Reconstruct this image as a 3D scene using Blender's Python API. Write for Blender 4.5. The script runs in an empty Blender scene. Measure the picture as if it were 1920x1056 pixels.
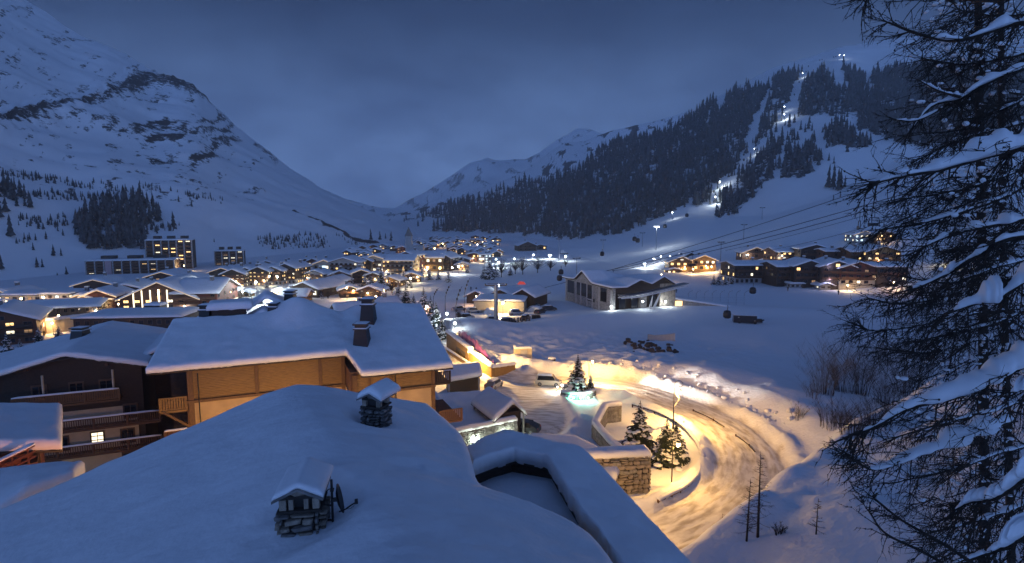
import bpy, bmesh, math, random
import numpy as np
from mathutils import Vector, Matrix

# ------------------------------------------------------------------ camera, sky, exposure
scn = bpy.context.scene
COL = scn.collection
R = math.radians
CAM_H, F_PX, PITCH = 27.0, 1066.7, 6.32

cam_d = bpy.data.cameras.new('camera')
cam_d.sensor_width = 36.0
cam_d.lens = 36.0 * F_PX / 1920.0
cam_d.clip_start, cam_d.clip_end = 0.1, 20000.0
cam = bpy.data.objects.new('camera', cam_d)
cam.location = (0, 0, CAM_H)
cam.rotation_euler = (R(90 - PITCH), 0, 0)
COL.objects.link(cam)
scn.camera = cam

SUN_EL, SUN_AZ = -3.0, 200.0          # the sun has set behind the camera
world = bpy.data.worlds.new('World')
scn.world = world
world.use_nodes = True
nt = world.node_tree
nt.nodes.clear()
sky = nt.nodes.new('ShaderNodeTexSky')
sky.sky_type = 'NISHITA'
sky.sun_disc = False
sky.sun_elevation = R(SUN_EL)
sky.sun_rotation = R(SUN_AZ)
sky.altitude = 1800
sky.air_density, sky.dust_density, sky.ozone_density = 1.0, 0.6, 3.0
tc = nt.nodes.new('ShaderNodeTexCoord')
mp = nt.nodes.new('ShaderNodeMapping'); mp.inputs['Scale'].default_value = (1.0, 1.0, 2.2)
nz = nt.nodes.new('ShaderNodeTexNoise')
nz.inputs['Scale'].default_value = 4.6; nz.inputs['Detail'].default_value = 6.0; nz.inputs['Roughness'].default_value = 0.58
rmp = nt.nodes.new('ShaderNodeMapRange')
rmp.inputs['From Min'].default_value = 0.3; rmp.inputs['From Max'].default_value = 0.7
rmp.inputs['To Min'].default_value = 0.0; rmp.inputs['To Max'].default_value = 1.0
bg = nt.nodes.new('ShaderNodeBackground'); bg.inputs['Strength'].default_value = 0.15
bg2 = nt.nodes.new('ShaderNodeBackground'); bg2.inputs['Strength'].default_value = 1.0
mixs = nt.nodes.new('ShaderNodeMixShader')
wo = nt.nodes.new('ShaderNodeOutputWorld')
cc = nt.nodes.new('ShaderNodeMix'); cc.data_type = 'RGBA'
cc.inputs[6].default_value = (0.60, 0.62, 0.67, 1); cc.inputs[7].default_value = (1.38, 1.35, 1.27, 1)
L = nt.links.new
L(tc.outputs['Generated'], mp.inputs['Vector']); L(mp.outputs['Vector'], nz.inputs['Vector'])
L(nz.outputs['Fac'], rmp.inputs['Value']); L(rmp.outputs['Result'], cc.inputs[0])
# the cloud deck: palest low down and towards the afterglow behind the camera, deep blue overhead
sep = nt.nodes.new('ShaderNodeSeparateXYZ'); L(tc.outputs['Generated'], sep.inputs[0])
el = nt.nodes.new('ShaderNodeMapRange'); el.interpolation_type = 'SMOOTHSTEP'
el.inputs['From Min'].default_value = 0.0; el.inputs['From Max'].default_value = 0.36
L(sep.outputs['Z'], el.inputs['Value'])
c1 = nt.nodes.new('ShaderNodeMix'); c1.data_type = 'RGBA'
c1.inputs[6].default_value = (0.196, 0.350, 0.775, 1); c1.inputs[7].default_value = (0.016, 0.036, 0.106, 1)
L(el.outputs['Result'], c1.inputs[0])
az = nt.nodes.new('ShaderNodeMapRange'); az.interpolation_type = 'SMOOTHSTEP'
az.inputs['From Min'].default_value = 0.45; az.inputs['From Max'].default_value = -1.0; az.inputs['To Min'].default_value = 1.0; az.inputs['To Max'].default_value = 4.8
L(sep.outputs['Y'], az.inputs['Value'])
m1 = nt.nodes.new('ShaderNodeMix'); m1.data_type = 'RGBA'; m1.blend_type = 'MULTIPLY'; m1.inputs[0].default_value = 1.0
L(c1.outputs[2], m1.inputs[6]); L(cc.outputs[2], m1.inputs[7])
m2 = nt.nodes.new('ShaderNodeVectorMath'); m2.operation = 'SCALE'; L(m1.outputs[2], m2.inputs[0]); L(az.outputs['Result'], m2.inputs['Scale'])
L(sky.outputs['Color'], bg.inputs['Color']); L(m2.outputs[0], bg2.inputs['Color'])
mixs.inputs[0].default_value = 0.9
L(bg.outputs[0], mixs.inputs[1]); L(bg2.outputs[0], mixs.inputs[2])
L(mixs.outputs[0], wo.inputs['Surface'])

scn.view_settings.view_transform = 'Standard'
scn.view_settings.look = 'None'
scn.view_settings.exposure = -0.38
scn.view_settings.gamma = 1.0
scn.view_settings.use_curve_mapping = False
scn.cycles.max_bounces = 6
scn.cycles.diffuse_bounces = 3
scn.cycles.glossy_bounces = 2
scn.cycles.transmission_bounces = 2
scn.cycles.volume_bounces = 2
scn.cycles.sample_clamp_indirect = 3.0
scn.cycles.use_denoising = True

rnd = random.Random(7)
rng = np.random.default_rng(11)

# ------------------------------------------------------------------ where things stand
CP, SP = math.cos(R(PITCH)), math.sin(R(PITCH))
def ray(px, py):
    u = (px - 960.0) / F_PX
    v = (528.0 - py) / F_PX
    return np.array([u, CP + v * SP, -SP + v * CP])
def at(px, py, Y):                       # the point seen at (px, py) that lies Y metres out
    d = ray(px, py)
    t = Y / d[1]
    return np.array([d[0] * t, Y, CAM_H + d[2] * t])
def gp(px, py, z=0.0):                   # the point seen at (px, py) on the level z
    d = ray(px, py)
    t = (z - CAM_H) / d[2]
    return np.array([d[0] * t, d[1] * t, z])
def proj(P):                             # world points -> photo pixels
    P = np.asarray(P, float)
    x, y, z = P[..., 0], P[..., 1], P[..., 2] - CAM_H
    dep = y * CP - z * SP
    up = y * SP + z * CP
    dep = np.where(np.abs(dep) < 1e-6, 1e-6, dep)
    return 960 + F_PX * x / dep, 528 - F_PX * up / dep

# ------------------------------------------------------------------ noise
def _h(ix, iy, seed):
    n = (ix.astype(np.int64) * 374761393 + iy.astype(np.int64) * 668265263 + seed * 974634541) & 0x7fffffff
    n = (n ^ (n >> 13)) * 1274126177 & 0x7fffffff
    n = (n ^ (n >> 16)) & 0xffff
    return n / 65535.0
def vnoise(x, y, seed=0):
    x = np.asarray(x, float); y = np.asarray(y, float)
    ix, iy = np.floor(x), np.floor(y)
    fx, fy = x - ix, y - iy
    fx = fx * fx * (3 - 2 * fx); fy = fy * fy * (3 - 2 * fy)
    a = _h(ix, iy, seed); b = _h(ix + 1, iy, seed); c = _h(ix, iy + 1, seed); d = _h(ix + 1, iy + 1, seed)
    return a + (b - a) * fx + (c - a) * fy + (a - b - c + d) * fx * fy
def fbm(x, y, seed=0, oct=5, gain=0.5):
    s, a, n = 0.0, 1.0, 0.0
    for k in range(oct):
        s = s + a * vnoise(x * 2 ** k + 17.3 * k, y * 2 ** k - 9.1 * k, seed + k); n += a; a *= gain
    return s / n
def sstep(a, b, x):
    t = np.clip((np.asarray(x, float) - a) / (b - a), 0, 1)
    return t * t * (3 - 2 * t)
def seg_dist(x, y, pts):                 # distance to a polyline, signed side (+ = left of its direction), arclength fraction
    best = np.full(np.shape(x), 1e9); side = np.zeros(np.shape(x)); frac = np.zeros(np.shape(x))
    pts = np.asarray(pts, float)[:, :2]
    ln = np.concatenate([[0], np.cumsum(np.hypot(*np.diff(pts, axis=0).T))])
    for i in range(len(pts) - 1):
        ax, ay = pts[i]; bx, by = pts[i + 1]
        dx, dy = bx - ax, by - ay
        t = np.clip(((x - ax) * dx + (y - ay) * dy) / (dx * dx + dy * dy), 0, 1)
        qx, qy = ax + t * dx, ay + t * dy
        d = np.hypot(x - qx, y - qy)
        m = d < best
        s = np.sign(dx * (y - ay) - dy * (x - ax))
        best = np.where(m, d, best); side = np.where(m, s, side); frac = np.where(m, (ln[i] + t * (ln[i + 1] - ln[i])) / ln[-1], frac)
    return best, side, frac
def in_poly(x, y, poly):
    x = np.asarray(x, float); y = np.asarray(y, float)
    c = np.zeros(x.shape, bool); n = len(poly); j = n - 1
    for i in range(n):
        xi, yi = poly[i]; xj, yj = poly[j]
        m = ((yi > y) != (yj > y)) & (x < (xj - xi) * (y - yi) / (yj - yi + 1e-9) + xi)
        c ^= m; j = i
    return c

# ------------------------------------------------------------------ materials
M = {}
def mat(name, col, rough=0.8, var=0.0, scale=3.0, bump=0.0, bscale=None, emit=None, estr=0.0, metal=0.0, spec=None, stretch=None, col2=None):
    m = bpy.data.materials.new(name); m.use_nodes = True
    n = m.node_tree; b = n.nodes['Principled BSDF']
    b.inputs['Roughness'].default_value = rough
    b.inputs['Metallic'].default_value = metal
    if spec is not None: b.inputs['Specular IOR Level'].default_value = spec
    b.inputs['Base Color'].default_value = (*col, 1)
    if var or bump:
        tcn = n.nodes.new('ShaderNodeTexCoord'); mpn = n.nodes.new('ShaderNodeMapping')
        n.links.new(tcn.outputs['Object'], mpn.inputs['Vector'])
        if stretch: mpn.inputs['Scale'].default_value = stretch
        nn = n.nodes.new('ShaderNodeTexNoise'); nn.inputs['Scale'].default_value = scale; nn.inputs['Detail'].default_value = 6
        n.links.new(mpn.outputs['Vector'], nn.inputs['Vector'])
        if var:
            mx = n.nodes.new('ShaderNodeMix'); mx.data_type = 'RGBA'
            c2 = col2 or tuple(max(0, c * (1 - var)) for c in col)
            mx.inputs[6].default_value = (*c2, 1); mx.inputs[7].default_value = (*col, 1)
            rp = n.nodes.new('ShaderNodeMapRange'); rp.inputs['From Min'].default_value = 0.35; rp.inputs['From Max'].default_value = 0.65
            n.links.new(nn.outputs['Fac'], rp.inputs['Value']); n.links.new(rp.outputs['Result'], mx.inputs[0])
            n.links.new(mx.outputs[2], b.inputs['Base Color'])
        if bump:
            bn = n.nodes.new('ShaderNodeBump'); bn.inputs['Strength'].default_value = bump; bn.inputs['Distance'].default_value = 0.1
            src = nn
            if bscale:
                src = n.nodes.new('ShaderNodeTexNoise'); src.inputs['Scale'].default_value = bscale; src.inputs['Detail'].default_value = 5
                n.links.new(mpn.outputs['Vector'], src.inputs['Vector'])
            n.links.new(src.outputs['Fac'], bn.inputs['Height']); n.links.new(bn.outputs['Normal'], b.inputs['Normal'])
    if emit:
        b.inputs['Emission Color'].default_value = (*emit, 1); b.inputs['Emission Strength'].default_value = estr
        m.cycles.emission_sampling = 'NONE'
    M[name] = m
    return m
mat('snow', (0.83, 0.85, 0.88), 0.75, 0.05, 0.6, 0.25, 2.2, spec=0.25)
mat('roof_snow', (0.83, 0.85, 0.88), 0.75, 0.06, 0.9, 0.3, 4.2, spec=0.25)
mat('rough_snow', (0.82, 0.84, 0.87), 0.8, 0.08, 2.0, 0.6, 3.0, spec=0.2)
mat('dark_wood', (0.045, 0.028, 0.018), 0.7, 0.5, 4.0, 0.4, stretch=(1, 1, 6))
mat('brown_wood', (0.13, 0.060, 0.028), 0.7, 0.45, 3.0, 0.4, stretch=(1, 1, 6))
mat('red_wood', (0.16, 0.045, 0.025), 0.7, 0.4, 3.0, 0.4, stretch=(1, 1, 6))
mat('amber_wood', (0.29, 0.165, 0.048), 0.65, 0.35, 2.2, 0.3, stretch=(1, 1, 9))
mat('post_wood', (0.15, 0.075, 0.026), 0.65, 0.35, 3.0, 0.3, stretch=(5, 5, 1))
mat('plaster', (0.52, 0.44, 0.32), 0.9, 0.15, 1.5, 0.2)
mat('tan_plaster', (0.50, 0.35, 0.18), 0.9, 0.2, 0.9, 0.2)
mat('grey_plaster', (0.42, 0.41, 0.40), 0.9, 0.2, 1.5, 0.2)
mat('cream_plaster', (0.62, 0.52, 0.36), 0.9, 0.12, 1.5, 0.2)
mat('stone', (0.36, 0.31, 0.25), 0.9, 0.5, 1.3, 0.7, 9.0)
mat('pale_stone', (0.36, 0.35, 0.33), 0.9, 0.5, 2.5, 0.7, 9.0)
mat('grey_stone', (0.24, 0.23, 0.22), 0.9, 0.5, 1.6, 0.7, 9.0)
mat('mortar', (0.035, 0.030, 0.026), 0.95, 0.3, 5.0)
mat('black_metal', (0.012, 0.012, 0.014), 0.5, 0.3, 3.0)
mat('grey_metal', (0.22, 0.23, 0.25), 0.45, 0.2, 4.0, metal=0.6)
mat('dark_paint', (0.02, 0.022, 0.028), 0.25, spec=0.6)
mat('white_paint', (0.72, 0.72, 0.70), 0.35, 0.1, 2.0)
mat('dark_glass', (0.012, 0.015, 0.02), 0.08, spec=0.6)
mat('window_frame', (0.10, 0.06, 0.035), 0.6, 0.2, 5.0)
mat('bark', (0.040, 0.028, 0.020), 0.9, 0.5, 12.0, 0.5)
mat('needles', (0.022, 0.038, 0.024), 0.8, 0.45, 3.0)
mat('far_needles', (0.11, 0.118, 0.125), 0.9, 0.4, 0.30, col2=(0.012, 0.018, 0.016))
mat('twig', (0.030, 0.020, 0.015), 0.9, 0.3, 6.0)
mat('rock', (0.06, 0.052, 0.048), 0.95, 0.5, 0.15, 0.8)
WARM, SODIUM, COLD = (1.0, 0.62, 0.26), (1.0, 0.53, 0.13), (0.80, 0.95, 1.0)
mat('lit_warm', (0.8, 0.6, 0.3), 0.5, emit=(1.0, 0.60, 0.22), estr=3.2)
mat('lit_dim', (0.5, 0.35, 0.2), 0.5, emit=(1.0, 0.55, 0.20), estr=0.45)
mat('lit_pale', (0.8, 0.8, 0.7), 0.5, emit=(1.0, 0.86, 0.58), estr=2.4)
mat('lit_cold', (0.8, 0.8, 0.8), 0.5, emit=(0.70, 0.95, 1.0), estr=2.2)
mat('bulb_warm', (1, 0.9, 0.7), 0.4, emit=(1.0, 0.78, 0.42), estr=14.0)
mat('bulb_cold', (1, 1, 1), 0.4, emit=(0.85, 0.95, 1.0), estr=16.0)
mat('garland_edge_glow', (0.8, 0.7, 0.5), 0.5, emit=(1.0, 0.68, 0.36), estr=0.8)  # garland bulbs, and the imitated lamplight on roof snow edges

# ------------------------------------------------------------------ mesh helpers
def tag(o, label=None, cat=None, group=None, kind=None):
    if label: o['label'] = label
    if cat: o['category'] = cat
    if group: o['group'] = group
    if kind: o['kind'] = kind
    return o
def thing(name, loc, label, cat, group=None, rz=0.0):
    o = bpy.data.objects.new(name, None)
    o.empty_display_size = 0.3
    o.location = tuple(float(c) for c in loc); o.rotation_euler = (0, 0, rz)
    COL.objects.link(o)
    return tag(o, label, cat, group)
def link(name, me, parent=None, loc=None, rz=None, scale=None):
    o = bpy.data.objects.new(name, me); COL.objects.link(o)
    if parent is not None: o.parent = parent
    if loc is not None: o.location = tuple(float(c) for c in loc)
    if rz is not None: o.rotation_euler = (0, 0, rz)
    if scale is not None: o.scale = scale if hasattr(scale, '__len__') else (scale,) * 3
    return o
def copy_tree(o, parent=None, **kw):
    c = o.copy(); COL.objects.link(c)
    if parent is not None: c.parent = parent
    for ch in o.children: copy_tree(ch, c)
    return c
class MB:
    def __init__(s): s.v = []; s.f = []; s.mi = []; s.cur = 0
    def add(s, vs, fs):
        b = len(s.v); s.v.extend([tuple(float(c) for c in v) for v in vs])
        for f in fs: s.f.append(tuple(i + b for i in f)); s.mi.append(s.cur)
        return s
    def box(s, c, d, rz=0.0, tilt=None):
        hx, hy, hz = d[0] / 2, d[1] / 2, d[2] / 2
        m = Matrix.Rotation(rz, 3, 'Z')
        if tilt is not None: m = m @ tilt
        vs = [Vector(c) + m @ Vector((x * hx, y * hy, z * hz)) for x in (-1, 1) for y in (-1, 1) for z in (-1, 1)]
        return s.add(vs, [(0, 1, 3, 2), (4, 6, 7, 5), (0, 4, 5, 1), (2, 3, 7, 6), (0, 2, 6, 4), (1, 5, 7, 3)])
    def beam(s, a, b, w, h=None):
        a, b = Vector(a), Vector(b); d = b - a
        if d.length < 1e-6: return s
        q = d.to_track_quat('X', 'Z').to_matrix()
        h = h or w
        vs = []
        for p in (a, b):
            for y in (-w / 2, w / 2):
                for z in (-h / 2, h / 2): vs.append(p + q @ Vector((0, y, z)))
        return s.add(vs, [(0, 1, 3, 2), (4, 6, 7, 5), (0, 4, 5, 1), (2, 3, 7, 6), (0, 2, 6, 4), (1, 5, 7, 3)])
    def prism(s, poly, z0, z1):          # vertical prism over a plan polygon (counter-clockwise); z may be per-vertex lists
        n = len(poly)
        a = z0 if hasattr(z0, '__len__') else [z0] * n
        b = z1 if hasattr(z1, '__len__') else [z1] * n
        vs = [(p[0], p[1], a[i]) for i, p in enumerate(poly)] + [(p[0], p[1], b[i]) for i, p in enumerate(poly)]
        fs = [tuple(reversed(range(n))), tuple(range(n, 2 * n))] + [(i, (i + 1) % n, n + (i + 1) % n, n + i) for i in range(n)]
        return s.add(vs, fs)
    def tube(s, pts, rad, n=6, cap=True):
        pts = [Vector(p) for p in pts]; k = len(pts)
        rad = rad if hasattr(rad, '__len__') else [rad] * k
        vs, fs = [], []
        for i, p in enumerate(pts):
            d = (pts[min(i + 1, k - 1)] - pts[max(i - 1, 0)])
            if d.length < 1e-9: d = Vector((0, 0, 1))
            q = d.to_track_quat('Z', 'Y').to_matrix()
            for j in range(n):
                a = 2 * math.pi * j / n
                vs.append(p + q @ Vector((math.cos(a) * rad[i], math.sin(a) * rad[i], 0)))
        for i in range(k - 1):
            for j in range(n):
                fs.append((i * n + j, i * n + (j + 1) % n, (i + 1) * n + (j + 1) % n, (i + 1) * n + j))
        if cap: fs.append(tuple(reversed(range(n)))); fs.append(tuple(range((k - 1) * n, k * n)))
        return s.add(vs, fs)
    def lathe(s, c, prof, n=10):         # prof: (radius, z)
        vs, fs = [], []
        for r, z in prof:
            for j in range(n):
                a = 2 * math.pi * j / n
                vs.append((c[0] + r * math.cos(a), c[1] + r * math.sin(a), c[2] + z))
        for i in range(len(prof) - 1):
            for j in range(n):
                fs.append((i * n + j, i * n + (j + 1) % n, (i + 1) * n + (j + 1) % n, (i + 1) * n + j))
        fs.append(tuple(reversed(range(n)))); fs.append(tuple(range((len(prof) - 1) * n, len(prof) * n)))
        return s.add(vs, fs)
    def ball(s, c, r, n=8, m=5):
        r = r if hasattr(r, '__len__') else (r, r, r)
        vs = [(c[0], c[1], c[2] - r[2])]; fs = []
        for i in range(1, m):
            t = -math.pi / 2 + math.pi * i / m
            for j in range(n):
                a = 2 * math.pi * j / n
                vs.append((c[0] + r[0] * math.cos(t) * math.cos(a), c[1] + r[1] * math.cos(t) * math.sin(a), c[2] + r[2] * math.sin(t)))
        vs.append((c[0], c[1], c[2] + r[2])); last = len(vs) - 1
        for j in range(n): fs.append((0, 1 + (j + 1) % n, 1 + j)); fs.append((last, last - n + j, last - n + (j + 1) % n))
        for i in range(m - 2):
            for j in range(n):
                a = 1 + i * n; fs.append((a + j, a + (j + 1) % n, a + n + (j + 1) % n, a + n + j))
        return s.add(vs, fs)
    def mesh(s, name, m, smooth=False):
        me = bpy.data.meshes.new(name)
        me.from_pydata(s.v, [], s.f)
        ms = m if isinstance(m, (list, tuple)) else [m]
        for k in ms: me.materials.append(M[k] if isinstance(k, str) else k)
        if len(ms) > 1: me.polygons.foreach_set('material_index', s.mi)
        if smooth: me.polygons.foreach_set('use_smooth', [True] * len(me.polygons))
        me.update()
        return me
    def build(s, name, m, parent=None, smooth=False, loc=None, rz=None):
        return link(name, s.mesh(name, m, smooth), parent, loc, rz)
def np_mesh(name, V, Fq, mats, smooth=True, attrs=None, fmat=None):
    me = bpy.data.meshes.new(name)
    V = np.asarray(V, np.float32); Fq = np.asarray(Fq, np.int32)
    k = Fq.shape[1]
    me.vertices.add(len(V)); me.vertices.foreach_set('co', V.ravel())
    me.loops.add(Fq.size); me.loops.foreach_set('vertex_index', Fq.ravel())
    me.polygons.add(len(Fq)); me.polygons.foreach_set('loop_start', np.arange(0, Fq.size, k, dtype=np.int32))
    me.polygons.foreach_set('loop_total', np.full(len(Fq), k, np.int32))
    for m in (mats if isinstance(mats, (list, tuple)) else [mats]): me.materials.append(M[m] if isinstance(m, str) else m)
    if fmat is not None: me.polygons.foreach_set('material_index', np.asarray(fmat, np.int32))
    if smooth: me.polygons.foreach_set('use_smooth', np.ones(len(Fq), bool))
    for an, arr in (attrs or {}).items():
        a = me.attributes.new(an, 'FLOAT', 'POINT'); a.data.foreach_set('value', np.asarray(arr, np.float32))
    me.update(calc_edges=True); me.validate()
    return me
def grid_faces(nu, nv):
    i, j = np.meshgrid(np.arange(nu - 1), np.arange(nv - 1), indexing='ij')
    a = (i * nv + j).ravel()
    return np.stack([a, a + nv, a + nv + 1, a + 1], 1)
#@@A
# ------------------------------------------------------------------ terrain materials
def terrain_material(name, snow_col, rock_col, nscale):
    m = bpy.data.materials.new(name); m.use_nodes = True
    n = m.node_tree; b = n.nodes['Principled BSDF']; b.inputs['Roughness'].default_value = 0.85; b.inputs['Specular IOR Level'].default_value = 0.2
    at_ = n.nodes.new('ShaderNodeAttribute'); at_.attribute_name = 'rock'
    tcn = n.nodes.new('ShaderNodeTexCoord')
    nn = n.nodes.new('ShaderNodeTexNoise'); nn.inputs['Scale'].default_value = nscale; nn.inputs['Detail'].default_value = 11; nn.inputs['Roughness'].default_value = 0.76
    mpn = n.nodes.new('ShaderNodeMapping'); mpn.inputs['Scale'].default_value = (1, 1, 2.2)
    n.links.new(tcn.outputs['Object'], mpn.inputs['Vector']); n.links.new(mpn.outputs['Vector'], nn.inputs['Vector'])
    ad = n.nodes.new('ShaderNodeMath'); ad.operation = 'ADD'; n.links.new(at_.outputs['Fac'], ad.inputs[0]); n.links.new(nn.outputs['Fac'], ad.inputs[1])
    rp = n.nodes.new('ShaderNodeMapRange'); rp.inputs['From Min'].default_value = 0.975; rp.inputs['From Max'].default_value = 1.04
    n.links.new(ad.outputs[0], rp.inputs['Value'])
    mx = n.nodes.new('ShaderNodeMix'); mx.data_type = 'RGBA'
    mx.inputs[6].default_value = (*snow_col, 1); mx.inputs[7].default_value = (*rock_col, 1)
    n.links.new(rp.outputs['Result'], mx.inputs[0]); n.links.new(mx.outputs[2], b.inputs['Base Color'])
    bn = n.nodes.new('ShaderNodeBump'); bn.inputs['Strength'].default_value = 0.35; bn.inputs['Distance'].default_value = 2.0
    n.links.new(nn.outputs['Fac'], bn.inputs['Height']); n.links.new(bn.outputs['Normal'], b.inputs['Normal'])
    M[name] = m
terrain_material('mountain_snow', (0.91, 0.92, 0.94), (0.045, 0.040, 0.038), 0.13)
terrain_material('slope_snow', (0.88, 0.90, 0.92), (0.035, 0.038, 0.034), 0.05)

def smooth1(a, k):
    w = np.hanning(2 * k + 3)[1:-1]; w /= w.sum()
    return np.convolve(np.pad(a, k, mode='edge'), w, 'valid')
def rows_surface(rows, x0, x1, nu, nv, sm=3):
    """rows: list of lists of (px, py, Y) polylines, bottom to top -> grid of world points nu x nv"""
    X = np.linspace(x0, x1, nu)
    C = []
    for r in rows:
        r = np.array(r, float)
        py = smooth1(np.interp(X, r[:, 0], r[:, 1]), sm); yy = smooth1(np.interp(X, r[:, 0], r[:, 2]), sm * 2)
        C.append(np.array([at(X[i], py[i], yy[i]) for i in range(nu)]))
    C = np.array(C)                                    # rows x nu x 3
    s = np.linspace(0, len(rows) - 1, nv)
    i0 = np.clip(np.floor(s).astype(int), 0, len(rows) - 2); t = (s - i0)[:, None, None]
    return (C[i0] * (1 - t) + C[i0 + 1] * t).transpose(1, 0, 2)      # nu x nv x 3
def fix_z(rows0, z):                                   # base row given as pixels on the level z
    return [(px, py, gp(px, py, z)[1]) for px, py in rows0]

# ------------------------------------------------------------------ left mountain
base = fix_z([(-700, 640), (-300, 565), (0, 532), (200, 512), (330, 503), (480, 485), (600, 475), (740, 455), (800, 447)], -1.0)
top = [(-700, -560, 800), (-200, -170, 800), (-60, -80, 820), (60, 5, 850), (130, 52, 850), (200, 80, 850), (290, 137, 880), (345, 150, 860), (375, 165, 860), (400, 194, 880),
       (440, 238, 880), (480, 262, 880), (520, 292, 900), (620, 362, 900), (720, 413, 900), (790, 445, 850), (800, 447, 830)]
back = [(p, q + 140, y + 500) for p, q, y in top]
Gm = rows_surface([base, top, back], -700, 800, 430, 260, 2)
nv_f = 130
gx, gy = proj(Gm)
a = fbm(Gm[..., 0] / 90, Gm[..., 1] / 90 + Gm[..., 2] / 60, 3, 6)
fade = sstep(0, 25, np.arange(260))[None, :] * sstep(790, 700, gx)
Gm[..., 2] += (a - 0.5) * 20 * fade
Gm[..., 2] += (fbm(Gm[..., 0] / 22, Gm[..., 2] / 14, 5, 4) - 0.5) * 5 * fade
cliff = [(-80, 238), (0, 228), (40, 218), (120, 208), (165, 198), (230, 172), (290, 152), (330, 150), (385, 178), (402, 196)]
dc, _, fr = seg_dist(gx, gy, cliff)
wd = np.interp(fr, [0, .2, .36, .45, .7, .85, 1], [22, 22, 18, 13, 32, 34, 12])
band = np.exp(-(dc / wd) ** 2)
band2 = np.exp(-(seg_dist(gx, gy, [(180, 62), (215, 80), (255, 105), (270, 112)])[0] / 14) ** 2) * 0.7
band3 = np.exp(-(seg_dist(gx, gy, [(478, 268), (505, 285), (518, 298)])[0] / 9) ** 2) * 0.9
mid = sstep(130, 230, gx) * sstep(480, 430, gx) * sstep(195, 225, gy) * sstep(330, 295, gy)
lowb = sstep(330, 300, gy) * 0.0
terr = np.zeros_like(gx)
for k, (pl, st) in enumerate([([(0, 290), (120, 300), (200, 318), (350, 345), (470, 362)], .33), ([(130, 292), (250, 305), (360, 330)], .30), ([(0, 335), (140, 345), (250, 355), (330, 365), (420, 385)], .3),
                              ([(550, 400), (620, 435), (680, 455), (745, 462)], .5), ([(250, 345), (330, 352), (380, 362)], .32)]):
    terr = np.maximum(terr, np.exp(-(seg_dist(gx, gy + (vnoise(gx / 20, gy / 7, 31) - .5) * 6, pl)[0] / 4.5) ** 2) * st)
rough = fbm(gx / 26, gy / 9, 21, 4)
rock = np.maximum.reduce([band * (0.535 + 0.25 * (rough - .3)), band2 * .66, band3 * 0.6, mid * (0.455 + 0.7 * (rough - 0.5)), terr * (0.98 + rough), 0.49 * sstep(0.45, 0.66, rough) * sstep(420, 380, gy) * sstep(560, 480, gx)])
rock = np.where(gx > 780, 0, rock)
# the cliff stands out of the slope
Gm[..., 1] -= band * 14 * (0.5 + rough) * fade
Gm[..., 2] += band * 10 * (fbm(gx / 9, gy / 9, 8, 3) - 0.3) * fade
me = np_mesh('left_mountain', Gm.reshape(-1, 3), grid_faces(430, 260), 'mountain_snow', True, {'rock': rock.ravel()})
LEFT = Gm
tag(link('mountain', me), kind='structure')

# ------------------------------------------------------------------ right mountain
base = fix_z([(690, 447), (900, 449), (1000, 462), (1060, 485), (1150, 505), (1300, 520), (1450, 545), (1700, 562), (1950, 600), (2500, 660)], -1.0)
low = [(690, 438, 880), (780, 436, 880), (900, 437, 840), (980, 446, 740), (1050, 452, 600), (1180, 433, 560), (1290, 397, 560), (1345, 407, 520), (1450, 402, 430), (1550, 370, 420), (1690, 300, 480), (1900, 280, 480), (2500, 300, 480)]
top = [(690, 425, 1400), (730, 416, 1400), (790, 405, 1350), (880, 374, 1300), (960, 350, 1250), (1040, 330, 1200), (1130, 280, 1150), (1240, 252, 1100), (1330, 200, 1050), (1420, 172, 1000), (1480, 155, 980), (1575, 132, 950), (1640, 150, 900), (1740, 140, 900), (1900, 125, 900), (2500, 80, 900)]
dome = [(690, 424, 1440), (880, 373, 1340), (1040, 329, 1250), (1240, 248, 1200), (1330, 190, 1250), (1440, 132, 1300), (1575, 86, 1350), (1700, 72, 1350), (1900, 45, 1350), (2500, -60, 1350)]
back = [(p, q + 160, y + 500) for p, q, y in dome]
NU, NV = 420, 260
Gr = rows_surface([base, low, top, dome, back], 690, 2500, NU, NV, 3)
s = np.linspace(0, 4, NV)[None, :] * np.ones((NU, 1))
gx, gy = proj(Gr)
fade = sstep(0, 0.5, s) * sstep(690, 760, gx)
Gr[..., 2] += (fbm(Gr[..., 0] / 110, Gr[..., 1] / 110, 43, 5) - 0.5) * 14 * fade * (0.4 + sstep(1, 2.2, s))
Gr[..., 2] += (fbm(Gr[..., 0] / 18, Gr[..., 1] / 18, 47, 4) - 0.5) * 1.6 * fade
rock = 0.46 * sstep(0.5, 0.72, fbm(gx / 20, gy / 8, 55, 4)) * sstep(1.2, 1.6, s) * sstep(1360, 1240, gx)
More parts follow.
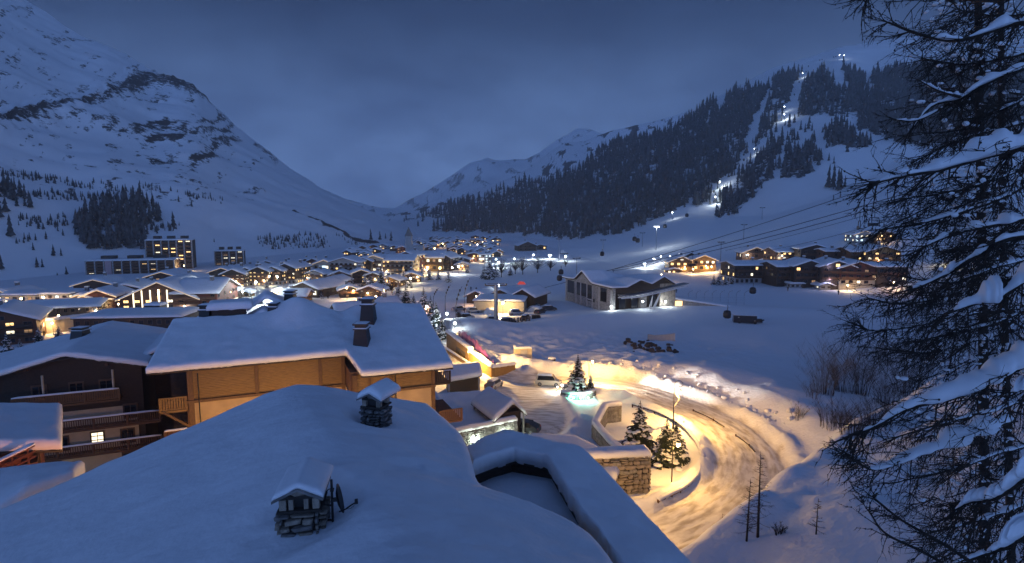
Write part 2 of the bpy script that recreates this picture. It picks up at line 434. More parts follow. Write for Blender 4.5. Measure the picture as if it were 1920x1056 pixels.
RF = [[(731, 414), (790, 403), (880, 371), (960, 347), (1040, 327), (1130, 277), (1240, 249), (1300, 208), (1337, 188), (1338, 205), (1326, 213), (1345, 216), (1362, 204), (1364, 182), (1400, 170), (1445, 164), (1430, 190), (1413, 222), (1398, 265), (1387, 290), (1377, 319), (1333, 359), (1326, 384), (1276, 390), (1190, 432), (1080, 448), (1000, 442), (900, 436), (800, 434), (830, 425), (850, 405)],
      [(1452, 143), (1506, 135), (1488, 168), (1470, 200), (1456, 229), (1420, 272), (1409, 276), (1434, 218), (1445, 182)],
      [(1521, 143), (1560, 137), (1567, 168), (1600, 171), (1585, 150), (1578, 128), (1618, 143), (1629, 175), (1621, 215), (1607, 225), (1564, 215), (1492, 218), (1499, 193), (1506, 161)],
      [(1636, 142), (1719, 130), (1800, 128), (1960, 120), (2300, 110), (2300, 260), (1800, 275), (1693, 272), (1654, 258), (1607, 240), (1625, 218), (1632, 175)],
      [(1546, 243), (1582, 233), (1611, 261), (1636, 276), (1600, 279), (1549, 276)],
      [(1445, 258), (1463, 276), (1456, 305), (1434, 348), (1398, 384), (1384, 402), (1344, 409), (1351, 366), (1384, 341), (1413, 308), (1434, 280)],
      [(1477, 290), (1524, 265), (1542, 305), (1513, 330), (1463, 337), (1460, 319)]]
CLEAR = [[(846, 424), (864, 416), (968, 349), (950, 351)], [(955, 385), (1000, 372), (1000, 377), (960, 392)], [(1160, 310), (1176, 300), (1180, 306), (1166, 316)], [(1010, 335), (1095, 290), (1120, 288), (1085, 318), (1020, 345)], [(735, 420), (790, 408), (812, 412), (780, 430)]]
wob_ = (vnoise(gx / 9, gy / 9, 3) - .5) * 10
wood = np.zeros(gx.shape, bool)
for p_ in RF: wood |= in_poly(gx + wob_, gy + wob_ * .6, p_)
for p_ in CLEAR: wood &= ~in_poly(gx, gy, p_)
rock = np.maximum(rock, np.where(wood & (s < 2.3), .50, 0))
me = np_mesh('right_mountain', Gr.reshape(-1, 3), grid_faces(NU, NV), 'slope_snow', True, {'rock': rock.ravel()})
RIGHT = Gr
tag(link('ski_mountain', me), kind='structure')

# ------------------------------------------------------------------ far ridges
def far_ridge(name, rows, x0, x1, seed, amp, rk):
    G = rows_surface(rows, x0, x1, 220, 90, 1)
    gx, gy = proj(G)
    f = sstep(0, 20, np.arange(90))[None, :]
    G[..., 2] += (fbm(G[..., 0] / 260, G[..., 1] / 260 + G[..., 2] / 200, seed, 6) - .5) * amp * f
    rock = rk * sstep(.40, .66, fbm(gx / 14, gy / 7, seed + 9, 4))
    tag(link(name, np_mesh(name, G.reshape(-1, 3), grid_faces(220, 90), 'mountain_snow', True, {'rock': rock.ravel()})), kind='structure')
far_ridge('snowy_ridge', [[(560, 470, 1300), (1700, 470, 1300)],
    [(560, 440, 1900), (700, 420, 1900), (770, 399, 1900), (830, 376, 1900), (900, 355, 1900), (960, 340, 1900), (1000, 320, 1880), (1030, 292, 1850), (1060, 266, 1850), (1100, 259, 1850), (1150, 243, 1850), (1200, 234, 1850), (1260, 216, 1850), (1330, 192, 1850), (1400, 170, 1850), (1500, 150, 1850), (1700, 120, 1850)],
    [(560, 480, 2500), (1700, 300, 2500)]], 560, 1700, 71, 60, 0.66)
far_ridge('distant_peaks', [[(350, 470, 2200), (1500, 470, 2200)],
    [(350, 260, 3100), (420, 230, 3100), (480, 275, 3100), (560, 335, 3100), (640, 368, 3100), (690, 380, 3100), (740, 386, 3100), (800, 362, 3100), (850, 330, 3100), (890, 300, 3100), (912, 291, 3100), (940, 300, 3100), (985, 300, 3100), (1030, 270, 3100), (1060, 250, 3100), (1085, 236, 3100), (1105, 240, 3100), (1140, 256, 3100), (1200, 240, 3100), (1500, 200, 3100)],
    [(350, 480, 3500), (1500, 480, 3500)]], 350, 1500, 77, 80, 0.54)

# ------------------------------------------------------------------ haze in the valley air
hz = MB(); hz.box((0, 1700, 360), (6400, 4500, 890))
m = bpy.data.materials.new('haze'); m.use_nodes = True
n = m.node_tree; n.nodes.clear()
pv = n.nodes.new('ShaderNodeVolumePrincipled'); ov = n.nodes.new('ShaderNodeOutputMaterial')
pv.inputs['Color'].default_value = (0.98, 0.99, 1.0, 1); pv.inputs["Density"].default_value = 0.00017; pv.inputs['Anisotropy'].default_value = 0.0
n.links.new(pv.outputs[0], ov.inputs['Volume']); M['haze'] = m
tag(hz.build('haze', 'haze'), kind='stuff')

# ------------------------------------------------------------------ forests
def tree_template(kind):
    V, Fc = [], []
    r = random.Random(kind)
    n = 6; layers = 4
    for k in range(layers):
        z0 = 0.08 + 0.22 * k; z1 = z0 + 0.36
        rad = 0.17 * (1 - k / (layers + 0.3)) * r.uniform(.85, 1.1)
        b = len(V)
        for j in range(n):
            a = 2 * math.pi * (j + r.random() * .7) / n; rr = rad * r.uniform(.65, 1.25)
            V.append((rr * math.cos(a), rr * math.sin(a), z0 + r.uniform(-.04, .03)))
        V.append((r.uniform(-.01, .01), r.uniform(-.01, .01), min(z1, 1.0)))
        for j in range(n): Fc.append((b + j, b + (j + 1) % n, b + n))
    b = len(V)
    for z in (0, .3):
        for j in range(3):
            a = 2.1 * j; V.append((.018 * math.cos(a), .018 * math.sin(a), z))
    for j in range(3):
        q = (b + j, b + (j + 1) % 3, b + 3 + (j + 1) % 3, b + 3 + j)
        Fc.append((q[0], q[1], q[2])); Fc.append((q[0], q[2], q[3]))
    return np.array(V), np.array(Fc)
TPL = [tree_template(k) for k in range(5)]
def forest_mesh(name, P, H, lean=0.0):
    V, Fq, off = [], [], 0
    for i, p in enumerate(P):
        tv, tf = TPL[i % 5]
        a = rng.random() * 6.28; c, s_ = math.cos(a), math.sin(a); w = H[i] * rng.uniform(.8, 1.45)
        v = np.stack([(tv[:, 0] * c - tv[:, 1] * s_) * w, (tv[:, 0] * s_ + tv[:, 1] * c) * w, tv[:, 2] * H[i]], 1) + p
        V.append(v); Fq.append(tf + off); off += len(tv)
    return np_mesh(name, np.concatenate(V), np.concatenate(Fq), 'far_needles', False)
def scatter(G, poly_list, n, imax, clear=(), jmin=4, sd=1):
    """random points of grid G whose pixels fall in one of the outlines"""
    gx, gy = proj(G)
    g = np.random.default_rng(sd)
    out = []
    nu, nv = gx.shape
    A = np.abs((gx[1:, :-1] - gx[:-1, :-1]) * (gy[:-1, 1:] - gy[:-1, :-1]) - (gy[1:, :-1] - gy[:-1, :-1]) * (gx[:-1, 1:] - gx[:-1, :-1]))
    A = np.minimum(A, 20) * np.linalg.norm(G[:-1, :-1], axis=-1) ** .8
    ii, jj = np.meshgrid(np.arange(nu - 1), np.arange(nv - 1), indexing='ij')
    cx, cy = (gx[:-1, :-1] + gx[1:, 1:]) / 2, (gy[:-1, :-1] + gy[1:, 1:]) / 2
    m = np.zeros(cx.shape, bool)
    wob = (vnoise(cx / 9, cy / 9, 3) - .5) * 10
    for p in poly_list: m |= in_poly(cx + wob, cy + wob * .6, p)
    for p in clear: m &= ~in_poly(cx + wob * .4, cy, p)
    m &= (jj < imax) & (jj > jmin)
    w = (A * m).ravel(); w = w / w.sum()
    pick = g.choice(len(w), n, p=w)
    i, j = pick // (nv - 1), pick % (nv - 1)
    u, v = g.random(n)[:, None], g.random(n)[:, None]
    return G[i, j] * (1 - u) * (1 - v) + G[i + 1, j] * u * (1 - v) + G[i, j + 1] * (1 - u) * v + G[i + 1, j + 1] * u * v
imax_r = int(NV * 2.25 / 4)
P = scatter(RIGHT, RF, 12000, imax_r, CLEAR, sd=5)
extra = scatter(RIGHT, CLEAR[3:] + [[(1326, 384), (1350, 345), (1400, 280), (1420, 275), (1380, 345), (1345, 400)], [(1420, 230), (1600, 226), (1640, 280), (1545, 310), (1460, 290)]], 90, imax_r, sd=8)
dn = fbm(P[:, 0] / 42, P[:, 1] / 42, 88, 3); P = P[(dn > .40) | (rng.random(len(P)) < .35)]; P = np.concatenate([P, extra])
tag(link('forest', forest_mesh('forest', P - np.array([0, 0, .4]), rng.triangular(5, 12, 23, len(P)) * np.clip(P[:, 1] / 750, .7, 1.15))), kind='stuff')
LF = [[(175, 384), (219, 380), (252, 367), (280, 378), (306, 408), (278, 426), (276, 463), (269, 484), (186, 484), (138, 446), (140, 419)],
      [(131, 478), (175, 480), (178, 513), (129, 512)], [(-300, 300), (0, 354), (25, 354), (72, 390), (28, 395), (22, 406), (0, 410), (-300, 420)], [(0, 430), (26, 444), (24, 452), (0, 448)]]
P = scatter(LEFT, LF, 560, 129, sd=6)
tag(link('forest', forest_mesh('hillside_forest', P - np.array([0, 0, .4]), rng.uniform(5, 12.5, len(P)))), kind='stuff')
LS = [[(60, 360), (145, 366), (145, 378), (66, 372)], [(150, 366), (225, 364), (225, 380), (150, 378)], [(35, 405), (130, 410), (130, 428), (35, 425)], [(270, 424), (340, 424), (340, 434), (280, 436)], [(30, 445), (70, 450), (70, 465), (35, 460)],
      [(480, 445), (610, 440), (620, 475), (490, 480)], [(270, 345), (420, 375), (418, 382), (260, 352)], [(0, 320), (240, 352), (240, 360), (0, 335)], [(620, 437), (700, 458), (760, 462), (750, 470), (660, 462)]]
P = scatter(LEFT, LS, 520, 129, sd=9)
tag(link('shrubs', forest_mesh('hillside_shrubs', P - np.array([0, 0, .3]), rng.uniform(2.0, 4.5, len(P)))), kind='stuff')
#@@B
# ------------------------------------------------------------------ valley ground
road_px = [(815, 618), (850, 655), (890, 690), (960, 708), (1060, 716), (1150, 722), (1215, 738), (1290, 765), (1350, 795), (1390, 830), (1408, 868), (1398, 915), (1350, 962), (1280, 1000), (1200, 1030), (1100, 1060)]
ROAD = np.array([gp(a, b) for a, b in road_px])
def catmull(P, n=8):
    P = np.asarray(P, float); Q = np.vstack([2 * P[0] - P[1], P, 2 * P[-1] - P[-2]]); out = []
    for i in range(1, len(Q) - 2):
        for t in np.linspace(0, 1, n, endpoint=False):
            a, b, c, d = Q[i - 1], Q[i], Q[i + 1], Q[i + 2]
            out.append(0.5 * ((2 * b) + (-a + c) * t + (2 * a - 5 * b + 4 * c - d) * t * t + (-a + 3 * b - 3 * c + d) * t ** 3))
    out.append(P[-1]); return np.array(out)
ROADC = catmull(ROAD, 6)
DRIVE = catmull(np.array([gp(1010, 716), gp(1005, 745), gp(1020, 790), gp(985, 822)]), 6)
RIDGE = np.array([at(1180, 1150, 30), at(1290, 1048, 34), at(1375, 985, 36), at(1440, 935, 38), at(1495, 890, 41), at(1540, 852, 45), at(1600, 815, 52), at(1680, 770, 60), at(1800, 700, 72), at(2000, 640, 95), at(2400, 600, 140)])
WALLP = np.array([gp(800, 600), gp(850, 655), gp(905, 700)])          # foot of the timber wall
def ground_h(x, y):
    x = np.asarray(x, float); y = np.asarray(y, float)
    h = (fbm(x / 24, y / 24, 91, 4) - .5) * 0.9 * sstep(300, 120, y)
    h = h + (fbm(x / 3.0, y / 3.0, 95, 4) - .5) * 0.35 * sstep(160, 90, y)
    d, sd, fr = seg_dist(x, y, ROADC)
    d2, _, _ = seg_dist(x, y, DRIVE)
    # plateau behind the timber wall
    dw, sw, fw = seg_dist(x, y, WALLP)
    right = sstep(0.2, 1.2, dw * sw)
    plate = (1.2 + 1.7 * sstep(96, 117, y)) * np.exp(-(np.maximum(0, x - (-10)) / 11) ** 2) * right * sstep(98, 106, y) * sstep(150, 126, y)
    h = h + plate
    # ski field between road and the lift station, with a low crest along its far side
    crest = np.exp(-(seg_dist(x, y, [gp(880, 625), gp(1000, 622), gp(1060, 605), gp(1180, 592), gp(1300, 580), gp(1440, 585), gp(1700, 600)])[0] / 9) ** 2)
    h = h + crest * 1.5
    # bank outside the curve
    outer = sd * np.where(fr > .25, 1, 0)
    bank = sstep(4.2, 10.5, d) * sstep(.42, .58, fr) * (outer > 0) * (2.2 + 1.3 * fbm(x / 7, y / 7, 61, 3)) * np.exp(-(np.maximum(0, d - 10.5) / 13) ** 2)
    h = h + bank
    # ploughed banks on both sides
    lump = fbm(x / 1.3, y / 1.3, 63, 3)
    berm = np.exp(-((d - 5.0) / 1.0) ** 2) * (0.35 + 1.0 * lump) * sstep(0.12, 0.3, fr) + np.exp(-((d2 - 4.2) / 0.9) ** 2) * (0.2 + 0.6 * lump) * sstep(4.5, 5.5, d)
    big = np.exp(-((d - 6.5) / 2.2) ** 2) * (outer > 0) * sstep(.27, .33, fr) * sstep(.60, .5, fr) * (0.3 + 2.0 * fbm(x / 2.2, y / 2.2, 67, 4))
    behind = right * sstep(95.5, 98.5, y) * sstep(6, 0, x); on = sstep(4.3, 3.3, d) * (1 - behind); berm = berm * (1 - behind); on2 = sstep(3.6, 2.8, d2)
    h = h * (1 - on) * (1 - on2 * .8) + (berm + big) * (1 - on) * (1 - on2) + on * (-0.10 + 0.06 * (fbm(x / .7, y / .7, 65, 3) - .5)) + on * (0.07 * np.sin(d * 4.1 + 5 * fbm(x / 9, y / 9, 62, 2)) * (.1 + 1.2 * fbm(x / 3, y / 3, 64, 2)) + .10 * (fbm(x / 1.1, y / 1.1, 66, 3) - .5))
    # the junction is scraped flat
    jn = sstep(8.5, 5.5, np.hypot((x - 1.5) / 1.1, y - 90.0)) * (1 - behind); h = h * (1 - jn) + jn * (-.06 + .10 * (fbm(x / 1.2, y / 1.2, 66, 3) - .5))
    # rough trodden snow in the field
    tr = sstep(30, 8, np.hypot((x - 14) / 1.6, y - 112)) * (fbm(x / 1.6, y / 1.6, 69, 4) - .45) * 1.0
    h = h + tr * (1 - on) * (1 - on2)
    # near hillside below the camera
    dr, sr, f2 = seg_dist(x, y, RIDGE)
    s = dr * -sr                                                       # + on the camera / right side
    zr = np.interp(f2, np.concatenate([[0], np.cumsum(np.hypot(*np.diff(RIDGE[:, :2], axis=0).T))]) / np.sum(np.hypot(*np.diff(RIDGE[:, :2], axis=0).T)), RIDGE[:, 2])
    hill = zr + np.clip(s, 0, 30) * 0.28 + (fbm(x / 5, y / 5, 73, 4) - .5) * 1.9 + (fbm(x / 1.4, y / 1.4, 74, 3) - .5) * .35
    hill = hill - .8 * np.exp(-((s - 2.5) / 1.8) ** 2) * fbm(x / 3.5, y / 3.5, 77, 3)
    k = sstep(-6.0, -0.3, s) * sstep(160, 100, y)
    h = h * (1 - k) + hill * k
    return h
def axis(parts):
    return np.unique(np.concatenate([np.arange(a, b, st) for a, b, st in parts]).round(4))
gxs = axis([(-3000, -400, 200), (-400, -120, 14), (-120, -20, 1.8), (-20, 60, 0.4), (60, 140, 1.6), (140, 400, 14), (400, 3001, 200)])
gys = axis([(-400, 0, 25), (0, 34, 2.0), (34, 118, 0.4), (118, 190, 1.0), (190, 500, 10), (500, 900, 40), (900, 3600, 200)])
XX, YY = np.meshgrid(gxs, gys, indexing='ij')
ZZ = ground_h(XX, YY)
V = np.stack([XX, YY, ZZ], -1)
# road surface gets its own packed-snow material
d, _, fr_ = seg_dist(XX, YY, ROADC); d2 = seg_dist(XX, YY, DRIVE)[0]
packed = np.maximum.reduce([.7 * sstep(8.5, 5.5, np.hypot((XX - 1.5) / 1.1, YY - 90.0)), sstep(4.4, 3.2, d + 1.6 * (fbm(XX / 2, YY / 2, 68, 3) - .5)), sstep(3.8, 2.6, d2)])
dfoot = np.minimum(d, d2)
m = bpy.data.materials.new('ground_snow'); m.use_nodes = True
n = m.node_tree; b = n.nodes['Principled BSDF']; b.inputs['Roughness'].default_value = 0.75; b.inputs['Specular IOR Level'].default_value = 0.25
aN = n.nodes.new('ShaderNodeAttribute'); aN.attribute_name = 'packed'
tN = n.nodes.new('ShaderNodeTexCoord'); nN = n.nodes.new('ShaderNodeTexNoise'); nN.inputs['Scale'].default_value = 1.0; nN.inputs['Detail'].default_value = 8
lN = n.nodes.new('ShaderNodeAttribute'); lN.attribute_name = 'lane'; sN = n.nodes.new('ShaderNodeAttribute'); sN.attribute_name = 'along'
cN = n.nodes.new('ShaderNodeCombineXYZ'); n.links.new(lN.outputs['Fac'], cN.inputs[0]); n.links.new(sN.outputs['Fac'], cN.inputs[1]); n.links.new(cN.outputs[0], nN.inputs['Vector'])
r1 = n.nodes.new('ShaderNodeMix'); r1.data_type = 'RGBA'; r1.inputs[6].default_value = (0.42, 0.385, 0.34, 1); r1.inputs[7].default_value = (0.76, 0.75, 0.73, 1)
mr = n.nodes.new('ShaderNodeMapRange'); mr.inputs['From Min'].default_value = .34; mr.inputs['From Max'].default_value = .58
n.links.new(nN.outputs['Fac'], mr.inputs['Value']); n.links.new(mr.outputs['Result'], r1.inputs[0])
r2 = n.nodes.new('ShaderNodeMix'); r2.data_type = 'RGBA'; r2.inputs[6].default_value = (0.82, 0.84, 0.87, 1)
n.links.new(aN.outputs['Fac'], r2.inputs[0]); n.links.new(r1.outputs[2], r2.inputs[7]); n.links.new(r2.outputs[2], b.inputs['Base Color'])
bN = n.nodes.new('ShaderNodeBump'); bN.inputs['Strength'].default_value = .7; bN.inputs['Distance'].default_value = .15
n2 = n.nodes.new('ShaderNodeTexNoise'); n2.inputs['Scale'].default_value = 2.4; n2.inputs['Detail'].default_value = 7; n.links.new(tN.outputs['Object'], n2.inputs['Vector'])
n.links.new(n2.outputs['Fac'], bN.inputs['Height']); n.links.new(bN.outputs['Normal'], b.inputs['Normal'])
M['ground_snow'] = m
tag(link('ground', np_mesh('ground', V.reshape(-1, 3), grid_faces(len(gxs), len(gys)), 'ground_snow', True, {'packed': packed.ravel(), 'lane': (d * 1.7).ravel(), 'along': (fr_ * 48).ravel()})), kind='structure')
def gz(x, y): return float(ground_h(np.array([x]), np.array([y]))[0])
def gpt(px, py, it=6):                                     # the ground point seen at a pixel
    z = 0.0
    for _ in range(it):
        p = gp(px, py, z); z = gz(p[0], p[1])
    p[2] = z
    return p
def base_y(px): return np.interp(px, [690, 900, 1000, 1060, 1150, 1300, 1450, 1700, 1950, 2500], [447, 449, 462, 485, 505, 520, 545, 562, 600, 660])
RPX, RPY = proj(RIGHT[:, :int(NV * .62)]); RSUB = RIGHT[:, :int(NV * .62)]
def gs_(px, py):                                           # flat valley floor, or the foot of the pistes on the right
    if px > 990 and py < base_y(px) - 1:
        k = np.argmin((RPX - px) ** 2 + (RPY - py) ** 2); return RSUB.reshape(-1, 3)[k].copy()
    return gp(px, py)
#@@C
# ------------------------------------------------------------------ builders shared by the buildings
def wb(t, mb, name, m, smooth=False):                     # child of an unrotated thing, its mesh written in world coordinates
    return link(name, mb.mesh(name, m, smooth) if isinstance(mb, MB) else mb, t, -np.array(t.location))
def resample(P, nu, nv, edge=True):
    """P: control grid (rows x cols x 3) -> smooth grid nu x nv, denser towards its edges"""
    P = np.asarray(P, float)
    def rs(A, n):
        k = len(A) - 1
        u = np.linspace(0, 1, n)
        if edge: u = 0.55 * u + 0.45 * (0.5 - 0.5 * np.cos(np.pi * u))
        u = u * k; i = np.clip(np.floor(u).astype(int), 0, k - 1); t = (u - i).reshape((-1,) + (1,) * (A.ndim - 1))
        return A[i] * (1 - t) + A[i + 1] * t
    return rs(rs(P, nu).transpose(1, 0, 2), nv).transpose(1, 0, 2)
def snow_slab(P, t, r=0.4, lump=0.06, lip=0.45, seed=0, m='roof_snow', open_sides=()):
    nu, nv = P.shape[:2]
    du = np.concatenate([np.zeros((1, nv)), np.cumsum(np.linalg.norm(np.diff(P, axis=0), axis=-1), 0)])
    dv = np.concatenate([np.zeros((nu, 1)), np.cumsum(np.linalg.norm(np.diff(P, axis=1), axis=-1), 1)], 1)
    ds = []
    if 'u0' not in open_sides: ds.append(du)
    if 'u1' not in open_sides: ds.append(du[-1:] - du)
    if 'v0' not in open_sides: ds.append(dv)
    if 'v1' not in open_sides: ds.append(dv[:, -1:] - dv)
    dist = np.minimum.reduce(ds) if ds else du * 0 + 99
    q = np.clip(dist / r, 0, 1)
    prof = lip + (1 - lip) * np.sqrt(np.clip(1 - (1 - q) ** 2, 0, 1))
    ns = fbm(P[..., 0] * .9, P[..., 1] * .9, seed, 3) - .5
    n2 = fbm(P[..., 0] * 2.3, P[..., 1] * 2.3, seed + 5, 3) - .5
    top = P.copy()
    top[..., 2] += t * prof + ns * lump * 2 * (0.3 + 0.7 * q) + n2 * lump * 1.6 * (1 - q)
    bot = P.copy(); bot[..., 2] += np.minimum(0, n2 * lump * 4 * (1 - np.clip(dist / .05, 0, 1)))
    V = np.concatenate([top.reshape(-1, 3), bot.reshape(-1, 3)])
    F1 = grid_faces(nu, nv); N = nu * nv
    F2 = F1[:, ::-1] + N
    idx = np.arange(N).reshape(nu, nv)
    loop = np.concatenate([idx[:, 0], idx[-1, 1:], idx[-2::-1, -1], idx[0, -2:0:-1]])
    lp2 = np.roll(loop, -1)
    F3 = np.stack([loop, loop + N, lp2 + N, lp2], 1)
    return np_mesh('snow', V, np.concatenate([F1, F2, F3]), m, True)
def plate(P, t0, t1, m, name='roof'):                     # a sheet of thickness between z offsets t0 and t1 over grid P
    nu, nv = P.shape[:2]; N = nu * nv
    A = P.copy(); A[..., 2] += t1; B = P.copy(); B[..., 2] += t0
    F1 = grid_faces(nu, nv); idx = np.arange(N).reshape(nu, nv)
    loop = np.concatenate([idx[:, 0], idx[-1, 1:], idx[-2::-1, -1], idx[0, -2:0:-1]]); lp2 = np.roll(loop, -1)
    return np_mesh(name, np.concatenate([A.reshape(-1, 3), B.reshape(-1, 3)]), np.concatenate([F1, F1[:, ::-1] + N, np.stack([loop, loop + N, lp2 + N, lp2], 1)]), m, False)
# rough stones: six shapes, shared by every wall
def stone_mesh(k, m):
    bm = bmesh.new(); bmesh.ops.create_cube(bm, size=1.0)
    bmesh.ops.bevel(bm, geom=bm.edges[:], offset=0.17, segments=1, affect='EDGES')
    r = random.Random(k)
    for v in bm.verts: v.co += Vector((r.uniform(-.10, .10), r.uniform(-.06, .06), r.uniform(-.12, .12)))
    me = bpy.data.meshes.new('stone'); bm.to_mesh(me); bm.free(); me.materials.append(M[m])
    return me
STONES = {m: [stone_mesh(k + 31 * j, m) for k in range(6)] for j, m in enumerate(('stone', 'pale_stone', 'grey_stone'))}
def courses(Lw, H, aw, ah, seed, joint=0.065, slope=0.0):
    r = random.Random(seed); z = 0.0; out = []
    while z < H - ah * .35:
        h = min(ah * r.uniform(.75, 1.3), H - z); x = -r.random() * aw * .5
        while x < Lw:
            w = aw * r.uniform(.55, 1.5); a, b = max(0, x), min(Lw, x + w)
            if b - a > aw * .25:
                if h > ah * .9 and r.random() < .25:
                    out.append((a, z, b - a, h * .5)); out.append((a, z + h * .5, b - a, h * .5))
                else: out.append((a, z, b - a, h))
            x += w
        z += h
    return [(x + w / 2, z + h / 2, max(.03, w - joint), max(.03, h - joint)) for x, z, w, h in out]
def stone_face(parent, a, b, z0, z1, aw, ah, seed, m='stone', dep=0.16, sub=True, zb=None):
    """stones laid on the vertical face from a to b (plan, world), their outer side to the right of a->b; local to parent"""
    a = np.array(a[:2], float); b = np.array(b[:2], float); L_ = np.linalg.norm(b - a); u = (b - a) / L_; nrm = np.array([u[1], -u[0]])
    ang = math.atan2(u[1], u[0]); base = np.array(parent.matrix_world.translation) if parent.parent is None else None
    pl = parent_loc(parent); r = random.Random(seed)
    for (x, z, w, h) in courses(L_, z1 - z0, aw, ah, seed):
        if zb is not None and z0 + z > zb(x / L_): continue
        p = a + u * x + nrm * (dep * .30 + r.uniform(-.02, .03))
        o = link('stone', STONES[m if r.random() < .68 else ('pale_stone', 'grey_stone')[r.random() < .5]][r.randrange(6)], parent, (p[0] - pl[0], p[1] - pl[1], z0 + z - pl[2] + r.uniform(-.12, .12) * h), ang + r.uniform(-.06, .06), (w * r.uniform(.88, 1.05), dep * r.uniform(.8, 1.3), h * r.uniform(.8, 1.12)))
        o.rotation_euler[1] = r.uniform(-.15, .15)
def parent_loc(o):
    p = np.array(o.location)
    while o.parent is not None: o = o.parent; p = p + np.array(o.location)
    return p

# ------------------------------------------------------------------ the snow-covered chalet roof below the camera
A0 = np.array([-10.6, 27.0, 18.45]); DS = np.array([0.4788, -0.8779]); DE = np.array([0.8779, 0.4788]); SL = 0.33
def roof_pt(s, e):
    p = A0[:2] + DS * s + DE * e
    return np.array([p[0], p[1], A0[2] - SL * (math.sqrt(e * e + 0.5) - .7)])
def on_roof(px, py):                                       # where the ray meets the right-hand slope: (s, e)
    d = ray(px, py); lo, hi = 3.0, 45.0
    f = lambda t: (CAM_H + d[2] * t) - (A0[2] + .55 - SL * abs((d[0] * t - A0[0]) * DE[0] + (d[1] * t - A0[1]) * DE[1]))
    for _ in range(60):
        mid_ = (lo + hi) / 2
        if f(mid_) > 0: lo = mid_
        else: hi = mid_
    q = np.array([d[0] * lo, d[1] * lo]) - A0[:2]
    return q @ DS, q @ DE
fg = thing('chalet', (-4.0, 16.0, 0.0), 'large chalet just below, its broad roof under smooth deep snow with two stone chimneys', 'chalet')
edge = [on_roof(*p) for p in [(852, 801), (872, 826), (884, 860), (897, 913), (1000, 950), (1062, 976), (1115, 1006), (1150, 1056), (1200, 1120)]]
se = np.array(edge); o_ = np.argsort(se[:, 0]); ES, EE = se[o_, 0], se[o_, 1]
srow = np.linspace(-0.1, 24, 50)
emax = smooth1(np.interp(srow, ES, EE), 2)
P = np.array([[roof_pt(s_, -13 * (1 - v / .5) if v < .5 else emax[i] * (v - .5) / .5) for v in np.linspace(0, 1, 41)] for i, s_ in enumerate(srow)])
# wind crust: the faint fold that crosses the slope
lw, _, _ = seg_dist(P[..., 0], P[..., 1], [roof_pt(*on_roof(730, 872))[:2], roof_pt(*on_roof(800, 885))[:2], roof_pt(*on_roof(900, 908))[:2]])
P[..., 2] += 0.10 * (fbm(P[..., 0] / 3.5, P[..., 1] / 3.5, 14, 3) - .5) * 2
lw, ls, lf = seg_dist(P[..., 0], P[..., 1], [roof_pt(*on_roof(690, 868))[:2], roof_pt(*on_roof(800, 885))[:2], roof_pt(*on_roof(900, 910))[:2], roof_pt(*on_roof(960, 932))[:2]])
P[..., 2] -= .10 * np.exp(-np.abs(lw) / .5) * (lw * ls < 0) * sstep(0, .2, lf) * sstep(1.3, .8, lw)
# hollow scoured round the lower chimney, drift behind it
C1 = roof_pt(*on_roof(560, 984)); C2 = roof_pt(*on_roof(704, 796))
for c, rb_ in ((C1, 1.15), (C2, .62)):
    dist = np.hypot(P[..., 0] - c[0], P[..., 1] - c[1] - .35)
    k_ = sstep(rb_ + .75, rb_ - .1, dist); P[..., 2] = np.where(P[..., 2] > c[2] - .3, P[..., 2] * (1 - k_ * .85) + (c[2] - .30) * k_ * .85, P[..., 2])
for c, rr, dd in ((C1, .95, .14), (C2, .6, .10)):
    dx, dy = P[..., 0] - c[0], P[..., 1] - c[1]; dist = np.hypot(dx, dy)
    P[..., 2] -= dd * np.exp(-((dist - rr) / .42) ** 2) * (0.55 - 0.45 * (dx * .75 + dy * .5) / (dist + .1))
    P[..., 2] += .28 * np.exp(-((dx / .8) ** 2 + ((dy - 2.0) / .8) ** 2))
Pd = resample(P, 190, 150, True)
Pd[..., 2] += .09 * (fbm(Pd[..., 0] / 1.7, Pd[..., 1] / 2.6, 28, 3) - .5)
Pd[..., 2] += .035 * (fbm(Pd[..., 0] * 1.2 + Pd[..., 1] * .5, Pd[..., 1] * 2.6 - Pd[..., 0] * .9, 18, 4) - .5) * 2
wb(fg, snow_slab(Pd, 0.55, 0.5, 0.03, 0.5, 3), 'roof_snow', None)
wb(fg, plate(P, -0.14, -0.002, 'dark_wood'), 'roof', None)
w = MB()
corner = [roof_pt(.8, -11.6), roof_pt(22, -11.6)] + [roof_pt(s_, np.interp(s_, srow, emax) - .9) for s_ in np.linspace(22, .8, 12)]
w.prism([tuple(c[:2]) for c in corner], 0, [c[2] - .35 for c in corner]); wb(fg, w, 'wall', 'plaster')
gw = MB(); a_, p_, b_ = roof_pt(.75, -11.55), roof_pt(.75, 0), roof_pt(.75, 7.95)
gw.add([a_ - [0, 0, .4], p_ - [0, 0, .3], b_ - [0, 0, .4]] + [q + np.array([.25 * DS[0], .25 * DS[1], -.35]) for q in (a_, p_, b_)], [(0, 1, 2), (5, 4, 3), (0, 3, 4, 1), (1, 4, 5, 2)])
wb(fg, gw, 'gable_wall', 'brown_wood')

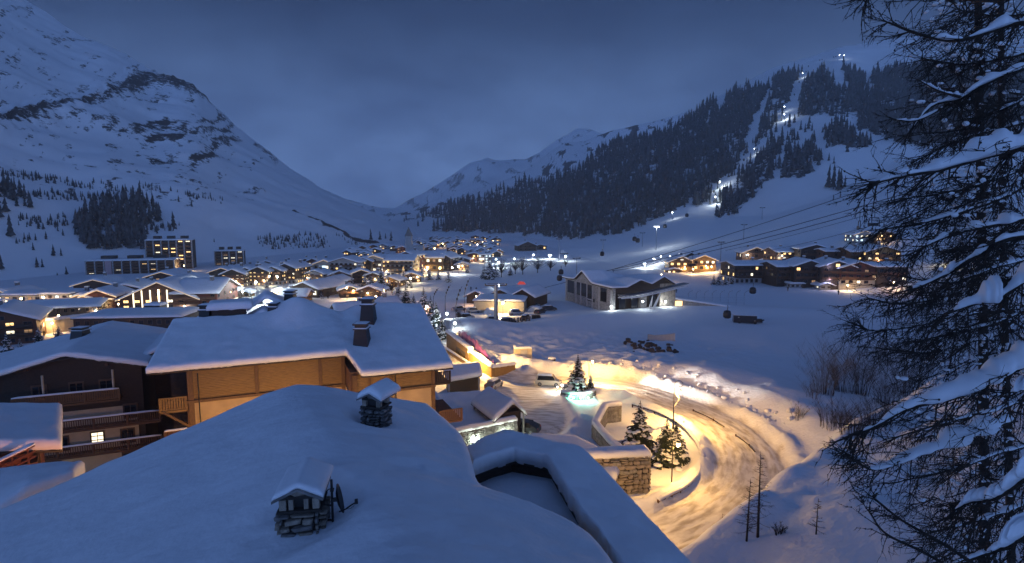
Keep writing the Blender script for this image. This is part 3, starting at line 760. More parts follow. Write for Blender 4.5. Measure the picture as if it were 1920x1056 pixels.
# snow-covered wing round the sunken terrace
inner = [(886, 864, 15.9), (930, 848, 15.9), (965, 838, 15.9), (1025, 849, 15.9), (1059, 905, 15.9), (1090, 952, 15.9), (1121, 986, 15.88), (1150, 1030, 15.85), (1200, 1110, 15.8)]
outer = [(871, 838, 15.55), (905, 819, 15.7), (945, 803, 15.8), (1088, 834, 15.45), (1140, 884, 15.2), (1180, 929, 15.15), (1232, 985, 15.15), (1300, 1056, 15.15), (1370, 1130, 15.1)]
I = np.array([gp(*p) for p in inner]); O = np.array([gp(*p) for p in outer])
W_ = np.array([I, I * .65 + O * .35 + [0, 0, .03], I * .3 + O * .7 + [0, 0, .06], O])
W_[..., 2] -= 0.75
Wd = resample(W_, 46, 90, True)
Wd[..., 2] += .12 * (fbm(Wd[..., 0] * .8, Wd[..., 1] * .8, 17, 4) - .5)
Wd[0, :, :2] += (.18 * (fbm(Wd[0, :, 0] * 2.2, Wd[0, :, 1] * 2.2, 19, 3) - .5))[:, None]
wb(fg, snow_slab(Wd, 0.75, 0.16, 0.10, 0.86, 21), 'wing_snow', None)
wb(fg, plate(W_, -0.12, -0.003, 'dark_wood'), 'wing_roof', None)
ter = np.array([gp(*p) for p in [(850, 930, 14.15), (885, 880, 14.15), (1036, 872, 14.15), (1074, 905, 14.15), (1160, 1010, 14.15), (1040, 1030, 14.15)]])
tm = np.array([[ter[0], ter[1]], [ter[5] * .5 + ter[0] * .5, (ter[2])], [ter[5], ter[3]], [ter[5] * .6 + ter[4] * .4, ter[4]]])
wb(fg, snow_slab(resample(tm, 24, 20), 0.22, .3, .04, .6, 23), 'terrace_snow', None)
dk = MB(); ctr = ter.mean(0)
for i in range(8):
    if i > 5: break
    a, b = I[i], I[i + 1]
    q = [(O[i] - a), (O[i + 1] - b)]; q = [v / np.linalg.norm(v[:2]) * .55 for v in q]
    a2, b2 = a + q[0], b + q[1]
    dk.add([(a2[0], a2[1], 0.5), (b2[0], b2[1], 0.5), (b2[0], b2[1], 15.04), (a2[0], a2[1], 15.04), (a2[0] + q[0][0], a2[1] + q[0][1], 0.5), (b2[0] + q[1][0], b2[1] + q[1][1], 0.5), (b2[0] + q[1][0], b2[1] + q[1][1], 15.04), (a2[0] + q[0][0], a2[1] + q[0][1], 15.04)], [(0, 1, 2, 3), (5, 4, 7, 6), (3, 2, 6, 7), (0, 3, 7, 4), (1, 5, 6, 2), (0, 4, 5, 1)])
wb(fg, dk, 'terrace_wall', 'dark_wood')
ow = MB(); oo = [O[k] - (O[k] - I[k]) * .25 for k in range(9)]
ow.prism([tuple(q[:2]) for q in oo] + [tuple(I[8][:2]), tuple(I[5][:2]), tuple(I[3][:2]), tuple(I[0][:2])][::1], 0, [13.9] * 13)
wb(fg, ow, 'wing_wall', 'plaster')

# chimneys of the near chalet
def stone_chimney(t, c, wd, dp, hs, hv, ang, cap_t, aw, ah, seed, m, openings):
    pl = np.array(t.location); zc = c[2]
    ch = MB(); ch.box((c[0] - pl[0], c[1] - pl[1], zc + hs / 2 - .6 - pl[2]), (wd - .08, dp - .08, hs + 1.2), ang)
    chim = ch.build('chimney', 'mortar', t)
    ca, sa = math.cos(ang), math.sin(ang)
    def loc(x, y, z): return np.array([c[0] + x * ca - y * sa, c[1] + x * sa + y * ca, zc + z])
    cs = [loc(-wd / 2, -dp / 2, 0), loc(wd / 2, -dp / 2, 0), loc(wd / 2, dp / 2, 0), loc(-wd / 2, dp / 2, 0)]
    for k in (0, 1, 3): stone_face(chim, cs[k], cs[(k + 1) % 4], zc - .35, zc + hs, aw, ah, seed + k, m, .18)
    b = MB()                                               # vent storey: sill, corner posts, dark core, gable
    def bx(x, y, z, d): q = loc(x, y, z) - pl; b.box(tuple(q), d, ang)
    bx(0, 0, hs + .035, (wd + .10, dp + .10, .07))
    bx(0, -dp / 2 + .08, hs + .07 + hv + .05, (wd, .14, .10)); bx(0, dp / 2 - .08, hs + .07 + hv + .05, (wd, .14, .10))
    b.build('sill', 'mortar', chim); b = MB()
    for sx in (-1, 1):
        for sy in (-1, 1): bx(sx * (wd / 2 - .10), sy * (dp / 2 - .10), hs + .07 + hv / 2, (.18, .18, hv)); b.build('vent_pillar', 'stone', chim); b = MB()
    for x in openings: bx(x, -dp / 2 + .08, hs + .07 + hv / 2, (.12, .12, hv)); b.build('vent_pillar', 'stone', chim); b = MB()
    k = MB(); q = loc(0, 0, hs + .07 + hv / 2) - pl; k.box(tuple(q), (wd - .34, dp - .34, hv), ang); k.build('flue_core', 'black_metal', chim)
    zt = hs + .07 + hv + .10; ov = .13; rise = (wd / 2 + ov) * .5
    g = MB(); v = [loc(-wd / 2, -dp / 2 + .05, zt), loc(wd / 2, -dp / 2 + .05, zt), loc(0, -dp / 2 + .05, zt + wd / 2 * .5), loc(-wd / 2, dp / 2 - .05, zt), loc(wd / 2, dp / 2 - .05, zt), loc(0, dp / 2 - .05, zt + wd / 2 * .5)]
    g.add([p - pl for p in v], [(0, 1, 2), (5, 4, 3), (0, 3, 4, 1)]); g.build('gable', 'mortar', chim); q = loc(0, -dp / 2 + .03, zt + wd * .11) - pl; link('stone', STONES[m][2], chim, q, ang, (wd * .40, .08, wd * .20))
    for sgn in (-1, 1):
        e0, e1 = loc(sgn * (wd / 2 + ov), -dp / 2 - .22, zt - .10 + .02), loc(sgn * (wd / 2 + ov), dp / 2 + .22, zt - .10 + .02)
        r0, r1 = loc(0, -dp / 2 - .22, zt - .10 + rise), loc(0, dp / 2 + .22, zt - .10 + rise)
        Pg = np.array([[e0, e1], [r0, r1]]) - pl
        link('cap', plate(resample(Pg, 4, 4, False), .0, .06, 'grey_stone', 'cap'), chim)
    Pg = np.array([[loc(-(wd / 2 + ov), y, zt - .02), loc(0, y, zt - .03 + rise), loc(wd / 2 + ov, y, zt - .02)] for y in (-dp / 2 - .14, dp / 2 + .24 + .5)]) - pl
    link('snow_cap', snow_slab(resample(Pg, 18, 22), cap_t, .3, .05, .45, seed), chim)
    return chim
stone_chimney(fg, C1 + [.05, .25, .10], 1.08, 1.0, .76, .30, .16, .15, .44, .25, 5, 'stone', (-.22, .18))
stone_chimney(fg, C2 + [0, .2, .15], .88, .85, .98, .26, -.30, .30, .30, .17, 9, 'grey_stone', ())
# satellite aerial beside the lower chimney
mt = C1 + np.array([.88, .25, -.05])
sd_ = thing('satellite_dish', mt, 'black satellite dish and mast bracketed to the wide stone chimney on the near roof', 'satellite dish', None, R(14))
b = MB(); b.tube([(0, 0, -.3), (0.0, 0, 1.62)], .035, 8); b.build('mast', 'black_metal', sd_)
b = MB()
for z in (.42, .86): b.beam((-.30, .05, z), (0, 0, z), .05, .04)
b.beam((-.30, .05, .42), (-.30, .05, .86), .05); b.build('wall_bracket', 'black_metal', sd_)
b = MB(); vs = []; nn = 16
for ring, (rr, dd) in enumerate(((0.02, 0), (.22, .03), (.42, .10))):
    for j in range(nn):
        a = 2 * math.pi * j / nn; vs.append(Vector((.14 + dd, rr * math.cos(a) * .95, 1.02 + rr * math.sin(a))))
rot = Matrix.Rotation(R(-12), 3, 'Y'); vs = [rot @ (v - Vector((.14, 0, 1.02))) + Vector((.14, 0, 1.02)) for v in vs]
fs = [(i * nn + j, i * nn + (j + 1) % nn, (i + 1) * nn + (j + 1) % nn, (i + 1) * nn + j) for i in range(2) for j in range(nn)]
b.add(vs, fs); b.add([v - Vector((.02, 0, 0)) for v in vs], [f[::-1] for f in fs]); b.build('dish', 'black_metal', sd_, True)
b = MB(); b.beam((0, 0, 1.02), (.13, 0, 1.02), .09); b.beam((0, 0, 1.28), (.02, 0, 1.36), .10); b.build('clamp', 'black_metal', sd_)
b = MB(); b.tube([(.18, 0, .64), (.36, 0, .70), (.52, 0, .80), (.64, 0, .86)], .022, 6); b.tube([(.38, 0, .70), (.5, 0, .70), (.62, 0, .80)], .008, 4); b.build('arm', 'black_metal', sd_)
b = MB(); b.box((.66, 0, .89), (.09, .09, .12)); b.build('receiver', 'black_metal', sd_)
b = MB(); b.tube([(0, 0, 1.36), (-.10, 0, 1.34), (-.2, .02, 1.15), (-.24, .03, .7)], .015, 5); b.build('cable', 'black_metal', sd_)

# ------------------------------------------------------------------ amber-walled chalet across the yard
th = R(23.0); YA = np.array([math.cos(th), math.sin(th)]); YS = np.array([-math.sin(th), math.cos(th)])
YO = np.array([-31.0, 47.0])
def yp(a, s, z): p = YO + YA * a + YS * s; return np.array([p[0], p[1], z])
def yz(s): return 13.95 + .33 * s
yc = thing('chalet', yp(12, 4, 0), 'long amber-boarded chalet with pink-edged thick roof snow behind the near roof', 'chalet')
def eave(a): return np.interp(a, [-9, 16.4, 17.3, 40], [0, 0, -3.7, -3.9])
acol = np.unique(np.concatenate([np.linspace(0, 16.3, 34), np.linspace(16.3, 17.4, 9), np.linspace(17.4, 25.9, 20)]))
def hump(a, s):
    return 1.55 * np.exp(-((a - 12.3 - .25 * (s - 8)) / 2.1) ** 2) * sstep(4.0, 8.6, s) + .5 * np.exp(-((a - 20.5) / 3.5) ** 2) * sstep(5, 8, s) - 0.5 * np.exp(-((a - 17.0) / 1.0) ** 2) * sstep(4, 8, s)
Pr = []
for a in acol:
    e0 = eave(a); lean = 0.16 * max(0, 1 - a / 3)
    row = []
    for v in np.linspace(0, 1, 26):
        s_ = e0 + (8.3 - e0) * v
        row.append(yp(a + 1.0 * v * max(0, 1 - a / 6), s_, yz(s_) + hump(a, s_)))
    for v in (1, 2, 3, 4):
        row.append(yp(a + 1.0 * max(0, 1 - a / 6), 8.3 + v, yz(8.3) + hump(a, 8.3 + v) * (1 if v < 4 else .7) - .05 - .30 * (v - .6)))
    Pr.append(row)
Pr = np.array(Pr)
Pr[..., 2] += 0.10 * (fbm(Pr[..., 0] / 2, Pr[..., 1] / 2, 33, 3) - .5)
wb(yc, snow_slab(resample(Pr, 130, 70), 0.56, .34, .10, .74, 41), 'roof_snow', None)
wb(yc, plate(Pr, -.16, -.003, 'dark_wood'), 'roof', None)
def wall_box(mb, a0, a1, s0, s1, z0, z1):
    c = yp((a0 + a1) / 2, (s0 + s1) / 2, (z0 + z1) / 2); mb.box(c, (a1 - a0, s1 - s0, z1 - z0), th)
b = MB(); wall_box(b, 2.9, 16.35, .9, 8.6, 0, 10.75); wall_box(b, 16.35, 24.3, -2.7, 8.6, 0, 10.75); wb(yc, b, 'plaster_wall', 'tan_plaster')
b = MB(); wall_box(b, 2.95, 16.3, .95, 8.5, 10.95, 13.95); wall_box(b, 16.4, 24.25, -2.65, 8.5, 10.95, 12.95); wb(yc, b, 'backing_wall', 'brown_wood')
# horizontal boards in three bays and on the projecting part, one strip each
bo = MB()
def boards(a0, a1, s, z0, z1, h=.15):
    z = z0
    while z < z1 - .05:
        wall_box(bo, a0, a1, s - .03 + .008 * (int(z / h) % 3), s + .05, z, min(z + h - .018, z1)); z += h
for a0, a1 in ((3.35, 8.35), (8.65, 13.9), (14.2, 16.0)): boards(a0, a1, .9, 10.98, 13.72 + .0)
boards(17.0, 18.0, -2.7, 10.98, 12.62); boards(20.2, 24.0, -2.7, 10.98, 12.62)
ob = wb(yc, bo, 'cladding', 'amber_wood'); tag(ob, kind='stuff')
for a0, a1, s, z0, z1 in ((2.9, 3.35, .9, 0.2, 13.75), (8.35, 8.65, .9, 10.97, 13.75), (13.9, 14.2, .9, 10.97, 13.75), (16.0, 16.35, .9, 0.2, 13.75), (16.6, 17.0, -2.7, 0.2, 12.65), (18.0, 18.25, -2.7, 10.97, 12.65), (20.0, 20.25, -2.7, 0.2, 12.65), (24.0, 24.35, -2.7, .2, 12.65)):
    b = MB(); wall_box(b, a0, a1, s - .12, s + .1, z0, z1); wb(yc, b, 'post', 'post_wood')
b = MB(); wall_box(b, 2.8, 16.4, .72, .9, 10.72, 10.97); wb(yc, b, 'beam', 'post_wood')
b = MB(); wall_box(b, 16.5, 24.4, -2.88, -2.7, 10.72, 10.97); wb(yc, b, 'beam', 'post_wood')
for a, s in ((3.75, .75), (20.5, -2.95)):
    b = MB(); p = yp(a, s, 0); b.tube([(p[0], p[1], .3), (p[0], p[1], 13.4 if s > 0 else 12.4)], .06, 6); wb(yc, b, 'downpipe', 'black_metal')
# vertical boards of the small bay
for k in range(7):
    b = MB(); wall_box(b, 18.27 + k * .245, 18.49 + k * .245, -2.78, -2.68, 10.98, 12.62); wb(yc, b, 'plank', 'amber_wood')
def balcony(t, fn, a0, a1, s0, s1, z, hgt=1.0, m='amber_wood', n=None, pat=True, snow=False):
    """a balcony with floor, posts, rail and balusters; fn(a, s, z) gives world points"""
    ang = math.atan2(*(fn(1, 0, 0) - fn(0, 0, 0))[[1, 0]])
    b = MB(); c = fn((a0 + a1) / 2, (s0 + s1) / 2, z - .1); b.box(c, (abs(a1 - a0), abs(s1 - s0), .2), ang)
    bal = wb(t, b, 'balcony', m)
    r = MB()
    for zz, hh in ((z + hgt, .10), (z + .12, .10)): r.box(fn((a0 + a1) / 2, s0, zz), (abs(a1 - a0), .08, hh), ang)
    nps = max(2, int(abs(a1 - a0) / 2.4) + 1)
    for k in range(nps): r.box(fn(a0 + (a1 - a0) * k / (nps - 1), s0, z + hgt / 2), (.13, .13, hgt + .1), ang)
    link('railing', r.mesh('railing', m), bal)
    g = MB(); nb = n or int(abs(a1 - a0) / .19)
    for k in range(nb):
        a = a0 + (a1 - a0) * (k + .5) / nb
        g.box(fn(a, s0 + .02, z + hgt / 2 + .05), (abs(a1 - a0) / nb * (.74 if pat else .35), .035, hgt - .2), ang)
    o = link('baluster', g.mesh('baluster', m), bal); tag(o, kind='stuff')
    if snow:
        Pq = np.array([[fn(a0, s0 - .07, z + hgt + .05), fn(a1, s0 - .07, z + hgt + .05)], [fn(a0, s0 + .09, z + hgt + .05), fn(a1, s0 + .09, z + hgt + .05)]]) - np.array(t.location)
        link('rail_snow', snow_slab(resample(Pq, 4, 18, False), .16, .08, .02, .5, int(z * 7)), bal, np.array(t.location))
    return bal
balcony(yc, yp, .7, 2.75, .9, 4, 10.2, 1.15, 'amber_wood')
balcony(yc, yp, .9, 2.75, 1.0, 4, 7.2, 1.1, 'brown_wood', snow=True)
balcony(yc, yp, 24.4, 26.0, -2.4, 2.5, 10.9, 1.1, 'dark_wood')
balcony(yc, yp, 24.4, 26.6, -4.2, 2.5, 7.6, 1.1, 'brown_wood')
b = MB(); b.beam(yp(2.9, .9, 8.6), yp(1.0, .9, 10.1), .2); b.beam(yp(2.9, .9, 8.6), yp(2.9, .9, 10.1), .2); wb(yc, b, 'brace', 'post_wood')
# dark chimneys and dormers up the roof
def slate_chimney(t, p, w, h, label=None, band=True):
    pl = np.array(t.location); p = np.array(p) - pl
    b = MB()
    def taper(z0, z1, w0, w1, d=1.0):
        vs = [(p[0] + sx * w_ / 2, p[1] + sy * w_ / 2 * d, p[2] + z) for z, w_ in ((z0, w0), (z1, w1)) for sx, sy in ((-1, -1), (1, -1), (1, 1), (-1, 1))]
        b.add(vs, [(3, 2, 1, 0), (4, 5, 6, 7), (0, 1, 5, 4), (1, 2, 6, 5), (2, 3, 7, 6), (3, 0, 4, 7)])
    taper(-.6, h * .70, w, w * .74)
    c = b.build('chimney', 'black_metal', t)
    b = MB(); taper(h * .70, h * .75, w * .9, w * .9); taper(h * .80, h * .90, w * .70, w * .70); taper(h * .92, h, w * .92, w * .92); b.build('cap', 'black_metal', c)
    b = MB(); taper(h * .75, h * .80, w * .84, w * .80); taper(h, h * 1.05, w * .85, w * .5); b.build('snow_cap', 'roof_snow', c)
    return c
def on_y(px, py, ds=0): # point on the amber chalet's roof seen at a pixel
    best = None
    for s_ in np.linspace(-4, 12, 161):
        for a in [None]:
            z = yz(min(s_, 8.3)) + .5
            d = ray(px, py); t = (z - CAM_H) / d[2]; q = np.array([d[0] * t, d[1] * t]); ss = (q - YO) @ YS
            e = abs(ss - s_)
            if best is None or e < best[0]: best = (e, np.array([q[0], q[1], z]))
    return best[1]
slate_chimney(yc, on_y(679, 643), 1.55, 2.0)
slate_chimney(yc, on_y(691, 603) + [0, 0, 0], 1.6, 2.5)
slate_chimney(yc, yp(3.9, 9.6, 16.2), 1.35, 2.1)
slate_chimney(yc, yp(10.2, 8.2, 16.7), 1.15, 1.6)
slate_chimney(yc, yp(12.0, 12.5, 17.6), 1.3, 1.4)
b = MB(); c = yp(6.0, 9.6, 16.9); b.box(c, (3.1, 2.4, 1.9), th); wb(yc, b, 'dormer_wall', 'dark_wood')
Pq = np.array([[yp(a, s_, 17.85) for s_ in (8.1, 11)] for a in (4.0, 8.2)]); wb(yc, snow_slab(resample(Pq, 16, 14), .75, .45, .08, .45, 5), 'dormer_snow', None)
b = MB(); q = [yp(7.6, 8.6, 16.3), yp(9.2, 8.6, 17.25), yp(10.9, 8.6, 16.6)]; q2 = [yp(7.6, 11, 16.3), yp(9.2, 11, 17.25), yp(10.9, 11, 16.6)]
b.add(q + q2, [(0, 2, 1), (3, 4, 5), (0, 1, 4, 3), (1, 2, 5, 4)]); wb(yc, b, 'dormer_gable', 'dark_wood')
Pq = np.array([[yp(a, s_, z) for s_ in (8.2, 11.5)] for a, z in ((7.3, 16.25), (9.2, 17.3), (11.2, 16.6))]); wb(yc, snow_slab(resample(Pq, 22, 10), .4, .3, .06, .5, 6), 'dormer_snow', None)
Pq = np.array([[yp(a, s_, z) for s_ in (10.5, 15)] for a, z in ((7.6, 17.2), (9.6, 18.5), (11.8, 17.2))]); wb(yc, snow_slab(resample(Pq, 22, 10), .5, .3, .08, .5, 7), 'dormer_snow', None)
# lower snow roof behind it, running left from the dormers
Pq = np.array([[yp(a, s_, z) for s_, z in ((9.3, 15.2), (12.5, 16.1), (16, 15))] for a in (1.6, 6)]); wb(yc, snow_slab(resample(Pq, 20, 20), .5, .4, .06, .5, 8), 'rear_snow', None)
b = MB(); wall_box(b, 3.4, 24, 8.7, 17, 0, 14.8); wall_box(b, .8, 3.4, 6.5, 8.7, 0, 12.9); wb(yc, b, 'rear_wall', 'dark_wood')
#@@D
# ------------------------------------------------------------------ lamps
def point(parent, loc, col, watt, r=.18):
    l = bpy.data.lights.new('lamp_light', 'POINT'); l.color = col; l.energy = watt; l.shadow_soft_size = r
    o = bpy.data.objects.new('lamp_light', l); COL.objects.link(o)
    if parent is not None: o.parent = parent
    o.location = tuple(float(c) for c in loc)
    return o
def street_lamp(p, h, label, watt=1200, col=SODIUM, side=1, scroll=True, garland=False, rb=.17):
    t = thing('street_lamp', p, label, 'street lamp', 'street lamps along the snowy road')
    b = MB(); b.lathe((0, 0, 0), [(.11, -.4), (.11, .5), (.075, .6), (.055, h * .8)], 8); b.build('post', 'black_metal', t)
    b = MB(); pts = []
    if scroll:
        r0 = h * .10
        pts = [(0, 0, h * .8), (0, 0, h - r0)]
        for k in range(15):
            a = math.pi - k * .36; rr = r0 * (1 - k * .045)
            pts.append((side * (r0 + rr * math.cos(a)), 0, h - r0 + rr * math.sin(a)))
        b.tube(pts, .03, 5)
        hx, hzz = side * r0 * 1.25, h - r0 * 2.4
        b.tube([(side * r0 * 1.25, 0, h - r0 * 1.2), (hx, 0, hzz + rb + .1)], .02, 4)
    else:
        b.tube([(0, 0, h * .8), (0, 0, h)], .05, 6); hx, hzz = side * .55, h - .25
        b.tube([(0, 0, h - .5), (side * .3, 0, h - .05), (hx, 0, h), (hx, 0, hzz + rb)], .025, 5)
    b.lathe((hx, 0, hzz + rb - .03), [(rb * .9, 0), (rb * .7, .10), (.03, .16)], 8)
    b.build('bracket', 'black_metal', t)
    b = MB(); b.ball((hx, 0, hzz), rb, 12, 8); g = b.build('globe', 'bulb_warm', t, True); g.visible_shadow = True
    point(t, (hx, 0, hzz - rb - .12), col, watt)
    if garland:
        b = MB(); r = random.Random(4)
        for k in range(42):
            u = k / 41; b.ball((side * (.15 + .35 * math.sin(u * 5) + .25 * u), r.uniform(-.05, .05), h * .72 - u * 2.0), .05, 5, 3)
        b.build('light_garland', 'garland_edge_glow', t)
    return t
g1 = gp(1262, 806); street_lamp(g1, 6.6, 'street lamp with scrolled top and a light garland, rising behind the two snowy spruces', 7500, SODIUM, 1, True, True)
g2 = gp(1259, 914); street_lamp(g2, 4.75, 'street lamp on a thin bare post, nearest the big stone wall', 2600, SODIUM, 1, False, False, .22)
g3 = gp(1104, 722); street_lamp(g3, 4.2, 'street lamp glowing above the small lit spruce by the green planter', 7500, SODIUM, 1, False, False, .2)
g4 = gp(876, 694); street_lamp(g4 + np.array([.3, -1.6, 0]), 4.2, 'short street lamp before the timber retaining wall', 21000, (1, .58, .18), 1, False, False, .2)
g5 = gp(868, 668); point(g4 is not None and street_lamp(gp(846, 652) + [1.0, 0, 0], 3.2, 'street lamp by the far end of the timber retaining wall', 1000, (1, .66, .28), -1, False), (0, 0, 2.5), SODIUM, 1)

def wall_lamp(p, label, col, watt, m='bulb_warm', r=.1):
    t = thing('wall_lamp', p, label, 'wall lamp')
    b = MB(); b.ball((0, 0, 0), r, 8, 6); b.build('globe', m, t, True)
    b = MB(); b.box((0, 0, r + .03), (r * 2.2, r * 2.2, .05)); b.beam((0, 0, r), (0, .25, r + .05), .04); b.build('bracket', 'black_metal', t)
    point(t, (0, -.05, -r - .12), col, watt, .12)
    return t
# lamps in the yard between the near roof and the amber chalet
for a, s_, z, wt in ((4.0, -6.5, 7.4, 330), (11.5, -5.5, 7.6, 430), (20.5, -8.5, 7.4, 330)):
    p = yp(a, s_, 0); street_lamp((p[0], p[1], 0), z, {4.0: 'yard lamp below the amber chalet, beside its corner balcony', 11.5: 'yard lamp below the middle of the amber chalet', 20.5: 'yard lamp below the stepped bay of the amber chalet'}[a], wt * 5.0, (1, .58, .22), 1, False)
street_lamp((7.6, 45.0, 0), 4.6, 'street lamp on the lower road in front of the big stone wall', 3200, SODIUM, 1, False)

# ------------------------------------------------------------------ road-side walls, rails, planters
def wall_run(name, pts, h, wd, label, cat, face='pale_stone', snow=.45, aw=.45, ah=.22, seed=0, zb=0.0, stones=True, cap=True):
    """a free-standing wall along world points; h a number or one per point"""
    pts = [np.array(p, float) for p in pts]; hs = h if hasattr(h, '__len__') else [h] * len(pts)
    t = thing(name, (pts[0][0], pts[0][1], 0), label, cat); pl = np.array(t.location)
    nr = []
    for i in range(len(pts)):
        d = pts[min(i + 1, len(pts) - 1)][:2] - pts[max(i - 1, 0)][:2]; d /= np.linalg.norm(d); nr.append(np.array([-d[1], d[0]]))
    b = MB(); k = len(pts); vs = []
    for p, q, hh in zip(pts, nr, hs):
        for sg, z in ((-1, zb - .6), (1, zb - .6), (1, zb + hh), (-1, zb + hh)): vs.append((p[0] + q[0] * sg * wd / 2 - pl[0], p[1] + q[1] * sg * wd / 2 - pl[1], z))
    fs = []
    for i in range(k - 1):
        for j in range(4): fs.append((i * 4 + j, i * 4 + (j + 1) % 4, i * 4 + 4 + (j + 1) % 4, i * 4 + 4 + j))
    fs += [(3, 2, 1, 0), (k * 4 - 4, k * 4 - 3, k * 4 - 2, k * 4 - 1)]
    b.add(vs, fs); b.build('wall_core', 'mortar' if stones else face, t)
    if stones:
        sm = MB(); r = random.Random(seed)
        for i in range(k - 1):
            for sg in (-1, 1):
                a, c = pts[i][:2] + nr[i] * sg * wd / 2, pts[i + 1][:2] + nr[i + 1] * sg * wd / 2
                u = c - a; Ls = np.linalg.norm(u); u = u / Ls; ang = math.atan2(u[1], u[0])
                for (x, z, w, hh) in courses(Ls, max(hs[i], hs[i + 1]), aw, ah, seed + i * 2 + sg, .05):
                    if z + hh * .4 > hs[i] + (hs[i + 1] - hs[i]) * x / Ls: continue
                    p = a + u * x + nr[i] * sg * r.uniform(-.01, .04)
                    sm.box((p[0] - pl[0], p[1] - pl[1], zb + z), (w, .14, hh), ang + r.uniform(-.04, .04))
        for sg, i in ((1, 0), (-1, k - 1)): pass
        o = sm.build('stone', face, t); tag(o, kind='stuff')
    if cap:
        Pq = np.array([[(p[0] + q[0] * sg * (wd / 2 + .12), p[1] + q[1] * sg * (wd / 2 + .12), zb + hh) for p, q, hh in zip(pts, nr, hs)] for sg in (-1, 1)]) - pl
        link('snow_cap', snow_slab(resample(Pq, 10, 14 * k, False), snow, .3, .08, .5, seed), t)
    return t
# tall stone wall beside the lower road: every stone its own piece
sw = thing('stone_wall', (10.5, 54, 0), 'tall wall of big tan stones topped with pink-lit snow beside the lower road', 'stone wall')
wa, wbp = np.array([6.3, 52.9]), np.array([13.55, 53.75])
nrm_ = np.array([-(wbp - wa)[1], (wbp - wa)[0]]); nrm_ = nrm_ / np.linalg.norm(nrm_)
b = MB(); q = [wa - [10.5, 54], wbp - [10.5, 54], wbp + nrm_ * 1.4 - [10.5, 54], wa + nrm_ * 1.4 - [10.5, 54]]; b.prism([tuple(v) for v in q], -.5, 3.75); b.build('wall_core', 'mortar', sw)
stone_face(sw, wa, wbp, .0, 3.85, .70, .42, 77, 'stone', .30)
stone_face(sw, wbp, wbp + nrm_ * 1.4, .0, 3.85, .6, .42, 79, 'stone', .26)
Pq = np.array([[(*(wa + nrm_ * k), 3.80), (*(wbp + (wbp - wa) * .02 + nrm_ * k), 3.80)] for k in (-.2, 1.7)]) - np.array([10.5, 54, 0])
link('snow_cap', snow_slab(resample(Pq, 14, 60), .62, .5, .12, .4, 51), sw)
# ramp wall by the drive
rw = [gp(1163, 758, 2.4), gp(1134, 762, 2.4), gp(1116, 795, 1.9), gp(1145, 828, 1.5), gp(1178, 858, 1.1)]
wall_run('ramp_wall', rw, [2.4, 2.4, 1.9, 1.5, 1.1], .7, 'low snow-capped stone wall bending round the ramp below the green planter', 'stone wall', 'pale_stone', .5, .5, .26, 5)
# lit wall of the raised yard, and its parapet
wall_run('yard_wall', [gp(846, 812, 2.0), gp(905, 800, 2.0), gp(968, 787, 2.0)], 2.0, .5, 'floodlit pale stone wall with thick snow cap in front of the open shed', 'stone wall', 'pale_stone', .6, .35, .18, 8)
for px, py, lb in ((893, 808, 'white wall lamp low on the floodlit stone wall, nearer the amber chalet'), (950, 797, 'white wall lamp low on the floodlit stone wall, nearer the black car')):
    p = gp(px, py - 6, 2.0); wall_lamp(p + [0, -.75, -1.0], lb, (.85, 1, .80), 420, 'bulb_cold', .09)
wall_run('parapet_wall', [gp(806, 728, 2.6), gp(818, 742, 2.6), gp(836, 772, 2.6)], 2.6, .35, 'snow-topped parapet beside the right end of the amber chalet', 'wall', 'grey_plaster', .35, seed=3, stones=False)
b = MB(); ty = [gp(*p, 1.7) for p in ((846, 810), (968, 785), (962, 760), (905, 730), (815, 735), (800, 740))]
pq = np.array([[ty[0], ty[5]], [(ty[0] + ty[1]) / 2, (ty[4] + ty[3]) / 2 * .5 + ty[4] * .5], [ty[1], ty[3]]]); pq[..., 2] = 0
t = thing('snow_terrace', ty[0] * [1, 1, 0], 'raised yard under unbroken snow behind the floodlit stone wall', 'terrace')
link('snow', snow_slab(resample(pq, 30, 30), 1.75, .8, .12, .6, 4), t, -np.array(t.location))

# round planter with green lights, and its trees are placed later
pc = gp(1080, 742)
an = [pc + np.array([2.7 * math.cos(a), 2.2 * math.sin(a), 0]) for a in np.linspace(-2.6, 2.4, 9)]
wall_run('planter', an, 1.0, .6, 'curved stone planter full of snow and green lights round the tall spruce', 'planter', 'pale_stone', .4, .35, .2, 12)
t = thing('planter_snow', pc, 'mound of snow filling the green-lit planter', 'snow mound')
b = MB(); b.ball((0, 0, .4), (2.3, 1.9, .75), 18, 8); b.build('mound', 'rough_snow', t, True)
for k, (dx, dy) in enumerate(((-.7, -1.95), (.35, -2.15), (1.5, -1.9))):
    p = pc + np.array([dx, dy - .75, .55])
    tt = thing('garden_spotlight', p, ('green garden spotlight at the planter, nearest the moving car', 'green-white garden spotlight in the middle of the planter', 'pale green garden spotlight on the road-curve side of the planter')[k], 'spotlight')
    b = MB(); b.ball((0, 0, 0), .10, 8, 5); b.build('lens', 'bulb_cold', tt, True); b = MB(); b.lathe((0, 0, -.6), [(.04, 0), (.04, .5), (.11, .52)], 6); b.build('stake', 'black_metal', tt)
    point(tt, (0, -.25, .15), ((.15, 1.0, .55), (.4, 1, .75), (.6, 1, .85))[k], 240, .1)
t = thing('planter_lamp', gp(1045, 735) + [0, 0, .8], 'small white lamp lighting the snow bank beside the moving car', 'spotlight')
b = MB(); b.ball((0, 0, 0), .1, 8, 5); b.build('lens', 'bulb_cold', t); point(t, (0, -.3, .3), (1, .92, .8), 500)

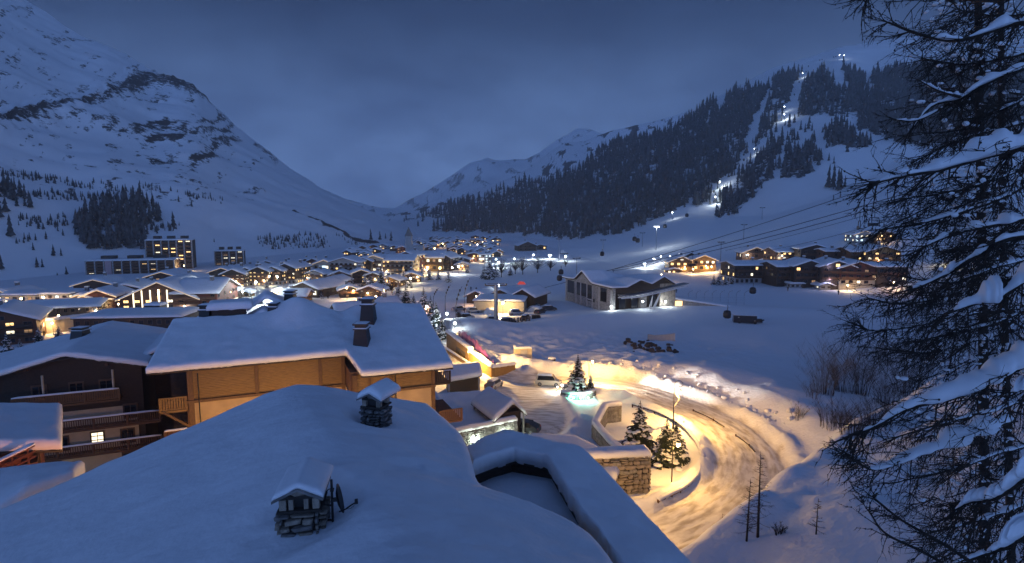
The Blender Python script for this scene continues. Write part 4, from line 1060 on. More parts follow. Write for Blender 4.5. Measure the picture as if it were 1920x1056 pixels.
# timber retaining wall with the net fence above
W1, W2, W3, W4 = gp(836, 652) + [.2, 0, 0], gp(880, 684), gp(922, 708), gp(966, 697)
def prof_wall(t, a, b_, h0, h1, pl):
    a = a[:2]; b_ = b_[:2]; u = (b_ - a); Ls = np.linalg.norm(u); u /= Ls; ang = math.atan2(u[1], u[0]); n_ = np.array([-u[1], u[0]])
    m_ = MB(); c = [a, b_, b_ + n_ * .5, a + n_ * .5]; m_.prism([tuple(v - pl[:2]) for v in c], -.5, [h0, h1, h1, h0]); m_.build('panel', 'post_wood', t)
    s_ = MB(); k = int(Ls / .22)
    for i in range(k):
        x = (i + .5) * Ls / k; hh = h0 + (h1 - h0) * x / Ls; p = a + u * x - n_ * .03
        s_.box((p[0] - pl[0], p[1] - pl[1], hh / 2), (Ls / k - .03, .07, hh), ang)
    o = s_.build('slat', 'amber_wood', t); tag(o, kind='stuff')
    Pq = np.array([[(*(a + n_ * k_ - u * .1), h0), (*(b_ + n_ * k_ + u * .1), h1)] for k_ in (-.25, .85)]) - pl
    link('snow_cap', snow_slab(resample(Pq, 10, 40), .45, .3, .1, .5, int(h0 * 10)), t)
    return u, n_, Ls, ang
t = thing('retaining_wall', (W1[0], W1[1], 0), 'stepped timber retaining wall with snow cap along the upper road', 'retaining wall'); pl = np.array(t.location)
L3 = W1 + (W2 - W1) * 1.0
u, n_, Ls, ang = prof_wall(t, W1, W2, 3.4, 2.9, pl)
for k in range(6):
    p = W1[:2] + u * (Ls * (.50 + .065 * k)) - n_ * .08
    m_ = MB(); m_.box((p[0] - pl[0], p[1] - pl[1], 1.25), (.42, .06, 1.1), ang); m_.build('window', 'dark_glass', t)
prof_wall(t, W2 + (W2 - W1) * .005, W2 * .45 + W3 * .55, 2.5, 2.2, pl)
prof_wall(t, W2 * .44 + W3 * .56, W3, 2.05, 1.75, pl)
prof_wall(t, W3 + [0.06, 0, 0], W4, 1.7, 1.3, pl)
m_ = MB(); a = W1[:2]; u2 = (W2 - W1)[:2]; u2 /= np.linalg.norm(u2); n2 = np.array([u2[1], -u2[0]])
q = [a + n2 * .9 + u2 * 2, a + n2 * 1.3 + u2 * 2, W3[:2] + n2 * 1.3 - u2 * 4, W3[:2] + n2 * .9 - u2 * 4]
m_.prism([tuple(v - pl[:2]) for v in q[::1]], -.2, .55); m_.build('kerb_beam', 'amber_wood', t)
Pq = np.array([[(*(q[0]), .55), (*(q[3]), .55)], [(*(q[1]), .55), (*(q[2]), .55)]]) - pl; link('kerb_snow', snow_slab(resample(Pq, 8, 60), .35, .2, .08, .5, 3), t)
mat('net', (0.15, 0.028, 0.20), .7)  # purple lamplight on the net is put into its colour
t = thing('net_fence', (W1[0] + 1, W1[1], 0), 'safety net on posts, painted as lit purple, above the timber retaining wall', 'fence'); pl = np.array(t.location)
fa, fb = W1[:2] + [1.2, 1.5], W3[:2] + [1.0, 1.3]; u = fb - fa; Ls = np.linalg.norm(u); u /= Ls
for k in range(13):
    p = fa + u * Ls * k / 12 - pl[:2]; m_ = MB(); z = gz(*(p + pl[:2])); m_.tube([(p[0], p[1], z - .3), (p[0] + .05, p[1], z + 2.0)], .05, 5); m_.build('post', 'net', t)
m_ = MB()
nn = int(Ls / .28)
for k in range(nn):
    p = fa + u * Ls * k / nn - pl[:2]; z = gz(*(p + pl[:2])); m_.beam((p[0], p[1], z + .15), (p[0], p[1], z + 1.65), .12, .03)
for h in (.2, .45, .7, .95, 1.2, 1.45, 1.65):
    for k in range(24):
        p, q = fa + u * Ls * k / 24, fa + u * Ls * (k + 1) / 24; m_.beam((*(p - pl[:2]), gz(*p) + h), (*(q - pl[:2]), gz(*q) + h), .09, .03)
o = m_.build('net', 'net', t); tag(o, kind='stuff')

# guard rails round the curve
def guard_rail(px_pts, z, label, snow=True, hh=.75):
    C = catmull(np.array([gp(*p, z) for p in px_pts]), 7); t = thing('guard_rail', (*C[0][:2], 0), label, 'guard rail', 'guard rails round the bend'); pl = np.array(t.location)
    for k in range(0, len(C), 4 if snow else 9):
        m_ = MB(); p = C[k] - pl; m_.tube([(p[0], p[1], -.3), (p[0], p[1], hh)], .10, 6); m_.build('post', 'brown_wood', t)
    m_ = MB(); m_.tube([(p[0] - pl[0], p[1] - pl[1], hh - .15) for p in C], .13 if snow else .07, 7); m_.build('rail', 'brown_wood' if snow else 'dark_wood', t)
    if snow:
        A = np.array(C) - pl; d = np.gradient(A[:, :2], axis=0); d /= np.linalg.norm(d, axis=1)[:, None]; nr = np.stack([-d[:, 1], d[:, 0]], 1)
        Pq = np.array([[(*(A[i, :2] + nr[i] * s_), hh - .06) for i in range(len(A))] for s_ in (-.22, .22)])
        link('snow_cap', snow_slab(resample(Pq, 7, len(A) * 3, False), .28, .18, .08, .5, 2), t)
guard_rail([(1186, 757), (1222, 768), (1258, 784), (1285, 803), (1306, 830), (1317, 856)], .7, 'log guard rail on the inside of the road bend')
guard_rail([(1314, 868), (1306, 890), (1283, 912), (1256, 926), (1234, 937)], .7, 'thick snow-topped guard rail curving past the thin-posted street lamp', True, .7)
guard_rail([(1300, 762), (1330, 775), (1358, 792)], .6, 'short dark guard rail outside the bend, nearer the scrolled lamp', False, .16)
guard_rail([(1380, 808), (1400, 822), (1416, 838)], .6, 'short dark guard rail outside the bend, nearer the bare larches', False, .16)

# ------------------------------------------------------------------ sheds in the raised yard
def small_roof(t, quad_rows, th_, m='roof_snow', nu=24, nv=24, seed=1):
    Pq = np.array(quad_rows) - np.array(t.location)
    link('roof', plate(resample(Pq, 6, 6, False), -.12, -.002, 'dark_wood'), t); link('roof_snow', snow_slab(resample(Pq, nu, nv), th_, .35, .06, .5, seed), t)
t = thing('shed', gp(868, 735), 'small dark shed under a thick snow slab before the timber wall', 'shed'); pl = np.array(t.location)
q = [gp(836, 733, 1.7), gp(905, 720, 1.7), gp(897, 700, 1.7), gp(829, 708, 1.7)]
c = sum(q) / 4
m_ = MB(); m_.prism([tuple((c + (v - c) * .8 - pl)[:2]) for v in q], -.5, 3.1); m_.build('wall', 'dark_wood', t)
for k, f in ((0, .08), (1, .9)):
    p = q[0] + (q[1] - q[0]) * f - pl; m_ = MB(); m_.box((p[0], p[1], 1.5), (.25, .25, 3.0)); m_.build('post', 'grey_plaster', t)
small_roof(t, [[v + [0, 0, z] for v, z in ((q[0], 1.25), (q[1], 1.25))], [(q[0] + q[3]) / 2 + [0, 0, 2.1], (q[1] + q[2]) / 2 + [0, 0, 2.1]], [q[3] + [0, 0, 1.4], q[2] + [0, 0, 1.4]]], .62)
t = thing('shed', gp(935, 790), 'open-fronted shed with a tilted heavy snow roof behind the floodlit wall', 'shed'); pl = np.array(t.location)
R1, R2, E1, E2, F2 = gp(914, 724, 4.2), gp(963, 750, 4.2), gp(883, 749, 3.1), gp(926, 783, 3.1), gp(988, 770, 3.3); F1 = gp(948, 744, 3.2)
m_ = MB(); cc_ = (R1 + R2) / 2
m_.prism([tuple((cc_ + (v - cc_) * .78 - pl)[:2]) for v in (E2, F2, F1, E1)], -.4, 3.0); m_.build('wall', 'dark_wood', t)
for v in (E2, F2, E1):
    p = cc_ + (v - cc_) * .88 - pl; m_ = MB(); m_.box((p[0], p[1], 1.5), (.22, .22, 3.2)); m_.build('post', 'grey_stone', t)
small_roof(t, [[E1 - [0, 0, .6], E2 - [0, 0, .6]], [R1 - [0, 0, .5], R2 - [0, 0, .5]], [F1 - [0, 0, .6], F2 - [0, 0, .6]]], .6, seed=4)
t = thing('garage', gp(1080, 850), 'low garage roof under orange-lit snow behind the near wing', 'garage'); pl = np.array(t.location)
q = [gp(990, 815, 2.6), gp(1078, 820, 2.6), gp(1170, 864, 2.6), gp(1150, 905, 2.6), gp(1040, 880, 2.6)]
c = sum(q) / 5; m_ = MB(); m_.prism([tuple((c + (v - c) * .93 - pl)[:2]) for v in (q[4], q[3], q[2], q[1], q[0])], -.4, 2.3); m_.build('wall', 'grey_plaster', t)
Pq = np.array([[q[0], q[1], q[2]], [q[4] * .6 + q[0] * .4, (q[4] + q[3]) / 2 * .6 + q[1] * .4, q[3]], [q[4], (q[4] + q[3]) / 2, q[3] - [0, .8, 0]]]) - pl; Pq[..., 2] = 2.3
Pq[2, :, 2] = 2.0
link('roof_snow', snow_slab(resample(Pq, 20, 34), .7, .6, .08, .5, 9), t)

# ------------------------------------------------------------------ cars
def make_car(p, rz, label, paint, Lc=4.3, Wc=1.75, Hc=1.5, suv=False, snow=True, group='cars about the village', detail=True):
    t = thing('car', p, label, 'car', group, rz)
    g = .22; hood = .92 if suv else .82; h = Hc
    xs = [-Lc / 2, -Lc / 2 + .06, -Lc / 2 + .25, -Lc * .18, -Lc * .02, Lc * .16, Lc * .30, Lc * .46, Lc / 2]
    if suv: roof = [.75, .98, h * .97, h, h, h * .97, hood + .05, hood - .05, .55]
    else: roof = [.6, .85, .98, h * .98, h, h * .95, hood + .02, hood - .08, .5]
    b = MB(); vs, fs = [], []
    ns = len(xs)
    for i, (x, zt) in enumerate(zip(xs, roof)):
        belt = min(zt, hood + .05); w = Wc / 2 * (0.94 if i in (0, ns - 1) else 1.0); wt = w * (1 - .28 * max(0, zt - belt) / .6)
        for y, z in ((-w * .96, g), (-w, g + .3), (-w * .98, belt), (-wt, zt - .03), (-wt * .86, zt), (wt * .86, zt), (wt, zt - .03), (w * .98, belt), (w, g + .3), (w * .96, g)): vs.append((x, y, z))
    for i in range(ns - 1):
        for j in range(9): fs.append((i * 10 + j, (i + 1) * 10 + j, (i + 1) * 10 + j + 1, i * 10 + j + 1))
        fs.append((i * 10 + 9, (i + 1) * 10 + 9, (i + 1) * 10, i * 10))
    fs += [tuple(range(10)), tuple(range((ns - 1) * 10 + 9, (ns - 1) * 10 - 1, -1))]
    b.add(vs, fs); b.build('body', paint, t)
    if not detail: return t
    for sy in (-1, 1):                                       # side glass
        b = MB(); y0, y1 = sy * (Wc / 2 * .985 + .006), sy * (Wc / 2 * .80 + .006)
        xa, xb = (-Lc * .40, Lc * .20) if suv else (-Lc * .30, Lc * .20)
        b.add([(xa, y0, hood + .10), (xb + .32, y0, hood + .10), (xb - .05, y1, h - .10), (xa + .18, y1, h - .10)], [(0, 1, 2, 3) if sy < 0 else (3, 2, 1, 0)]); b.build('side_window', 'dark_glass', t)
    b = MB(); b.add([(Lc * .295, -.68, hood + .08), (Lc * .295, .68, hood + .08), (Lc * .185, .55, h * .93), (Lc * .185, -.55, h * .93)], [(0, 1, 2, 3)]); b.build('windscreen', 'dark_glass', t)
    for sx in (-.31, .31):
        for sy in (-1, 1):
            b = MB(); v = []; n = 14
            for y in (-.10, .10):
                for j in range(n): v.append((.33 * math.cos(2 * math.pi * j / n), y, .33 * math.sin(2 * math.pi * j / n)))
            b.add(v, [tuple(range(n))[::-1], tuple(range(n, 2 * n))] + [(j, (j + 1) % n, n + (j + 1) % n, n + j) for j in range(n)])
            wh = b.build('wheel', 'black_metal', t, loc=(sx * Lc, sy * (Wc / 2 - .08), .33))
            b = MB(); b.add([(x * .6, y + (.012 if sy > 0 else -.012) + (0), z * .6) for x, y, z in v], [tuple(range(n))[::-1], tuple(range(n, 2 * n))] + [(j, (j + 1) % n, n + (j + 1) % n, n + j) for j in range(n)]); link('rim', b.mesh('rim', 'grey_metal'), wh, (0, sy * .01, 0))
    for sy in (-1, 1):
        b = MB(); b.box((Lc * .472, sy * .58, hood - .22), (.16, .32, .14)); b.build('headlight', 'white_paint', t)
        b = MB(); b.box((-Lc * .488, sy * .62, hood - .06), (.08, .2, .22)); b.build('tail_light', 'red_paint', t)
    if snow:
        Pq = np.array([[(-Lc * .40, -Wc * .33, h - .03), (Lc * .15, -Wc * .33, h - .03)], [(-Lc * .40, Wc * .33, h - .03), (Lc * .15, Wc * .33, h - .03)]])
        link('roof_snow', snow_slab(resample(Pq, 12, 16), .22, .25, .04, .3, 2), t)
    return t
mat('red_paint', (.35, .01, .01), .3); mat('silver_paint', (.35, .36, .38), .3, metal=.3); mat('beige_paint', (.55, .47, .34), .35)
cm = gp(1028, 722); car1 = make_car(cm, R(-8), 'pale beige off-roader with its headlights on, turning on the bright road', 'beige_paint', 4.3, 1.8, 1.75, True, True)
for sy in (-.6, .6):
    l = bpy.data.lights.new('headlight_beam', 'SPOT'); l.energy = 26000; l.color = (1, .97, .92); l.spot_size = R(34); l.spot_blend = .6; l.shadow_soft_size = .08
    o = bpy.data.objects.new('headlight_beam', l); COL.objects.link(o); o.parent = car1; o.location = (2.35, sy, .75); o.rotation_euler = (R(88), 0, R(-90 - 3))
cb = gp(985, 812); make_car(cb + [-.3, .6, 0], R(160), 'black saloon car half hidden behind the near wing roof', 'dark_paint', 4.4, 1.8, 1.5, False, False)
make_car(gp(926, 727), R(65), 'small parked car half buried in snow by the tilted shed', 'silver_paint', 3.8, 1.65, 1.45)

# ------------------------------------------------------------------ things standing in the snow field
p = gpt(980, 672); t = thing('utility_cabinet', p, 'pale windowless cabinet in the snow field near the timber wall', 'utility cabinet')
m_ = MB(); m_.box((0, 0, .95), (3.2, 2.0, 2.3), R(8)); m_.build('cabinet', 'plaster', t); Pq = np.array([[(-1.7, -1.1, 2.08), (1.7, -1.1, 2.08)], [(-1.7, 1.1, 2.08), (1.7, 1.1, 2.08)]]); o = link('snow_cap', snow_slab(resample(Pq, 12, 14), .4, .4, .05, .5, 2), t); o.rotation_euler = (0, 0, R(8))
m_ = MB(); m_.box((.2, -1.04, 1.0), (1.3, .05, 1.7), R(8)); m_.build('door', 'grey_plaster', t)
p = gpt(1240, 640); t = thing('billboard', p, 'grey snow-fronted hoarding beside the dark heap of boulders', 'hoarding')
m_ = MB(); m_.add([(-3.0, 0, -.3), (3.0, 0, -.3), (3.0, 0, 1.75), (1.0, 0, 1.5), (-1.6, 0, 1.3), (-3.0, 0, 1.6)] + [(x, .25, z) for x, z in ((-3, -.3), (3, -.3), (3, 1.75), (1, 1.5), (-1.6, 1.3), (-3, 1.6))], [(5, 4, 3, 2, 1, 0)[::-1], (6, 11, 10, 9, 8, 7)[::1]] + [(i, (i + 1) % 6, 6 + (i + 1) % 6, 6 + i) for i in range(6)]); m_.build('panel', 'grey_plaster', t)
for x in (-2.6, 2.6): m_ = MB(); m_.box((x, .35, .5), (.15, .15, 1.8)); m_.build('post', 'grey_metal', t)
r = random.Random(3)
ROCKM = [stone_mesh(90 + k, 'rock') for k in range(4)]
for me_ in ROCKM:
    bm = bmesh.new(); bm.from_mesh(me_); bmesh.ops.subdivide_edges(bm, edges=bm.edges[:], cuts=1)
    for v in bm.verts: v.co = v.co * 1.0 + Vector((r.uniform(-.09, .09), r.uniform(-.09, .09), r.uniform(-.09, .09)))
    bm.to_mesh(me_); bm.free()
for k in range(46):
    px = r.uniform(1168, 1225) if k < 28 else r.uniform(1205, 1268); py = r.uniform(640, 660) if k < 20 else r.uniform(646, 662)
    p = gpt(px, py); sc = r.uniform(.35, .95)
    o = link('boulder', ROCKM[k % 4], None, p + [0, 0, sc * (.12 if k % 3 else .6)], r.uniform(0, 6), (sc * 1.3, sc, sc * .8))
    tag(o, 'dark boulder in the snow-dusted heap beside the grey hoarding', 'boulder', 'boulders heaped in the snow field')
t = thing('trailer', gpt(1402, 606), 'dark low trailer standing alone on the smooth snow field', 'trailer', rz=R(-14))
m_ = MB(); m_.box((-.8, 0, 1.15), (5.6, 2.2, 1.9)); m_.build('box_body', 'dark_paint', t); m_ = MB(); m_.box((2.7, 0, .75), (1.4, 1.6, .8)); m_.beam((2.9, 0, .6), (3.9, 0, 1.0), .3); m_.build('drawbar', 'black_metal', t)
for x in (-2.2, 1.6):
    for y in (-1, 1): m_ = MB(); m_.tube([(x, y * 1.0, .4), (x, y * 1.2, .4)], .42, 12); m_.build('wheel', 'black_metal', t)
for x, z in ((-2.4, 1.6), (1.5, .8)): m_ = MB(); m_.box((x, -1.12, z), (.35, .04, .22)); m_.build('reflector', 'beige_paint', t)
Pq = np.array([[(-3.6, -1.1, 2.1), (2.0, -1.1, 2.1)], [(-3.6, 1.1, 2.1), (2.0, 1.1, 2.1)]]); link('snow_cap', snow_slab(resample(Pq, 8, 14), .12, .2, .03, .5, 2), t)
t = thing('bin', gpt(1035, 682), 'dark round-ended grit bin with a snow lid above the moving car', 'bin')
m_ = MB(); m_.box((0, 0, .5), (1.2, .8, 1.0)); m_.build('tub', 'black_metal', t); m_ = MB(); m_.ball((0, 0, 1.0), (.75, .55, .3), 10, 6); m_.build('snow_cap', 'roof_snow', t, True)
# ploughed lumps along the bank, and one by the field
LUMP = []
for k in range(4):
    b = MB(); b.ball((0, 0, 0), 1, 9, 6); me_ = b.mesh('snow_lump', 'rough_snow', True); rr_ = random.Random(k)
    for v in me_.vertices: v.co = Vector(v.co) * rr_.uniform(.75, 1.15)
    LUMP.append(me_)
r = random.Random(12)
for k in range(60):
    i = r.choice(range(int(len(ROADC) * .30), int(len(ROADC) * .58))); d_ = ROADC[i] - ROADC[i - 1]; n_ = np.array([-d_[1], d_[0]]); n_ /= np.linalg.norm(n_[:2])
    q = ROADC[i][:2] + n_ * r.uniform(4.9, 8.5); sc = r.uniform(.12, .42)
    o = link('snow_lump', LUMP[k % 4], None, (q[0], q[1], gz(*q) + sc * .25), r.uniform(0, 6), (sc * 1.2, sc, sc * .8)); tag(o, 'broken lump of ploughed snow on the bank outside the bend', 'snow lump', 'ploughed snow lumps on the bank')
#@@E
# ------------------------------------------------------------------ chalets and blocks of the village
def unit_window(lit, frame='window_frame', bars=1):
    b = MB(); b.cur = 0
    for x in (-.5, .5): b.box((x, 0, 0), (.12, .10, 1.12))
    for z in (-.5, .5): b.box((0, 0, z), (.88, .10, .12))
    if bars: b.box((0, 0, 0), (.05, .06, .88))
    b.cur = 1; b.box((0, .012, 0), (.88, .04, .88))
    return b.mesh('window', [frame, lit])
WIN = {k: unit_window(k) for k in ('lit_warm', 'lit_dim', 'lit_pale', 'lit_cold', 'dark_glass')}
def add_window(t, x, y, z, rz, w, h, kind): return link('window', WIN[kind], t, (x, y, z), rz, (w, 1, h))
def chalet(px, py, wpx, hpx, label, rz=0, dep=None, pitch=.36, wall='brown_wood', low=None, lowf=.45, snow=.6, over=.9, cols=4, rows=2, lit=.3, litm=('lit_warm', 'lit_warm', 'lit_pale', 'lit_dim'),
           balc=True, edge_glow=False, Y=None, chim=1, name='chalet', cat='chalet', group='houses of the village', ridge='y', sides=2, seed=0, flat=False, ww=None):
    p = gs_(px, py) if Y is None else at(px, py, Y); Y = p[1]
    w = wpx * Y / F_PX; h = hpx * Y / F_PX; dep = dep or w * .9
    t = thing(name, p, label, cat, group, R(rz))
    r = random.Random(seed * 131 + int(px) * 7 + int(py))
    rise = 0.0 if flat else (w / 2 * pitch if ridge == 'y' else dep / 2 * pitch)
    b = MB()
    lo = h * lowf if low else -2.5
    def shell(z0):
        if flat: b.box((0, 0, (z0 + h) / 2), (w, dep, h - z0)); return
        if ridge == 'y':
            f = [(-w / 2, z0), (w / 2, z0), (w / 2, h), (0, h + rise), (-w / 2, h)]
            vs = [(x, y, z) for y in (-dep / 2, dep / 2) for x, z in f]
        else:
            f = [(-dep / 2, z0), (dep / 2, z0), (dep / 2, h), (0, h + rise), (-dep / 2, h)]
            vs = [(x, -y, z) for x in (-w / 2, w / 2) for y, z in f]
        b.add(vs, [(0, 1, 2, 3, 4), (9, 8, 7, 6, 5)] + [(i, i + 5, (i + 1) % 5 + 5, (i + 1) % 5) for i in range(5)])
    shell(lo); b.build('wall', wall, t)
    if low: b = MB(); b.box((0, 0, (lo - 2.5) / 2), (w + .1, dep + .1, lo + 2.5)); b.build('ground_floor', low, t)
    o = over
    if flat: Pg = np.array([[(-w / 2 - o * .4, -dep / 2 - o * .4, h), (w / 2 + o * .4, -dep / 2 - o * .4, h)], [(-w / 2 - o * .4, dep / 2 + o * .4, h), (w / 2 + o * .4, dep / 2 + o * .4, h)]])
    elif ridge == 'y': Pg = np.array([[(x, y, z) for y in (-dep / 2 - o, dep / 2 + o)] for x, z in ((-w / 2 - o, h - o * pitch), (0, h + rise), (w / 2 + o, h - o * pitch))])
    else: Pg = np.array([[(x, y, z) for x in (-w / 2 - o, w / 2 + o)] for y, z in ((dep / 2 + o, h - o * pitch), (0, h + rise), (-dep / 2 - o, h - o * pitch))])
    Pg = Pg + np.array([0, 0, .16])
    link('roof', plate(Pg, -.16, -.002, 'dark_wood'), t)
    k = 1 if wpx < 25 else 0
    link('roof_snow', snow_slab(resample(Pg, 13 - 4 * k, 9 - 3 * k), snow, .45, .08, .5, r.randrange(99)), t)
    if edge_glow:  # glowing strips imitate lamplight caught by the snowy roof edge
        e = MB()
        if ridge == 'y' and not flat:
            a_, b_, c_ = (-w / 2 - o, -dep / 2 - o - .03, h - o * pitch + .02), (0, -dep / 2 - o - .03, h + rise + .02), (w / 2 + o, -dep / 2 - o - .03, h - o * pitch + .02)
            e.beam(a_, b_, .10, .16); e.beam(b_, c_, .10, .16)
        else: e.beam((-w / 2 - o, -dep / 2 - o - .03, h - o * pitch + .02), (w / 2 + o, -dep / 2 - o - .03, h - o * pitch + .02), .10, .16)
        e.build('snow_edge_glow', 'garland_edge_glow', t)
    if rows and cols:
        fh = h / rows; ws = ww or min(1.5, w / cols * .5); wh = min(1.5, fh * .5)
        for rr in range(rows):
            for c in range(cols):
                if r.random() < .10: continue
                kd = r.choice(litm) if r.random() < lit else 'dark_glass'
                add_window(t, -w / 2 + w * (c + .5) / cols, -dep / 2 - .04 - (.05 if low and (rr + .5) * fh < lo else 0), fh * (rr + .55), 0, ws, wh, kd)
        if rise > 2.2 and ridge == 'y': add_window(t, 0, -dep / 2 - .04, h + rise * .3, 0, ws, wh, r.choice(litm) if r.random() < lit else 'dark_glass')
        sc = max(1, int(dep / w * cols)) if sides else 0
        for sx in ((-1, 1) if sides == 2 else (sides,) if sides else ()):
            for rr in range(rows):
                for c in range(sc):
                    if r.random() < .25: continue
                    add_window(t, sx * (w / 2 + .04 + (.05 if low and (rr + .5) * fh < lo else 0)), -dep / 2 + dep * (c + .5) / sc, fh * (rr + .55), R(90 * sx), ws, wh, r.choice(litm) if r.random() < lit else 'dark_glass')
        if balc and wpx > 22:
            for rr in range(1, rows + (1 if rise > 2.5 and ridge == 'y' else 0)):
                z = fh * rr + .05; bw = w * (.92 if rr < rows else .5)
                bb = MB(); bb.box((0, -dep / 2 - .5, z), (bw, 1.0, .14)); bb.box((0, -dep / 2 - .98, z + .55), (bw, .08, .55)); bb.box((0, -dep / 2 - .98, z + .98), (bw, .12, .09))
                for q in range(4): bb.box((-bw / 2 + bw * q / 3, -dep / 2 - .98, z + .5), (.12, .12, 1.0))
                bb.build('balcony', 'brown_wood' if wall != 'brown_wood' else 'dark_wood', t)
    if rows and lit >= .3 and wpx >= 20 and r.random() < .62:      # a lamp by the door
        x = r.uniform(-.38, .38) * w; b = MB(); b.ball((x, -dep / 2 - 1.25, 2.5), .24, 7, 5); b.build('porch_lamp', 'bulb_warm', t, True); point(t, (x, -dep / 2 - 1.5, 2.1), r.choice(((1, .62, .26), (1, .62, .26), (1, .8, .5), (.9, .97, 1))), 750, .25)
    for c in range(chim):
        x = r.uniform(-.25, .25) * w; y = r.uniform(-.2, .3) * dep
        zb = h if flat else h + rise - (abs(x) if ridge == 'y' else abs(y)) * pitch
        b = MB(); b.box((x, y, zb + .6), (.9, .9, 2.0)); b.box((x, y, zb + 1.7), (1.1, 1.1, .12)); ch = b.build('chimney', 'grey_stone', t)
        b = MB(); b.box((x, y, zb + 1.9), (.95, .95, .28)); b.build('snow_cap', 'roof_snow', ch)
    return t
def glow(p, col, watt, m, label, r=.25, group='lamps lighting the village', post=3.5):
    t = thing('lamp', p, label, 'lamp', group); b = MB(); b.ball((0, 0, 0), r, 8, 6); b.build('globe', m, t, True)
    if post: b = MB(); b.tube([(0, .05, -post), (0, .05, -r * .5)], .06, 5); b.build('post', 'black_metal', t)
    point(t, (0, -r - .15, -r * .4), col, watt, r)
    return t
def lamp_at(px, py, h, col, watt, m, label, r=.25, Y=None):
    if Y is None:
        d = ray(px, py); tt = (h - CAM_H) / d[2]; p = np.array([d[0] * tt, d[1] * tt, h])
        if px > 990 and py < base_y(px): q = gs_(px, py); q = gs_(px, py + h * F_PX / q[1]); p = q + np.array([0, 0, h])
    else: p = at(px, py, Y)
    return glow(p, col, watt * 2.0, m, label, r, post=h)

# --- dark balconied chalet at the left
lc = thing('chalet', (-44, 56, 0), 'dark balconied chalet with one lit window, left of the amber chalet', 'chalet')
LO = np.array([-51.0, 52.4])
def lp(a, s, z): p = LO + YA * a + YS * s; return np.array([p[0], p[1], z])
Wl = 13.6; pk = 7.6
b = MB()
f = [(0, 0), (Wl, 0), (Wl, 11.9), (pk, 13.5), (0, 11.4)]
b.add([lp(a, 0, z) for a, z in f] + [lp(a, 15, z) for a, z in f], [(0, 1, 2, 3, 4), (9, 8, 7, 6, 5)] + [(i, i + 5, (i + 1) % 5 + 5, (i + 1) % 5) for i in range(5)]); wb(lc, b, 'wall', 'dark_wood')
b = MB(); c = lp(Wl / 2, -.03, 3.9); b.box(c, (Wl - 1.2, .10, 7.8), th); wb(lc, b, 'plaster_front', 'plaster')
Pq = np.array([[lp(a, s_, z) for s_ in (-1.5, 17)] for a, z in ((-6, 9.9), (pk, 13.75), (Wl + 1.0, 12.0))])
wb(lc, plate(resample(Pq, 12, 4, False), -.18, -.002, 'dark_wood'), 'roof', None); wb(lc, snow_slab(resample(Pq, 60, 50), .5, .35, .09, .7, 61), 'roof_snow', None)
for a in (1.0, 4.4, 10.9): b = MB(); b.beam(lp(a, -1.3, np.interp(a, [-6, pk, Wl], [9.8, 13.5, 11.7])), lp(a, .2, np.interp(a, [-6, pk, Wl], [9.8, 13.5, 11.7])), .25); wb(lc, b, 'purlin', 'brown_wood')
for a in (5.6, 11.3): b = MB(); b.beam(lp(a, -1.0, 10.1), lp(a, -1.0, 11.9), .14); wb(lc, b, 'post', 'plaster')
balcony(lc, lp, 3.2, 11.8, -1.3, 0, 8.9, 1.0, 'post_wood', n=44, snow=True)
balcony(lc, lp, 3.8, 15.2, -1.4, 0, 6.2, 1.0, 'brown_wood', n=60, pat=False, snow=True)
balcony(lc, lp, 3.4, 15.2, -1.4, 0, 3.55, 1.0, 'brown_wood', n=60, pat=False, snow=True)
for z, aa in ((9.8, (5, 8, 10.5)), (7.0, (5.2, 12.4)), (4.4, (6.4, 12.0)), (1.9, (5.6, 12.0))):
    for a in aa: o = link('window', WIN['dark_glass'], lc, lp(a, -.12, z + .2) - np.array(lc.location), th, (1.15, 1, 1.4))
o = link('window', WIN['lit_pale'], lc, lp(9.4, -.12, 4.75) - np.array(lc.location), th, (1.1, 1, 1.25)); tag(o, 'window glowing pale yellow')
b = MB()
for k in range(2): b.box(lp(9.4, -.19, 4.55 + k * .42), (1.0, .05, .07), th)
wb(lc, b, 'window_bar', 'window_frame')
wall_lamp(lp(3.2, -2.2, 2.6), 'greenish lamp by the basement stair of the dark balconied chalet', (.75, 1, .70), 55, 'bulb_cold', .08)
b = MB()
for k in range(9): b.box(lp(1.2 - .0 * k, -1.6 - k * .28, 2.6 - k * .24), (1.1, .3, .14), th)
wb(lc, b, 'stair', 'grey_plaster')
slate_chimney(lc, lp(6.6, 8, 13.7), 1.6, 1.3)
for pts, sd in (([lp(5.0, -3.4, 1.6), lp(9.2, -3.0, 1.6)], 2),): wall_run('yard_wall', pts, 1.6, .5, 'short snow-capped stone wall under the green-lit stair', 'stone wall', 'pale_stone', .4, .4, .2, 33)
# gable bay of the roof that joins it to the amber chalet
jc = thing('chalet', (-40, 66, 0), 'smaller snow-roofed chalet wedged between the dark chalet and the amber one', 'chalet')
b = MB(); f = [(12.0, 0), (26.5, 0), (26.5, 11.8), (19, 14.4), (12.0, 11.6)]
b.add([lp(a, 6.5, z) for a, z in f] + [lp(a, 12, z) for a, z in f], [(0, 1, 2, 3, 4), (9, 8, 7, 6, 5)] + [(i, i + 5, (i + 1) % 5 + 5, (i + 1) % 5) for i in range(5)]); wb(jc, b, 'wall', 'dark_wood')
Pq = np.array([[lp(a, s_, z) for s_ in (1.2, 13)] for a, z in ((13.0, 12.1), (19, 14.9), (22.5, 13.6))]); wb(jc, plate(Pq, -.16, -.002, 'dark_wood'), 'roof', None); wb(jc, snow_slab(resample(Pq, 30, 24), .45, .4, .06, .5, 62), 'roof_snow', None)
